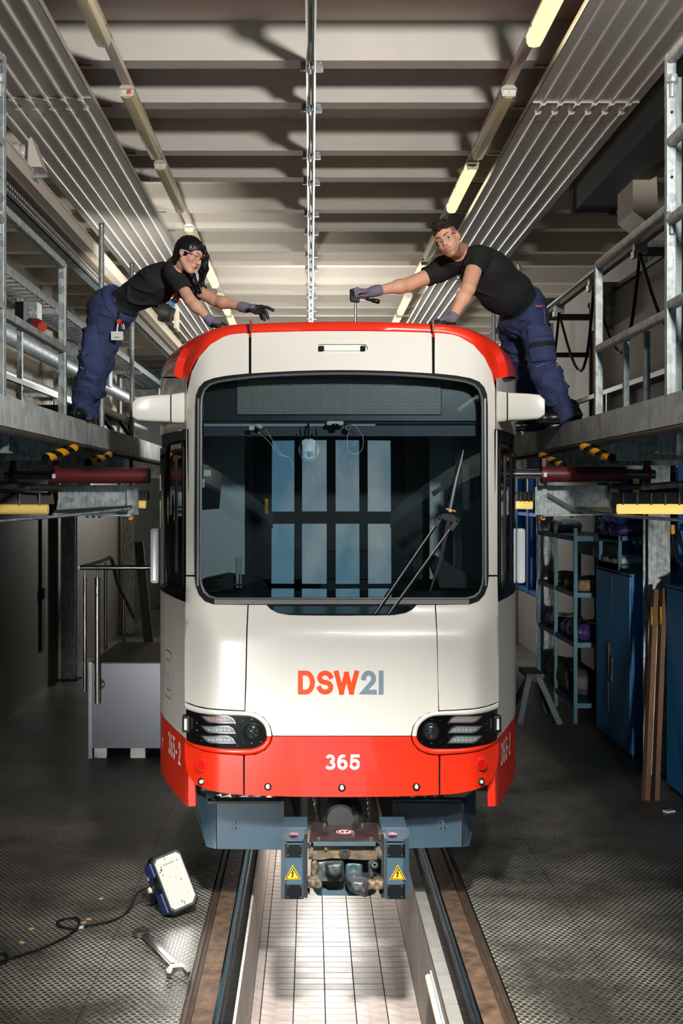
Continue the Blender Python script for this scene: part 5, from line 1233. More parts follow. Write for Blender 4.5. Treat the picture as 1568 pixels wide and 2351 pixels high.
m = MB(); m.b2((2.42, 13.6, 5.02), (2.85, 14.6, 5.05)); m.b2((2.42, 13.6, 4.98), (2.44, 14.6, 5.12)); m.b2((2.2, 13.9, 4.82), (2.42, 14.9, 4.85)); m.build('tray', M_galvd, t)
t = thing('wall_cable_duct', (3.5, 13, 3.9), 'grey sheet steel box column on the right platform wall', 'duct')
m = MB(); m.b2((2.6, 14.6, PZT), (2.9, 14.9, 4.9)); m.build('duct', mat('grey_column', (120, 116, 106), .7), t)
m = MB(); m.tube([(2.58, 14.58, PZT), (2.58, 14.58, 5)], .018, 8); m.tube([(2.86, 14.57, PZT), (2.86, 14.57, 5)], .014, 8); m.build('conduit', M_galvd, t)
m = MB(); m.b2((2.74, 14.52, 4.36), (2.86, 14.6, 4.5), .01); m.build('wall_switch', M_grey, t); m = MB(); m.b2((2.68, 14.55, 3.72), (2.78, 14.6, 3.83), .008); m.build('junction_box', M_grey, t)
t = thing('grey_wall_panel', (2.95, 10.5, 4.2), 'large dull grey partition panel behind the right guard railing', 'partition'); t.name = 'partition_panel'
m = MB(); m.b2((3.05, 8.2, 3.62), (3.08, 13.2, 4.9)); m.build('panel', mat('partition_grey', (104, 102, 96), .8, var=.1), t)
m = MB(); m.b2((3.02, 8.2, 3.60), (3.1, 13.2, 3.64)); m.b2((3.02, 8.2, 4.88), (3.1, 13.2, 4.92)); m.build('frame_rail', M_dark, t)
for y in (8.25, 13.15): m = MB(); m.b2((3.03, y-.03, PZT), (3.09, y+.03, 4.9)); m.build('frame_post', M_dark, t)
t = thing('zinc_panel', (2.2, 6.62, PZT), 'galvanised sheet panel at the right edge behind the tall post', 'panel')
m = MB(); m.b2((1.965, 6.62, PZT), (2.62, 6.63, 5.12)); m.build('sheet', galv('sheet_zinc', (146, 156, 154), (86, 98, 98), 10, .5), t)

# hoses at the far right
t = thing('air_hose', (3.3, 10.5, 2), 'black air hose with a yellow coupling hanging at the right edge', 'hose')
m = MB(); m.tube(catmull([W(1544, 1205, 10), W(1546, 1250, 10), W(1556, 1285, 10), W(1580, 1310, 10)]), .016, 8); m.tube(catmull([W(1556, 1215, 10.1), W(1566, 1255, 10.1), W(1585, 1290, 10.1)]), .016, 8); m.build('hose', M_rubber, t)
m = MB(); m.cyl(W(1544, 1205, 9.99), W(1545, 1226, 9.99), .019, n=10); m.build('coupling', M_yellow, t)

# ================================================================== FLOOR OBJECTS
# work light: built upright in local axes then tilted
t = thing('work_light', W(430, 2092, 8.2), 'lit blue and black square work light standing tilted on the left floor', 'work light')
O = W(402, 2022, 8.15); right = (W(452, 1995, 8.22)-W(378, 2027, 8.08)); right.normalize(); upv = (W(366, 1972, 8.2)-W(398, 2083, 8.1)).normalized()
nrm = right.cross(upv).normalized(); nrm = nrm if nrm.y < 0 else -nrm; upv = right.cross(-nrm).normalized(); upv = upv if upv.z > 0 else -upv
R = Matrix((right, -nrm, upv)).transposed(); S_ = FPX/8.15
def LP(a, b, c): return O+right*a-nrm*b+upv*c
hw, hh = .098, .176
def octa(k, c): return [LP(x*k, 0, z*k) for x, z in ((-hw+c, -hh), (hw-c*1.6, -hh), (hw, -hh+c*1.6), (hw, hh-c), (hw-c, hh), (-hw+c, hh), (-hw, hh-c), (-hw, -hh+c))]
m = MB(); m.prism(octa(1.14, .02), -nrm*.08); m.build('frame', M_black, t)
m = MB(); m.prism([p+nrm*.006 for p in octa(1.06, .022)], -nrm*.05); m.build('bezel', mat('bezel_grey', (64, 74, 78), .4), t)
m = MB(); m.prism([p+nrm*.008 for p in octa(.98, .024)], -nrm*.01); m.build('light_panel', mat('light_panel', (40, 40, 38), .5, emit=(255, 250, 234), estr=.93), t)
m = MB(); m.box(O-nrm*.125, (hw*2.2, .09, hh*2.05), R, .02); m.box(O-nrm*.20+upv*.07, (hw*1.9, .08, hh*1.1), R, .03); m.build('back_housing', M_navyd, t)
m = MB(); m.box(O-nrm*.06-right*hw*1.13+upv*-.11, (.03, .09, .14), R, .01); m.box(O-nrm*.06-right*hw*1.13+upv*.12, (.03, .09, .10), R, .01); m.build('corner_guard', M_navyd, t)
h0 = O-nrm*.12-right*hw*1.25+upv*.01; hb = W(352, 2085, 8.35); hb.z = .02
m = MB(); m.bar(h0, hb, .03, .06, (0, 1, 0), .008); m.bar(hb, hb+right*.22+Vector((0, .05, 0)), .05, .035, (0, 0, 1), .008); m.build('stand_bracket', M_black, t)
m = MB(); m.lathe([(.021, 0), (.018, .016)], h0-right*.015, -right, 16); m.build('pivot_knob', mat('knob_cream', (206, 200, 176), .5), t)
m = MB(); c = O-nrm*.19-right*(hw*.95+.002)+upv*.085; m.box(c, (.004, .03, .026), R); m.build('sticker', M_whitep, t)
tm, wd = text_mb('SCANGRIP', (0, 0, 0), (1, 0, 0), (0, 1, 0), 1, .02)
k = .085/wd; m = MB(); m.add([LP(-hw*.48+v[0]*k, -.0095, hh*.66+v[1]*k) for v in tm.v], tm.f); m.build('brand_lettering', mat('lettering_grey', (96, 98, 110), .5), t)
m = MB(); m.add([LP(-hw*.60+v[0]*.008, -.0095, hh*.66+v[1]*.012) for v in text_mb('(', (0, 0, 0), (1, 0, 0), (0, 1, 0), 1, .03)[0].v], text_mb('(', (0, 0, 0), (1, 0, 0), (0, 1, 0), 1, .03)[0].f); m.build('brand_mark', mat('mark_red', (226, 60, 40), .5), t)
m = MB(); rn = random.Random(5)
for a, c, w1, h1 in ((-.2, .93, .003, .03), (-.72, .55, .01, .012), (-.85, .5, .006, .012), (-.72, .36, .004, .014), (.1, .1, .003, .008), (.4, -.02, .004, .016), (-.1, -.8, .004, .022), (.05, -.88, .004, .03), (-.3, .2, .003, .006), (.5, -.6, .003, .006), (.62, .7, .004, .01), (-.66, .62, .004, .02)):
    m.box(LP(a*hw, -.0095, c*hh), (w1, .001, h1), R)
m.build('dirt_speck', M_letter_k, t)
d = bpy.data.lights.new('work_light_beam', 'AREA'); d.shape = 'RECTANGLE'; d.size = .18; d.size_y = .32; d.energy = 2.4; d.color = (1, .98, .92); d.spread = 2.4
o = bpy.data.objects.new('work_light_beam', d); COL.objects.link(o); o.location = O+nrm*.02; o.rotation_euler = nrm.to_track_quat('-Z', 'Y').to_euler()
# its cable
def onfloor(x, y, z=.008): Y = (CAMZ-z)*FPX/(y-VY); return Vector(((x-VX)*Y/FPX, Y, z))
pts = [h0+Vector((0, .05, 0)), W(318, 2060, 8.25)] + [onfloor(*p) for p in ((290, 2096), (250, 2116), (190, 2128), (170, 2133), (138, 2127), (132, 2116), (150, 2110), (176, 2112), (183, 2124), (172, 2140), (140, 2158), (90, 2180), (40, 2196), (8, 2206), (-30, 2216))]
pts[1].z = .12
for i in (9, 10, 11): pts[i].z = .02
m = MB(); m.tube(catmull(pts, 6), .0075, 8); o = m.build('power_cable', M_rubber); tag(o, 'thin black power cable with a small loop lying on the left floor', 'cable')
m = MB(); m.tube(catmull([onfloor(*p) for p in ((-20, 2190), (10, 2190), (18, 2200), (6, 2212), (-20, 2214))], 6), .009, 8); tag(m.build('power_cable', M_rubber), 'black cable bend at the left edge of the floor', 'cable')
m = MB(); m.tube([onfloor(180, 2130, .012), onfloor(192, 2129, .012)], .011, 8); tag(m.build('cable_tie', M_grey), 'small grey cable tie on the loop of the power cable', 'cable tie')
# combination wrench
a, b = onfloor(325, 2141, .02), onfloor(408, 2228, .02); d_ = (b-a).normalized(); p_ = Vector((d_.y, -d_.x, 0)); up_ = Vector((0, 0, 1))
t = thing('combination_wrench', (a+b)/2, 'large steel combination wrench lying on the studded floor', 'wrench')
m = MB(); m.prism([a+d_*.04-p_*.022, a+d_*.04+p_*.022, b-d_*.05+p_*.026, b-d_*.05-p_*.026], up_*.012); M_wr = mat('wrench_steel', (136, 134, 128), .32, .9, var=.2, vscale=14); m.build('shank', M_wr, t)
m = MB(); m.prism([p+up_*.012 for p in (a+d_*.07-p_*.009, a+d_*.07+p_*.009, b-d_*.09+p_*.011, b-d_*.09-p_*.011)], up_*.003); m.build('shank_inlay', M_steel, t)
# box end ring
m = MB(); n = 24; vs = []; c = a+d_*.0
for k in range(n):
    an = 2*PI*k/n; e = d_*math.cos(an)+p_*math.sin(an); ri = .030+.004*math.cos(6*an)
    for r, z in ((.055, 0), (.055, .028), (ri, .028), (ri, 0)): vs.append(c+e*r+up_*(z-.012))
m.add(vs, [(4*k+j, 4*((k+1) % n)+j, 4*((k+1) % n)+(j+1) % 4, 4*k+(j+1) % 4) for k in range(n) for j in range(4)]); m.build('ring_end', M_wr, t)
prof = [(-.06, .026), (-.03, .05), (.02, .072), (.07, .068), (.085, .05), (.04, .036), (.0, .03), (-.004, 0), (.0, -.03), (.04, -.036), (.085, -.05), (.07, -.068), (.02, -.072), (-.03, -.05), (-.06, -.026)]
q = math.radians(14); m = MB(); m.prism([b+(d_*math.cos(q)+p_*math.sin(q))*u+(p_*math.cos(q)-d_*math.sin(q))*v-up_*.008 for u, v in prof], up_*.026); m.build('jaw_end', M_wr, t)
# small litter
for i, (x, y, lb) in enumerate(((233, 2062, 'tan wood chip on the left floor between work light and dark wall'), (204, 2110, 'larger tan wood chip touching the right side of the cable loop'), (192, 2118, 'tan wood chip just beside the cable tie on the loop'), (50, 2163, 'tan wood chip nearest the left edge of the floor'), (72, 2132, 'pale wood chip left of the cable loop'))):
    c = onfloor(x, y, .004); m = MB(); m.box(c, (.02, .035, .006), Matrix.Rotation(i*1.3, 3, 'Z')); tag(m.build('wood_chip', mat('chip_tan', (196, 168, 120), .8)), lb, 'chip', 'wood chips near the cable')
c = onfloor(1536, 1862, .01); m = MB(); m.box(c, (.09, .06, .015), Matrix.Rotation(.4, 3, 'Z')); tag(m.build('paper_scrap', M_whitep), 'pale crumpled scrap on the floor by the right cabinet', 'scrap')
# ================================================================== UNDER THE TRAM: DEFLECTORS AND COUPLER
for sg, pts, wing, lab in ((-1, [(498, 1840), (652, 1840), (651, 1951), (498, 1949)], [(444, 1808), (496, 1836), (496, 1949), (474, 1944), (450, 1868)], 'left'), (1, [(902, 1836), (1060, 1836), (1060, 1944), (902, 1949)], [(1063, 1836), (1092, 1812), (1092, 1870), (1078, 1942), (1063, 1945)], 'right')):
    Yd = 8.1; m = MB(); m.prism([W(a, b, Yd) for a, b in pts], (0, .012, 0)); d = m.build('rail_guard', M_navy, tram)
    m = MB(); e = [(wing[i], Yd+(.005 if i in ((1, 2) if sg < 0 else (0, 4)) else (.10 if i in (3,) else .28))) for i in range(5)]
    m.prism([W(a[0], a[1], y) for a, y in e], (0, .012, 0)); m.build('guard_wing', M_navy, tram)
    m = MB()
    for y in (1888, 1901):
        x = 537 if sg < 0 else 1017; m.lathe([(.016, 0), (.016, .004), (.009, .006), (.009, .012)], W(x, y, Yd-.001), (0, -1, 0), 12)
    m.build('bolt', M_chrome, d)
    m = MB(); xx = (478, 645) if sg < 0 else (905, 1070); m.bar(W(xx[0], 1838, Yd+.05), W(xx[1], 1838, Yd+.05), .1, .016); m.build('guard_bracket', M_dark, tram)
    for x in ((498, 520, 560, 588) if sg < 0 else (925, 960, 985, 1010)):
        m = MB(); m.bar(W(x, 1825, Yd+.12), W(x+6, 1842, Yd+.12), .05, .01, (0, 1, 0)); m.build('hanger', M_steel, tram)
# underfloor bits around the coupler
M_und = mat('underfloor_black', (30, 33, 33), .6)
m = MB(); a, b = W(655, 1826, 8.7), W(910, 1826, 8.7); m.b2((a.x, 8.6, .72), (b.x, 9.6, .92)); m.build('headstock', M_und, tram)
for x0, x1, y1 in ((664, 706, 1876), (866, 912, 1880)):
    a, b = W(x0, 1830, 8.5), W(x1, y1, 8.5); m = MB(); m.prism([a, (b.x, 8.5, a.z), (b.x, 8.5, b.z), (a.x+.04, 8.5, b.z-.02), (a.x+.02, 8.5, (a.z+b.z)/2)], (0, .05, 0)); m.build('bracket_plate', M_und, tram)
# coupler
YC = 7.46; cp = thing('coupler', W(790, 1935, YC), 'rusty automatic coupler between two blue electric boxes, sticking out below the bumper', 'coupler')
c0 = Vector(W(786, 1860, 8.2)); m = MB(); m.lathe([(.10, -.25), (.135, -.22), (.135, .0), (.125, .04), (.125, .2)], c0, (0, 1, -.1), 24); m.build('drawbar_collar', M_und, cp)
m = MB(); m.lathe([(.085, 0), (.088, .5)], W(780, 1868, 7.95)+Vector((0, -.15, 0)), (0, 1, .1), 20); m.build('drawbar', mat('drawbar_grey', (72, 74, 76), .5, .4, var=.2), cp)
tp = [W(716, 1933, 7.44), W(866, 1933, 7.44), W(873, 1927, 7.46), W(864, 1888, 7.87), W(716, 1887, 7.87), W(710, 1927, 7.46)]
for p in tp: p.z = .70
m = MB(); m.prism(tp, (0, 0, -.012)); cv = m.build('top_cover', mat('cover_purple_steel', (112, 96, 98), .32, .7, rgb2=(64, 54, 58), vscale=10), cp)
m = MB(); m.prism([tp[0]+Vector((.01, -.003, -.003)), tp[1]+Vector((-.01, -.003, -.003)), tp[1]+Vector((-.01, -.003, -.028)), tp[0]+Vector((.01, -.003, -.028))], (0, .004, 0)); m.build('cover_lip', M_steel, cv)
m = MB()
for px, py in ((745, 1896), (832, 1896), (811, 1918), (732, 1929), (852, 1929)):
    Y = (CAMZ-.70)*FPX/(py-VY); m.lathe([(.011, 0), (.011, .016), (.006, .018)], ((px-VX)*Y/FPX, Y, .70), (0, 0, 1), 8)
m.build('cover_bolt', M_bolt, cv)
def sticker(cx, cy, rx, z, par):
    Y = (CAMZ-z)*FPX/(cy-VY); c = Vector(((cx-VX)*Y/FPX, Y, z)); r = rx*Y/FPX
    def dd(rr, m_, dz, nm):
        q = MB(); q.add([c+Vector((math.cos(2*PI*k/24)*rr, math.sin(2*PI*k/24)*rr*.9, dz)) for k in range(24)], [tuple(range(24))]); return q.build(nm, m_, par)
    dd(r, M_letter_w, .0008, 'no_step_sticker'); dd(r*.93, M_sign_r, .0013, 'sticker_ring'); dd(r*.72, M_letter_w, .0018, 'sticker_disc')
    q = MB()
    for s_ in (-1, 1):
        o = c+Vector((s_*r*.27, 0, .0023)); q.add([o+Vector((math.cos(2*PI*k/12)*r*.17+s_*math.sin(2*PI*k/12)*r*.08, math.sin(2*PI*k/12)*r*.42, 0)) for k in range(12)], [tuple(range(12))])
    q.build('footprint', M_letter_k, par)
    q = MB(); e = Vector((.75, .62, 0)).normalized(); f_ = Vector((-e.y, e.x, 0)); o = c+Vector((0, 0, .0028)); q.add([o+e*r*.8+f_*r*.09, o-e*r*.8+f_*r*.09, o-e*r*.8-f_*r*.09, o+e*r*.8-f_*r*.09], [(0, 1, 2, 3)]); q.build('sticker_bar', M_sign_r, par)
sticker(792, 1910, 20, .70, cp)
# rusty front plate with ring
m = MB(); m.prism([W(x, y, YC+.02) for x, y in ((714, 1941), (870, 1941), (877, 1955), (876, 1974), (830, 1974), (800, 1972), (760, 1970), (740, 1974), (708, 1973), (708, 1958))], (0, .05, 0)); fp = m.build('front_plate', M_castrust, cp)
m = MB(); C = W(791.5, 1958, YC+.02); m.lathe([(.036, 0), (.036, .008), (.022, .01), (.018, .0)], C, (0, -1, 0), 24); m.build('ring_seal', mat('ring_brown', (60, 50, 40), .5), fp)
m = MB(); m.lathe([(.024, .0), (.024, .012), (.015, .013), (.013, .005)], C, (0, -1, 0), 20); m.build('ring_bore', mat('bore_dark', (46, 54, 58), .4), fp)
m = MB(); m.lathe([(.012, 0), (.012, .012), (.006, .014)], W(749, 1948, YC+.02), (0, -1, 0), 12); m.build('brass_plug', mat('brass_plug', (190, 150, 80), .35, .8), fp)
for x, y in ((714, 1964), (870, 1964), (713, 2028), (870, 2028)):
    m = MB(); m.lathe([(.015, 0), (.015, .018), (.008, .02)], W(x, y, YC+.01), (0, -1, 0), 6); m.build('bolt_head', M_cast, cp)
# castings
def blob(name, f, lo, hi, m_, h=.006): return sdf_obj(name, f, lo, hi, h, m_, cp)
sC = YC/FPX
def WC(x, y, dy=0): return W(x, y, YC+dy)
def convex(planes_, c):
    """intersection of half spaces given by px polygon in front view with tapered depth"""
    return None
def wedge(P, poly, y0, y1, apex, k=.012):
    d = None; n = len(poly); A_ = [WC(*p) for p in poly]; ap = Vector(apex); cen = sum(A_, Vector())/n
    for i in range(n):
        a, b = A_[i].copy(), A_[(i+1) % n].copy(); a.y = b.y = y1; nn = (b-a).cross(ap-a); nn.normalize()
        if nn.dot(Vector((cen.x, y1+.02, cen.z))-a) > 0: nn = -nn
        e = plane(P, a, nn); d = e if d is None else smax(d, e, k)
    return smax(smax(d, plane(P, (0, y1+.02, 0), (0, 1, 0)), k), -(P[:, 1]-y0), k)
def f_l(P):
    d = rbox(P, WC(758, 1998, .09), (.082, .06, .075), .02)
    d = smin(d, wedge(P, [(744, 1986), (790, 1980), (790, 2016), (776, 2026), (746, 2018)], YC-.04, YC+.06, WC(768, 2000, -.22)), .01)
    return d+.003*np.sin(P[:, 0]*90)*np.sin(P[:, 2]*80+P[:, 0]*40)
blob('cone_casting', f_l, WC(720, 2035, -.06), WC(800, 1965, .17), M_cast)
blob('pocket_casting', lambda P: smax(rbox(P, WC(812, 1998, .10), (.055, .05, .06), .025), -ell(P, WC(812, 1997, .02), (.035, .04, .045)), .01), WC(788, 2025, .0), WC(838, 1968, .17), mat('pocket_blue', (62, 82, 86), .5, .3))
def f_h(P):
    d = wedge(P, [(795, 2022), (842, 2020), (848, 2040), (846, 2068), (832, 2066), (800, 2048)], YC-.10, YC+.05, WC(826, 2040, -.30))
    d = smin(d, cone(P, WC(812, 2020, .05), WC(840, 2032, .02), .045, .03), .02)
    return d+.003*np.sin(P[:, 0]*110)*np.sin(P[:, 2]*95)
blob('hook_casting', f_h, WC(785, 2080, -.14), WC(862, 2005, .12), mat('hook_blue_grey', (116, 128, 138), .4, .6, rgb2=(76, 70, 66), vscale=16, bump=.4))
blob('latch_arm', lambda P: smin(chain(P, [WC(852, 1982, .02), WC(852, 2008, .02), WC(846, 2022, .03)], [.02, .016, .02], .01), smax(ell(P, WC(860, 1986, .0), (.026, .03, .026)), -cone(P, WC(860, 1986, -.1), WC(860, 1986, .1), .008, .008), .005), .012), WC(835, 2035, -.05), WC(875, 1970, .09), M_cast)
blob('left_lug', lambda P: smin(rbox(P, WC(722, 2026, .03), (.045, .04, .03), .015), chain(P, [WC(722, 1980, .04), WC(722, 2020, .04)], [.022, .026], .01), .02)+.004*np.sin(P[:, 0]*120)*np.sin(P[:, 2]*100), WC(700, 2045, -.05), WC(745, 1968, .12), M_castrust)
blob('right_lug', lambda P: rbox(P, WC(862, 2028, .03), (.05, .05, .035), .02)+.004*np.sin(P[:, 0]*120)*np.sin(P[:, 2]*100), WC(838, 2048, -.05), WC(888, 2008, .12), M_castrust)
m = MB(); m.b2(tuple(WC(716, 2040, .14)), tuple(WC(872, 1945, .34))); m.build('coupler_body', M_und, cp)
m = MB(); m.prism([WC(x, y, .10) for x, y in ((716, 2036), (740, 2034), (752, 2044), (835, 2046), (850, 2036), (866, 2034), (862, 2050), (850, 2057), (730, 2056), (722, 2048))], (0, .06, 0)); m.build('lower_guard', mat('guard_blue', (66, 84, 96), .5), cp)
# electric boxes
for sg, x0, x1, lab in ((-1, 645, 698, 'left'), (1, 884, 939, 'right')):
    xm = (x0+x1)/2; ins = (x1, x0)[sg > 0]; ou = (x0, x1)[sg > 0]
    def sec(y): return [W(ou, y, YC+.05), W(ou+(-sg)*14, y, YC), W(ins+sg*4, y, YC), W(ins, y, YC+.02), W(ins, y, YC+.12), W(ou, y, YC+.16)]
    t_, b_ = sec(1932), sec(2064); m = MB(); m.add(t_+b_, [(k, (k+1) % 6, (k+1) % 6+6, k+6) for k in range(6)]+[tuple(range(6)), tuple(range(11, 5, -1))]); bx = m.build('electric_box', M_navy, cp)
    tz = .72; r_ = sec(1926)
    for p in r_: p.z = .735 if p.y > YC+.1 else .705
    m = MB(); m.add([p+Vector((0, 0, -.02)) for p in r_]+r_, [(k, (k+1) % 6, (k+1) % 6+6, k+6) for k in range(6)]+[tuple(range(6, 12)), tuple(range(5, -1, -1))]); m.build('box_lid', M_navy, bx)
    a, b = W(x0+6 if sg < 0 else x0-12, 1897, YC+.3), W(x1+8 if sg < 0 else x1-8, 1930, YC+.3); m = MB(); m.b2((a.x, YC+.16, .70), (b.x, YC+.42, .735), .006); m.build('rear_lid', M_navy, bx)
    sticker(675 if sg < 0 else 902, 1914, 10, .7385, bx)
    for yb, yt in ((1968, 1939), (2064, 2031)):
        o_ = Vector((0, -.004, 0)); q = [W(ou+(-sg)*9, yb, YC+.018)+o_, W(ou+(-sg)*14, yb, YC)+o_, W(ins+sg*5, yb, YC)+o_]; q2 = [Vector((p.x, p.y, W(0, yt, YC).z)) for p in q]
        m = MB(); m.add(q+q2+[p+Vector((0, .003, 0)) for p in q+q2], [(0, 1, 4, 3), (1, 2, 5, 4), (6, 7, 10, 9), (7, 8, 11, 10), (0, 3, 9, 6), (2, 8, 11, 5), (3, 4, 10, 9), (4, 5, 11, 10)]); m.build('rubber_strap', M_black, bx)
        m = MB()
        for xx in (ou+(-sg)*16, ins+sg*8):
            for yy in (yb-4, yt+4): m.lathe([(.005, 0), (.003, .003)], W(xx, yy, YC-.004), (0, -1, 0), 6)
        m.build('rivet', M_bolt, bx)
    # warning triangle
    cx = 672 if sg < 0 else 913; tri = lambda k, dy: [W(cx+a*k, 2007.5+b*k+(1-k)*4, YC-dy) for a, b in ((0, -22), (18.5, 12), (-18.5, 12))]
    for k, dy, m_, nm in ((1, .003, M_yellow, 'warning_sign'), (.88, .0036, M_letter_k, 'sign_border'), (.72, .0042, M_yellow, 'sign_field')):
        q = MB(); q.add(tri(k, dy), [(0, 1, 2)]); q.build(nm, m_, bx)
    q = MB(); bolt_ = [(1.5, -11), (-4, 1), (-.5, 1), (-2.2, 6), (-4.2, 5), (-1.6, 11), (2.2, 6.2), (.3, 6.4), (3.6, -1.6), (.2, -1.6), (3.4, -10)]
    q.add([W(cx+a, 2003+b*.95+2, YC-.0048) for a, b in bolt_], [tuple(range(len(bolt_)))]); q.build('bolt_symbol', M_letter_k, bx)
    m = MB(); m.b2((min(W(ins, 0, YC).x, W(ins-sg*8, 0, YC).x), YC+.03, .335), (max(W(ins, 0, YC).x, W(ins-sg*8, 0, YC).x), YC+.14, .70)); m.build('box_carrier', M_und, cp)
    for y in (1943, 2047): m = MB(); c = W(ins-sg*7, y, YC+.06); m.lathe([(.02, -.03), (.02, 0), (.013, .0), (.013, .022)], c, (0, -1, 0), 6); m.build('hex_bolt', M_cast, cp)
# safety chains: separate links
for x0, x1, y0, y1 in ((722, 729, 1832, 1888), (846, 848, 1832, 1878)):
    for k in range(8):
        c = W(x0+(x1-x0)*k/7, y0+(y1-y0)*k/7, 8.05); m = MB(); rot = Matrix.Rotation((k % 2)*PI/2+.3, 3, 'Z')
        m.tube([c+rot@Vector((math.cos(a)*.010, 0, math.sin(a)*.018)) for a in [2*PI*i/10 for i in range(10)]], .0035, 6, closed=True); m.build('chain_link', M_steel, cp)
# ================================================================== PEOPLE
from mathutils.bvhtree import BVHTree
M_skin = mat('skin', (214, 162, 134), .5, attr=True, bump=.06, bscale=180)
M_hairw = mat('black_hair', (22, 20, 22), .36, rgb2=(10, 9, 10), vscale=30, stretch=(1, 1, .2), bump=.5, bscale=70)
M_hairm = mat('dark_brown_hair', (58, 44, 34), .55, rgb2=(24, 18, 15), vscale=60, bump=1., bscale=160)
M_shirt = mat('black_jersey', (27, 29, 31), .85, var=.25, vscale=20, bump=.25, bscale=220)
M_trou = mat('navy_work_cloth', (52, 64, 104), .85, var=.3, vscale=14, bump=.3, bscale=150)
M_trou2 = mat('navy_pocket_cloth', (58, 70, 112), .85, var=.25, vscale=16, bump=.3, bscale=150)
M_glove = mat('work_glove', (120, 116, 134), .6, attr=True, bump=.3, bscale=200)
M_shoe = mat('black_leather', (22, 22, 23), .3, coat=.3, bump=.2, bscale=60)
M_clear = glass('clear_lens', (246, 248, 248), 1.35)
def ax3(f, up):
    f = Vector(f).normalized(); u = Vector(up); u = (u-f*u.dot(f)).normalized(); l = u.cross(f); return np.array([f, l, u], np.float32)   # rows: forward, left, up
def head_sdf(q, male):
    """q in head axes (forward, left, up), metres"""
    x, y, z = q[:, 0], q[:, 1], q[:, 2]; qa = q.copy(); qa[:, 1] = np.abs(y); k = 1. if male else .94
    d = ell(q, (-.012, 0, .034), (.100, .077, .088)); d = smin(d, ell(q, (.030, 0, -.028), (.064, .060*k, .084)), .03)
    d = smin(d, cone(qa, (.0, .050*k, -.048), (.056, .018*k, -.100), .022, .017), .03)
    d = smin(d, ell(q, (.068, 0, -.104), (.020, .022*k, .016)), .02)
    d = smin(d, ell(qa, (.060, .040, -.020), (.024, .022, .022)), .022)
    d = smin(d, cone(qa, (.086, .010, .024), (.070, .046, .022), .010, .008), .018 if male else .024)
    d = smax(d, -ell(qa, (.104, .032, .003), (.024, .019, .013)), .012)
    d = smin(d, cone(q, (.088, 0, .018), (.112, 0, -.028), .0075, .0105), .010)
    d = smin(d, ell(qa, (.102, .0115, -.034), (.011, .0075, .0075)), .006)
    d = smin(d, ell(q, (.086, 0, -.066), (.014, .024, .015)), .014)
    d = smin(d, ell(qa, (.074, .032, .003), (.0142, .0142, .0142)), .004); d = smax(d, -ell(qa, (.090, .032, .002), (.016, .0118, .0046)), .0015)
    e = np.array([[.96, 0, -.28], [0, 1, 0], [.28, 0, .96]])
    d = smin(d, smax(ell(qa, (-.010, .080, -.002), (.020, .008, .032), e), -ell(qa, (-.006, .088, .0), (.012, .006, .021), e), .004), .006)
    return d
class Head:
    def __init__(s, H, f, up, sc_, male): s.H = A3(H); s.M = ax3(f, up); s.s = sc_; s.male = male
    def loc(s, P): return ((P-s.H)@s.M.T)/s.s
    def w(s, p): return Vector((s.H+(A3(p)@s.M)*s.s).tolist())
    def d(s, P): return head_sdf(s.loc(P), s.male)*s.s
    def surf(s, y, z, x0=.16):
        lo, hi = .02, x0
        for _ in range(22):
            m_ = (lo+hi)/2
            if head_sdf(np.array([[m_, y, z]], np.float32), s.male)[0] < 0: lo = m_
            else: hi = m_
        return lo
    def on(s, y, z, off=0.): return s.w((s.surf(y, z)+off, y, z))
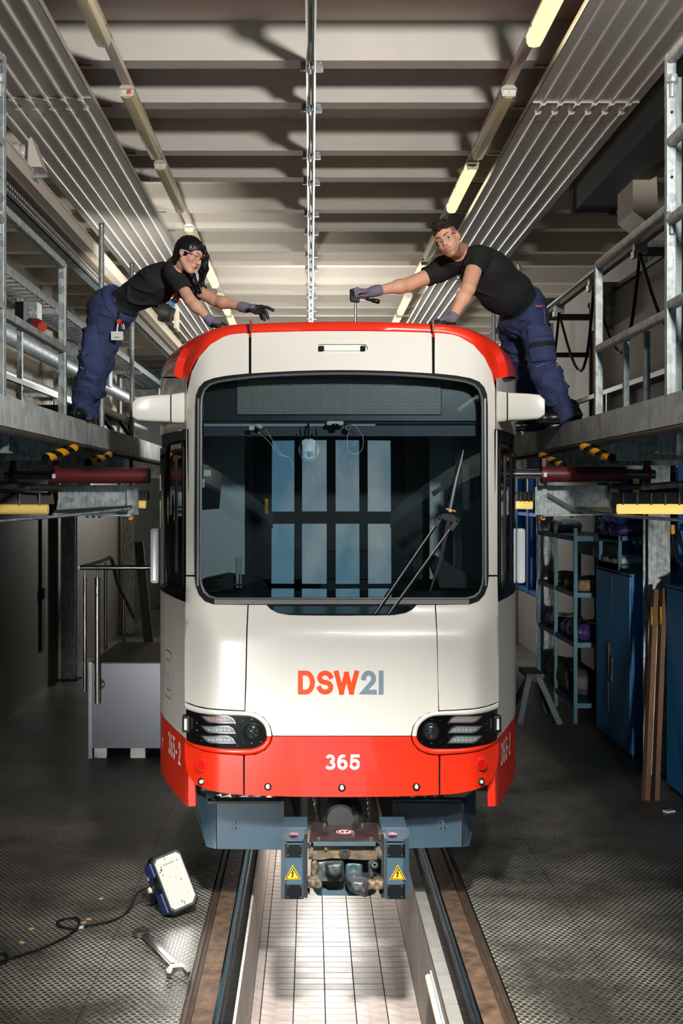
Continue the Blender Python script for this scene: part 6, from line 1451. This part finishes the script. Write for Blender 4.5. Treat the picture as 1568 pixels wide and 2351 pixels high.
def face_parts(h, par, gaze, hair_m, browr, lipc):
    for sg in (-1, 1):
        c = h.w((.0735, sg*.032, .0025)); g = Vector(gaze).normalized(); r = .0128*h.s; m = MB()
        for sl, a0, a1 in ((0, 0, .22), (1, .22, .50), (2, .50, 1.7)):
            m.slot(sl); n = 14; pr_ = [(math.sin(a0+(a1-a0)*k/4)*r, math.cos(a0+(a1-a0)*k/4)*r) for k in range(5)]
            x = g.cross(Vector((0, 0, 1))).normalized(); y = g.cross(x); vs = [c+g*hh+(x*math.cos(2*PI*k/n)+y*math.sin(2*PI*k/n))*max(rr, 1e-4) for rr, hh in pr_ for k in range(n)]
            m.add(vs, [(i*n+k, i*n+(k+1) % n, (i+1)*n+(k+1) % n, (i+1)*n+k) for i in range(4) for k in range(n)], True)
        m.build('eye', [mat('pupil', (10, 9, 9), .1), mat('iris', (66, 46, 34), .15, coat=1.), mat('sclera', (226, 218, 210), .25, coat=.6)], par)
        m = MB(); ys_ = np.linspace(.010, .050, 7); m.tube([h.on(sg*y, .0245+.010*math.sin((y-.01)/.040*2.2)*.8-.0*(y), .0005) for y in ys_], [.0025*h.s, browr*h.s, browr*h.s, browr*h.s*.95, browr*h.s*.8, browr*h.s*.6, .001], 8); m.build('eyebrow', hair_m, par)
        m = MB(); m.tube([h.w((.0735+.0136*math.cos(a)*math.cos(.33), sg*.032+.0136*math.sin(a), .0025+.0046+.0006*math.cos(a*2))) for a in np.linspace(-1.0, 1.05, 9)], [.0006]+[.0014*h.s]*7+[.0008], 6); m.build('eyelash_line', hair_m, par)
    m = MB(); yy = np.linspace(-.024, .024, 13)
    m.tube([h.on(y, -.0605-.0022*abs(y)/.024+.0012*math.cos(y/.006), -.001) for y in yy], [max(.0006, .0042*(1-(y/.025)**2)**.7)*h.s for y in yy], 8); m.build('upper_lip', mat('lip_'+lipc[0], lipc[1], .4), par)
    m = MB(); m.tube([h.on(y, -.0692+.004*abs(y/.024)**2, -.001) for y in yy], [max(.0006, .0050*(1-(y/.025)**2)**.7)*h.s for y in yy], 8); m.build('lower_lip', MATS['lip_'+lipc[0]], par)
    m = MB(); m.tube([h.on(y, -.0648+.001*math.cos(y/.006), .0022) for y in yy*.92], .0007*h.s, 5); m.build('mouth_line', mat('mouth_dark', (84, 40, 36), .6), par)
def safety_glasses(h, par, tip):
    g = bpy.data.objects.new('safety_glasses', None); COL.objects.link(g); g.parent = par; g.location = Vector(h.H.tolist())-wloc(par)
    for sg in (-1, 1):
        n, k_ = 9, 5; vs = []
        for i in range(n):
            y = .004+.062*i/(n-1); x = .112-.030*(y/.066)**2.2
            top = .020-.004*(i/(n-1))**2; bot = -.028+.020*abs(i/(n-1)-.55)**2*2+(.012*(1-i/2) if i < 2 else 0)
            for j in range(k_): vs.append(h.w((x-.002*(j/(k_-1)), sg*y, top+(bot-top)*j/(k_-1))))
        m = MB(); m.add(vs, [(i*k_+j, i*k_+j+1, (i+1)*k_+j+1, (i+1)*k_+j) for i in range(n-1) for j in range(k_-1)], True); m.build('lens', M_clear, g, fix=False)
        m = MB(); rim = [vs[i*k_+k_-1] for i in range(n)]; m.tube(rim, .0009, 5); m.build('lens_rim', mat('clear_rim', (214, 216, 216), .2, coat=1.), g)
        m = MB(); m.tube([h.w((.112-.030*(y/.066)**2.2, sg*y, .020-.004*(y/.066)**2)) for y in np.linspace(.003, .066, 8)], .0012, 6); m.build('brow_bar', mat('clear_frame', (196, 198, 202), .2, coat=1.), g)
        a, b, c = h.w((.080, sg*.069, .014)), h.w((.055, sg*.0785, .014)), h.w((-.012, sg*.083, .018))
        m = MB(); m.bar(b, c, .003, .006); m.build('temple', mat('temple_clear', (222, 222, 224), .2, coat=1.), g); m = MB(); m.bar(a, b, .0034, .008); m.build('temple_hinge', mat('temple_'+tip[0], tip[1], .3), g)
def torso_frame(a, b, sr, sl):
    """rows: lateral (to the left), depth, spine axis"""
    u = (Vector(b)-Vector(a)).normalized(); l = Vector(sl)-Vector(sr); l = (l-u*l.dot(u)).normalized(); return np.array([l, u.cross(l), u], np.float32)
def cl(P, f1, f2, amp, seed=0.):
    """cloth folds: sharp ridges of warped noise, longer across than along"""
    w_ = np.stack([vnoise(P*5+seed), vnoise(P*5+seed+7), vnoise(P*5+seed+13)], 1)-.5
    q = P*A3((f2*.55, f2*.55, f2*1.25))+w_*1.5+seed*3.1; q[:, 2] += q[:, 0]*.45
    r = 1-np.abs(2*vnoise(q)-1); r2 = 1-np.abs(2*vnoise(q*2.1+5)-1)
    return amp*(r**2.2*1.25+.16*r2**2-.5)
def bounds(pts, r):
    A_ = np.array([tuple(p) for p in pts]); return A_.min(0)-r, A_.max(0)+r
def tint(rgb, n): return np.repeat(np.array([s2l(rgb)]), n, 0)
def glove(par, name, wrist, elbow, palm, kn, fingers, thumb, rf=.0105, cuff=.036, blackf=None, pr=.030):
    """palm: centre; kn: 4 knuckle points; fingers: list of joint lists; SDF union at 2.6 mm"""
    back = (Vector(wrist)-Vector(elbow)).normalized()
    def f(P):
        d = cone(P, Vector(wrist)-back*.045, Vector(wrist)+back*.015, cuff, cuff*.88); d = smax(d, plane(P, Vector(wrist)-back*.045, -back), .004)
        d = smin(d, cone(P, wrist, palm, cuff*.85, pr), .02)
        for k in kn: d = smin(d, cone(P, palm, k, pr*.82, rf*1.25), .012)
        d = smin(d, cone(P, Vector(wrist).lerp(Vector(palm), .5), thumb[0], pr*.6, rf*1.35), .012)
        g = np.full(len(P), 9., np.float32)
        for fg in fingers: g = np.minimum(g, chain(P, fg, [rf*1.08, rf*1.05, rf, rf*.88][:len(fg)], .004))
        g = np.minimum(g, chain(P, thumb, [rf*1.3, rf*1.15, rf*.95][:len(thumb)], .004))
        d = smin(d, g, .005); return d+.0012*np.sin(P@A3(back)*420)*(np.abs((P-A3(wrist))@A3(back)) < .045)
    allp = [wrist, Vector(wrist)-back*.05, palm]+list(kn)+[p for q in fingers for p in q]+list(thumb); lo, hi = bounds(allp, .05)
    def colr(v):
        c = tint((122, 117, 136), len(v)); t = (v-A3(wrist))@A3(back); b = blackf(v, t) if blackf else t > .085
        c[b] = s2l((40, 43, 47)); return c
    return sdf_obj(name, f, lo, hi, .0027, M_glove, par, colr)

def make_person(name, lab, c):
    root = thing(name, c['base'], lab, 'person'); hd = c['head']; A = c['A']; T = c['T']; sr, sl, nk, ch, wa, hp = c['sr'], c['sl'], c['neck'], c['chest'], c['waist'], c['hips']
    male = hd.male; TM = T.T   # columns = axes
    arms = c['arms']; legs = c['legs']; nb = hd.w((-.022, 0, -.075)); nr = .058 if male else .047
    def torso(P, g=0.):
        d = ell(P, ch, (c['cw']+g, c['cd']+g, .20+g), TM); d = smin(d, ell(P, Vector(ch).lerp(Vector(wa), .62), (c['ww']+g, c['wd']+g, .20+g), TM), .08)
        d = smin(d, cone(P, sr, sl, c['shr']+g, c['shr']+g), .06); return smin(d, ell(P, hp, (c['hw']+g, c['hd']+g, .13+g), TM), .08)
    def body(P):
        d = torso(P); d = smin(d, cone(P, nk, nb, nr*1.12, nr), .035); d = smin(d, hd.d(P), .018)
        for a in arms:
            d = smin(d, chain(P, a['p'], a['r'], .012), .02)
            d = smin(d, ell(P, Vector(a['p'][1]).lerp(Vector(a['p'][2]), .28), (a['r'][1]*1.0,)*3), .03)
        for l_ in legs: d = smin(d, chain(P, l_['p'][:2]+[Vector(l_['p'][1]).lerp(Vector(l_['p'][2]), .8)], [r*.72 for r in l_['r']], .03), .03)
        return d
    pts = [hd.w((0, 0, .14)), hd.w((.13, 0, 0)), nk, wa, hp]+[p for a in arms for p in a['p']]+[p for l_ in legs for p in l_['p']]; lo, hi = bounds(pts, .16)
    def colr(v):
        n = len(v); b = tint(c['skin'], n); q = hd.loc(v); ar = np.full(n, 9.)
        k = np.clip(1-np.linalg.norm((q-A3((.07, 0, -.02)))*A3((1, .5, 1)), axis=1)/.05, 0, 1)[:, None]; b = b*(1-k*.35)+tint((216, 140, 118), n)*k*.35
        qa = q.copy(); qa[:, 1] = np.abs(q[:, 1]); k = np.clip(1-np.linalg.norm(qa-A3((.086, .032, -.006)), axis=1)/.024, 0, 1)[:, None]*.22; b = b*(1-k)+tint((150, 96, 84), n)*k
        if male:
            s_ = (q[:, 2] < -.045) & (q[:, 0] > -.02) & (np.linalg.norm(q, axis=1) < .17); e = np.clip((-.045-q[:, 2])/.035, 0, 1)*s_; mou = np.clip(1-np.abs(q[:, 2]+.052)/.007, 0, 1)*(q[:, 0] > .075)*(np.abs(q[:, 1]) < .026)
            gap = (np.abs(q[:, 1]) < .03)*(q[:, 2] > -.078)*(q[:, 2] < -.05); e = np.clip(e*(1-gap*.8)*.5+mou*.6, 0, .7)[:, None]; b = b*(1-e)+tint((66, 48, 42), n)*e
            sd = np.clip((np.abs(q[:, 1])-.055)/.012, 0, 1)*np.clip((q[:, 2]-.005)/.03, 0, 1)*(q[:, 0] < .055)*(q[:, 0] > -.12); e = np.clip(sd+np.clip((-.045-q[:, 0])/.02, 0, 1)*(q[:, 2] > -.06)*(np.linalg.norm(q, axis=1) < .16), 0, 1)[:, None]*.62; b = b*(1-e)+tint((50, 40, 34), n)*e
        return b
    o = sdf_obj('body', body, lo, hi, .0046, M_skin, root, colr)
    face_parts(hd, root, c['gaze'], M_hairm if male else M_hairw, .0042 if male else .0032, c['lip']); safety_glasses(hd, root, c['tip'])
    # shirt: hollow sleeves, open neck, hem plane
    hem = Vector(wa)+A*c['hem']
    def shirt(P):
        g = c['loose']; d = torso(P, g); d = d-cl(P, 0, c.get('sf', 9), .018, 1.3)
        for a in arms:
            e = cone(P, a['p'][0], a['p'][1], a['sr'][0], a['sr'][1]); e = smax(e, plane(P, Vector(a['p'][0]).lerp(Vector(a['p'][1]), a['sl']), Vector(a['p'][1])-Vector(a['p'][0])), .004)
            d = smin(d, e, .045)
        if male: d = smin(d, ell(P, c['belly'], (.15, .10, .15), TM), .08)
        d = smax(d, plane(P, hem, -A), .006)
        d = smax(d, -cone(P, Vector(nk)-(Vector(nb)-Vector(nk))*.1, Vector(nb)+(Vector(nb)-Vector(nk))*.6, nr*1.3, nr*1.5), .006)
        for a in arms: d = smax(d, -cone(P, Vector(a['p'][0]).lerp(Vector(a['p'][1]), a['sl']-.12), Vector(a['p'][0]).lerp(Vector(a['p'][1]), a['sl']+.2), a['sr'][1]-.010, a['sr'][1]-.008), .003)
        return d
    pts = [sr, sl, ch, hem, wa]+[Vector(a['p'][0]).lerp(Vector(a['p'][1]), a['sl']) for a in arms]; lo, hi = bounds(pts, .24)
    sh = sdf_obj('t_shirt', shirt, lo, hi, .0062, M_shirt, root)
    # trousers
    top = Vector(wa)+A*c['top']
    def trou(P, fold=True):
        d = ell(P, hp, (c['hw']+.035, c['hd']+.035, .17), TM); d = smin(d, ell(P, Vector(hp).lerp(Vector(wa), .7), (c['ww']+.03, c['wd']+.03, .12), TM), .06)
        for l_ in legs: d = smin(d, chain(P, l_['p'], l_['r'], .035), .03)
        for l_ in legs: d = smin(d, ell(P, Vector(l_['p'][1])+Vector(l_['kb']), (.075, .07, .085)), .04)
        if fold:
            zz = np.clip((wa[2]-P[:, 2])/.8, 0, 1); d = d-cl(P, 0, 10, .027, 2.1)*(.5+.7*zz)
        d = smax(d, plane(P, top, A), .006)
        for l_ in legs: d = smax(d, plane(P, l_['p'][-1], Vector(l_['p'][-1])-Vector(l_['p'][-2])), .004)
        return d
    pts = [top, hp, wa]+[p for l_ in legs for p in l_['p']]; lo, hi = bounds(pts, .20)
    tr = sdf_obj('work_trousers', trou, lo, hi, .0068, M_trou, root)
    def shell(nm, ctr, half, R, off, m_, sm_=.006):
        half = Vector(half); f = lambda P: smax(smax(trou(P)-off, -(trou(P)+.012), .002), rbox(P, ctr, half, .006, R), sm_)
        return sdf_obj(nm, f, Vector(ctr)-Vector((half.length,)*3), Vector(ctr)+Vector((half.length,)*3), .0062, m_, tr)
    bv = BVHTree.FromPolygons([v.co+wloc(root) for v in tr.data.vertices], [tuple(p.vertices) for p in tr.data.polygons])
    bs = BVHTree.FromPolygons([v.co+wloc(root) for v in sh.data.vertices], [tuple(p.vertices) for p in sh.data.polygons])
    def hit(b, x, y, off=.002):
        o_ = Vector((0, 0, CAMZ)); d_ = (W(x, y, 9)-o_).normalized(); loc, nn, i, dist = b.ray_cast(o_, d_)
        return None if loc is None else loc-d_*off
    def stitch(nm, px, r, m_, b=bv, step=4, par=None):
        L_ = []
        for (x0, y0), (x1, y1) in zip(px, px[1:]):
            k = max(1, int(math.hypot(x1-x0, y1-y0)/step)); L_ += [(x0+(x1-x0)*t/k, y0+(y1-y0)*t/k) for t in range(k)]
        L_.append(px[-1]); p = [hit(b, x, y, .001) for x, y in L_]; p = [q for q in p if q is not None]
        if len(p) > 1: m = MB(); m.tube(p, r, 5); m.build(nm, m_, par or tr)
    return root, sh, tr, shell, hit, stitch, bv, bs

# ---------------- woman on the left
Hd = Head(W(434, 585, 8.5), (.80, -.45, -.40), (.35, -.1, .93), .98, False)
wsr, wsl = W(399, 624, 8.56), W(421, 645, 8.90); wnk, wwa = W(398, 607, 8.70), W(283, 697, 8.92)
A_w = (Vector(wnk)-Vector(wwa)).normalized(); Tw = torso_frame(wwa, wnk, wsr, wsl)
cw = dict(base=(-1.72, 8.95, PZT), head=Hd, A=A_w, T=Tw, sr=wsr, sl=wsl, neck=wnk, chest=W(362, 652, 8.78), waist=wwa, hips=W(254, 712, 8.96), cw=.145, cd=.118, ww=.118, wd=.098, hw=.155, hd=.125, shr=.052,
 arms=[dict(p=[W(399, 628, 8.57), W(437, 690, 8.44), W(485, 738, 8.36)], r=[.048, .041, .025], sr=[.064, .066], sl=.70), dict(p=[W(420, 648, 8.90), W(494, 690, 8.80), W(561, 706, 8.66)], r=[.048, .043, .027], sr=[.062, .062], sl=.60)],
 legs=[dict(p=[W(243, 718, 8.90), W(214, 832, 8.85), W(184, 958, 8.92)], r=[.122, .098, .078], kb=(.025, -.02, .0)), dict(p=[W(262, 722, 9.06), W(228, 835, 9.03), W(199, 966, 9.08)], r=[.112, .092, .072], kb=(.035, -.01, .0))],
 skin=(216, 164, 136), gaze=(.9, -.35, -.42), lip=('rose', (188, 96, 88)), tip=('magenta', (206, 40, 130)), loose=.012, hem=-.02, top=.01)
wroot, wsh, wtr, wshell, whit, wst, wbv, wbs = make_person('person', 'person with long black hair leaning over the roof from the left platform', cw)
AW = A_w
def hairw(P):
    q = Hd.loc(P)*.98
    d = ell(q, (-.016, 0, .036), (.109, .086, .098)); d = smin(d, ell(q, (-.07, 0, -.05), (.045, .06, .07)), .04)
    d = smax(d, -ell(q, (.105, -.012, -.052), (.098, .088, .108)), .012); d = smax(d, -ell(q, (-.004, -.105, -.012), (.026, .035, .034)), .008)
    d = smin(d, chain(q, [(.055, .055, .085), (.088, .072, .035), (.090, .086, -.03), (.07, .095, -.08)], [.018, .018, .017, .014], .02), .02)
    g = chain(P, [W(409, 592, 8.6), W(416, 625, 8.70), W(432, 655, 8.74), W(444, 678, 8.72)], [.045, .045, .038, .010], .03)
    for pts, r in (([W(469, 590, 8.52), W(474, 618, 8.55), W(466, 645, 8.58), W(474, 668, 8.58)], [.016, .015, .010, .002]), ([W(462, 632, 8.6), W(458, 655, 8.62), W(463, 676, 8.62)], [.016, .012, .003]), ([W(440, 632, 8.66), W(452, 660, 8.64), W(458, 676, 8.63)], [.03, .018, .003]), ([W(430, 640, 8.68), W(446, 672, 8.66), W(462, 670, 8.62)], [.03, .012, .002])):
        g = smin(g, chain(P, pts, r, .01), .012)
    d = smin(d, g, .03)
    return d+.0012*np.sin(q[:, 1]*230+12*q[:, 2]+4*np.sin(q[:, 0]*30))+.0010*np.sin(q[:, 0]*190+q[:, 1]*110)
lo, hi = bounds([Hd.w((0, 0, .15)), Hd.w((.14, 0, 0)), Hd.w((-.15, 0, 0)), W(446, 685, 8.72), W(478, 660, 8.5)], .09)
sdf_obj('hair', hairw, lo, hi, .0046, M_hairw, wroot)
# trousers details
Xw = np.array(Tw).T
wshell('cargo_pocket', W(208, 790, 8.80), (.075, .06, .13), Matrix.Rotation(-.22, 3, 'Y'), .018, M_trou2)
wshell('waistband', Vector(wwa)-AW*.012, (.3, .3, .022), np.array(Tw).T, .008, M_trou2)
for k in ((264, 690, -1), (294, 722, 1)): wshell('belt_loop', whit(wbv, k[0], k[1], 0) or W(270, 690, 8.8), (.012, .03, .034), np.array(Tw).T, .014, M_trou2)
wshell('knee_patch', W(219, 845, 8.80), (.075, .08, .085), Matrix.Rotation(-.2, 3, 'Y'), .007, M_trou2)
for px in ([(232, 700), (222, 740), (218, 775)], [(228, 720), (255, 728), (268, 738)], [(178, 860), (196, 870), (212, 880)], [(205, 800), (196, 845), (186, 880), (178, 930)]): wst('seam', px, .0022, mat('seam_navy', (30, 38, 70), .9), wbv)
wst('reflective_piping', [(178, 842), (192, 846)], .003, M_whitep, wbv); wst('red_tab', [(193, 743), (194, 751)], .005, mat('tab_red', (200, 40, 40), .5), wbv)
# badge and keys at the belt
bp = whit(wbv, 272, 720, .02) or W(272, 720, 8.75); r0 = W(273, 738, bp.y-.02)
bd = thing('badge_reel', r0, 'red badge reel with white ID card and keys hanging from a trouser belt', 'badge'); Yb_ = r0.y
m = MB(); m.lathe([(.016, 0), (.018, .004), (.015, .010)], r0, (0, -1, 0), 18); m.build('reel', mat('reel_red', (230, 40, 28), .4), bd)
m = MB(); m.bar(W(274, 712, Yb_), W(273, 734, Yb_), .008, .004, (0, 1, 0)); m.build('clip_strap', M_black, bd)
m = MB(); m.bar(W(271, 742, Yb_), W(269, 762, Yb_), .010, .003, (0, 1, 0)); m.build('card_strap', M_whitep, bd)
a, b = W(255, 781, Yb_), W(283, 761, Yb_); m = MB(); m.b2((a.x, Yb_-.003, a.z), (b.x, Yb_, b.z)); cd_ = m.build('id_card', mat('card_white', (222, 220, 214), .3), bd)
m = MB(); a, b = W(262, 776, Yb_-.004), W(274, 773, Yb_-.004); m.b2((a.x, Yb_-.004, a.z), (b.x, Yb_-.0032, b.z)); m.build('card_print', mat('card_grey', (150, 150, 152), .5), cd_)
m = MB(); m.tube([W(280+4*math.cos(t), 739+4*math.sin(t), Yb_) for t in [2*PI*k/12 for k in range(12)]], .0016, 5, closed=True); m.build('key_ring', M_chrome, bd)
for x, m_ in ((281, mat('key_green', (60, 160, 60), .4)), (279, mat('key_orange', (210, 90, 40), .4)), (283, M_steel)): m = MB(); m.bar(W(x, 744, Yb_), W(x+2, 756, Yb_), .008, .003, (0, 1, 0), .001); m.build('key', m_, bd)
# chest print, partly hidden by the arm
for txt, px, m_ in (('DSW', [(402, 690), (406, 680)], mat('print_orange', (236, 72, 30), .6)), ('21', [(394, 698), (399, 690)], mat('print_blue', (30, 140, 200), .6))):
    p0, p1 = whit(wbs, *px[0], .004), whit(wbs, *px[1], .004)
    if p0 is None or p1 is None: p0, p1 = W(*px[0], 8.6), W(*px[1], 8.6)
    xd = (p1-p0).normalized(); yd = xd.cross(Vector((-.2, 1, 0))).normalized(); yd = yd if yd.x < 0 else -yd
    tm, wd = text_mb(txt, p0-yd*.012, xd, yd, .022, .012); tm.build('chest_print', m_, wsh)
# gloves
rz = 4.0
wr, el = cw['arms'][0]['p'][2], cw['arms'][0]['p'][1]; pc = W(499, 744, 8.33)
fr = [[W(505, 742, 8.33+dy), W(512, 743.5, 8.33+dy*1.25), W(520-abs(i-1.4)*2, 745.5, 8.33+dy*1.4)] for i, dy in enumerate((-.036, -.012, .012, .034))]
glove(wroot, 'work_glove', wr, el, pc, [f[0] for f in fr], fr, [W(492, 746, 8.27), W(499, 747, 8.245), W(507, 748, 8.24)], .0105, .036, lambda v, t: (t > .02) & (v[:, 2] < 4.022-.02+.35*0+(v[:, 0]*0)) | (t > .088))
wr, el = cw['arms'][1]['p'][2], cw['arms'][1]['p'][1]; D = .009
fr = [[W(600, 704, 8.58), W(613, 706, 8.55), W(627, 712, 8.53)], [W(600, 709, 8.60), W(611, 717, 8.575), W(615, 730, 8.57)], [W(596, 712, 8.62), W(604, 722, 8.60), W(607, 734, 8.60)], [W(591, 713, 8.64), W(598, 722, 8.63), W(601, 731, 8.63)]]
glove(wroot, 'work_glove', wr, el, W(583, 708, 8.61), [f[0] for f in fr], fr, [W(578, 713, 8.56), W(588, 718, 8.54), W(597, 716, 8.525)], .0115, .037, lambda v, t: (t > .105) | ((t > .03) & (((v[:, 2]-CAMZ)*FPX/v[:, 1]) < VY-709)))
for i, l_ in enumerate(cw['legs']):
    an = Vector(l_['p'][2]); c0_ = Vector((an.x+.01, an.y-.03, PZT))
    sdf_obj('work_shoe', lambda P: smax(smin(ell(P, c0_+Vector((.01, -.05, .045)), (.045, .12, .05)), cone(P, c0_+Vector((0, .03, .05)), c0_+Vector((0, .03, .12)), .045, .05), .03), plane(P, c0_, (0, 0, -1)), .004), c0_-Vector((.1, .22, .01)), c0_+Vector((.1, .14, .2)), .008, M_shoe, wroot)

# ---------------- man on the right
Hm = Head(W(1028, 551, 8.92), (-.38, -.90, -.20), (-.44, 0, .9), 1.08, True)
msr, msl = W(1012, 618, 9.28), W(1096, 590, 9.06); mnk, mwa = W(1062, 578, 9.24), W(1196, 694, 9.52)
A_m = (Vector(mnk)-Vector(mwa)).normalized(); Tm = torso_frame(mwa, mnk, msr, msl)
cm = dict(base=(1.98, 9.6, PZT), head=Hm, A=A_m, T=Tm, sr=msr, sl=msl, neck=mnk, chest=W(1118, 630, 9.32), waist=mwa, hips=W(1202, 726, 9.6), cw=.185, cd=.155, ww=.165, wd=.145, hw=.165, hd=.14, shr=.070, belly=W(1150, 682, 9.38),
 arms=[dict(p=[W(1095, 594, 9.04), W(1074, 664, 8.82), W(1036, 734, 8.68)], r=[.070, .055, .034], sr=[.082, .088], sl=.46), dict(p=[W(1010, 622, 9.26), W(938, 654, 9.20), W(862, 668, 9.08)], r=[.064, .054, .033], sr=[.076, .078], sl=.46)],
 legs=[dict(p=[W(1222, 735, 9.50), W(1250, 850, 9.42), W(1308, 968, 9.25)], r=[.122, .102, .088], kb=(-.03, -.02, .0)), dict(p=[W(1178, 745, 9.75), W(1192, 850, 10.0), W(1238, 972, 10.3)], r=[.122, .108, .095], kb=(-.04, -.0, .0))],
 skin=(228, 174, 144), gaze=Vector((0, 0, CAMZ))-Hm.w((.08, 0, 0)), lip=('pale', (204, 140, 124)), tip=('violet', (170, 60, 120)), loose=.020, hem=-.085, top=.0, sf=7)
mroot, msh, mtr, mshell, mhit, mst, mbv, mbs = make_person('person', 'person with short dark hair holding a ratchet, leaning over the roof from the right', cm)
def hairm(P):
    q = Hm.loc(P); nz_ = .016*(vnoise(q*70)-.5)+.012*(vnoise(q*150+3)-.5)
    d = ell(q, (-.008, 0, .046), (.107, .079, .094))+nz_; d = smin(d, ell(q, (.066, .010, .108), (.042, .058, .026))+nz_*1.8, .02)
    d = smax(d, plane(q, (.072, 0, .064), (.55, 0, -1))+nz_*1.3, .008); d = smax(d, -(q[:, 2]-(.062-.25*np.clip(.03-q[:, 0], 0, .2))), .01)
    d = smax(d, np.abs(q[:, 1])-(.070+.06*np.clip(q[:, 2]-.05, 0, .1)), .008)
    return d*Hm.s
lo, hi = bounds([Hm.w((0, 0, .12)), Hm.w((.1, 0, .06)), Hm.w((-.1, 0, .06))], .10); sdf_obj('hair', hairm, lo, hi, .0042, M_hairm, mroot)
Rl = Matrix.Rotation(.25, 3, 'Y')
mshell('cargo_pocket', W(1245, 790, 9.36), (.105, .10, .135), Matrix.Rotation(-.12, 3, 'Y'), .019, M_trou2)
mshell('pocket_flap', W(1240, 762, 9.36), (.095, .10, .040), Matrix.Rotation(-.08, 3, 'Y'), .030, M_trou2)
mshell('tool_loop', W(1245, 790, 9.36), (.10, .10, .020), Matrix.Rotation(-.12, 3, 'Y'), .025, mat('loop_black', (20, 22, 26), .8))
mshell('knee_patch', W(1268, 868, 9.32), (.085, .09, .10), Rl, .008, M_trou2); mshell('knee_patch', W(1192, 850, 9.9), (.085, .12, .09), Rl, .008, M_trou2)
M_st = mat('stitch_pale', (150, 158, 186), .8)
for px in ([(1216, 756), (1218, 770), (1262, 764)], [(1214, 752), (1258, 748)], [(1220, 775), (1222, 808), (1230, 822), (1268, 818), (1274, 800)], [(1222, 806), (1268, 800)], [(1236, 770), (1238, 822)], [(1252, 768), (1254, 820)], [(1230, 842), (1275, 826)], [(1278, 836), (1310, 905), (1330, 955)], [(1262, 896), (1298, 874)], [(1152, 816), (1182, 816)], [(1160, 834), (1182, 834)], [(1180, 818), (1182, 840)], [(1182, 888), (1200, 878)], [(1248, 700), (1252, 745)]):
    mst('stitching', px, .0016, M_st, mbv)
mst('reflective_piping', [(1184, 838), (1204, 840)], .003, M_whitep, mbv); mst('reflective_piping', [(1279, 841), (1282, 838)], .004, M_whitep, mbv)
mst('waist_tag', [(1229, 699), (1245, 700)], .006, mat('tag_red', (196, 40, 40), .6), mbv); mst('waist_tag_stripe', [(1230, 703), (1245, 703)], .003, M_whitep, mbv)
# gloves
wr, el = cm['arms'][0]['p'][2], cm['arms'][0]['p'][1]
fr = [[W(1006, 737, 8.60+dy), W(997, 739, 8.58+dy*1.2), W(988+abs(i-1.5)*2, 742, 8.56+dy*1.4)] for i, dy in enumerate((-.045, -.015, .015, .043))]
glove(mroot, 'work_glove', wr, el, W(1018, 738, 8.61), [f[0] for f in fr], fr, [W(1020, 741, 8.53), W(1012, 742, 8.50), W(1003, 743, 8.49)], .0125, .045, lambda v, t: (t > .12) | ((t > .02) & (((v[:, 2]-CAMZ)*FPX/v[:, 1]) < VY-739.5)), .036)
wr, el = cm['arms'][1]['p'][2], cm['arms'][1]['p'][1]; Yh = 9.02
fr = [[W(820, 664+i*5.4, Yh-.02+.004*i), W(807, 668+i*5.2, Yh-.03), W(808, 677+i*4.2, Yh-.065), W(822, 681+i*3.6, Yh-.072)] for i in range(4)]
glove(mroot, 'work_glove', wr, el, W(838, 675, Yh+.01), [f[0] for f in fr], fr, [W(836, 668, Yh-.05), W(824, 670, Yh-.085), W(814, 676, Yh-.092)], .0135, .043, lambda v, t: (((v[:, 2]-CAMZ)*FPX/v[:, 1]) < VY-681+0*t) & (t > .03) | (v[:, 0] < W(813, 0, Yh).x), .038)
# ratchet
rt = thing('ratchet', W(817, 690, Yh-.05), 'chrome ratchet with extension bar and black handle held in the gloved hand over the roof', 'ratchet')
zt_ = 4.046; b0 = W(816, 682, Yh-.05); m = MB(); m.tube([b0, Vector((b0.x, b0.y, zt_))], .0095, 12); m.tube([Vector((b0.x, b0.y, zt_)), Vector((b0.x, b0.y, zt_+.05))], .013, 12); m.build('extension_bar', M_chrome, rt)
m = MB(); m.lathe([(.012, -.02), (.021, -.012), (.021, .012), (.012, .02)], b0+Vector((0, -.01, .012)), (0, -.8, .6), 18); m.build('ratchet_head', M_chrome, rt)
e = W(872, 693, Yh-.06); m = MB(); m.tube([b0, b0.lerp(e, .45)], .009, 10); m.build('shaft', M_chrome, rt); m = MB(); m.tube([b0.lerp(e, .42), b0.lerp(e, .62), b0.lerp(e, .7), b0.lerp(e, .95), e], [.009, .010, .016, .018, .011], 12); m.build('grip', M_black, rt)
# shoes
an = Vector(cm['legs'][1]['p'][2]); q0 = Vector((an.x-.03, 10.3, PZT))
def shoe(P, c, s_=1):
    d = smin(ell(P, c+Vector((-.075, 0, .05)), (.13, .055, .05)), cone(P, c+Vector((.03, 0, .06)), c+Vector((.045, 0, .14)), .05, .055), .04); d = smin(d, ell(P, c+Vector((-.165, 0, .042)), (.055, .055, .045)), .03)
    return smax(d, plane(P, c+Vector((0, 0, .018)), (0, 0, -1)), .004)
def sole(P, c): return smax(smax(rbox(P, c+Vector((-.07, 0, .016)), (.15, .056, .016), .014), -.004+.003*np.abs(np.sin(P[:, 0]*120))-(P[:, 2]-c.z), .002), -(P[:, 2]-c.z), .001)
for c in (q0, Vector((cm['legs'][0]['p'][2][0]-.03, 9.28, PZT))):
    s_ = sdf_obj('work_shoe', lambda P: shoe(P, c), c-Vector((.26, .1, .01)), c+Vector((.14, .1, .2)), .0065, M_shoe, mroot)
    sdf_obj('sole', lambda P: sole(P, c), c-Vector((.26, .1, .01)), c+Vector((.12, .1, .06)), .006, M_rubber, s_)
m = MB(); M_lace = M_black
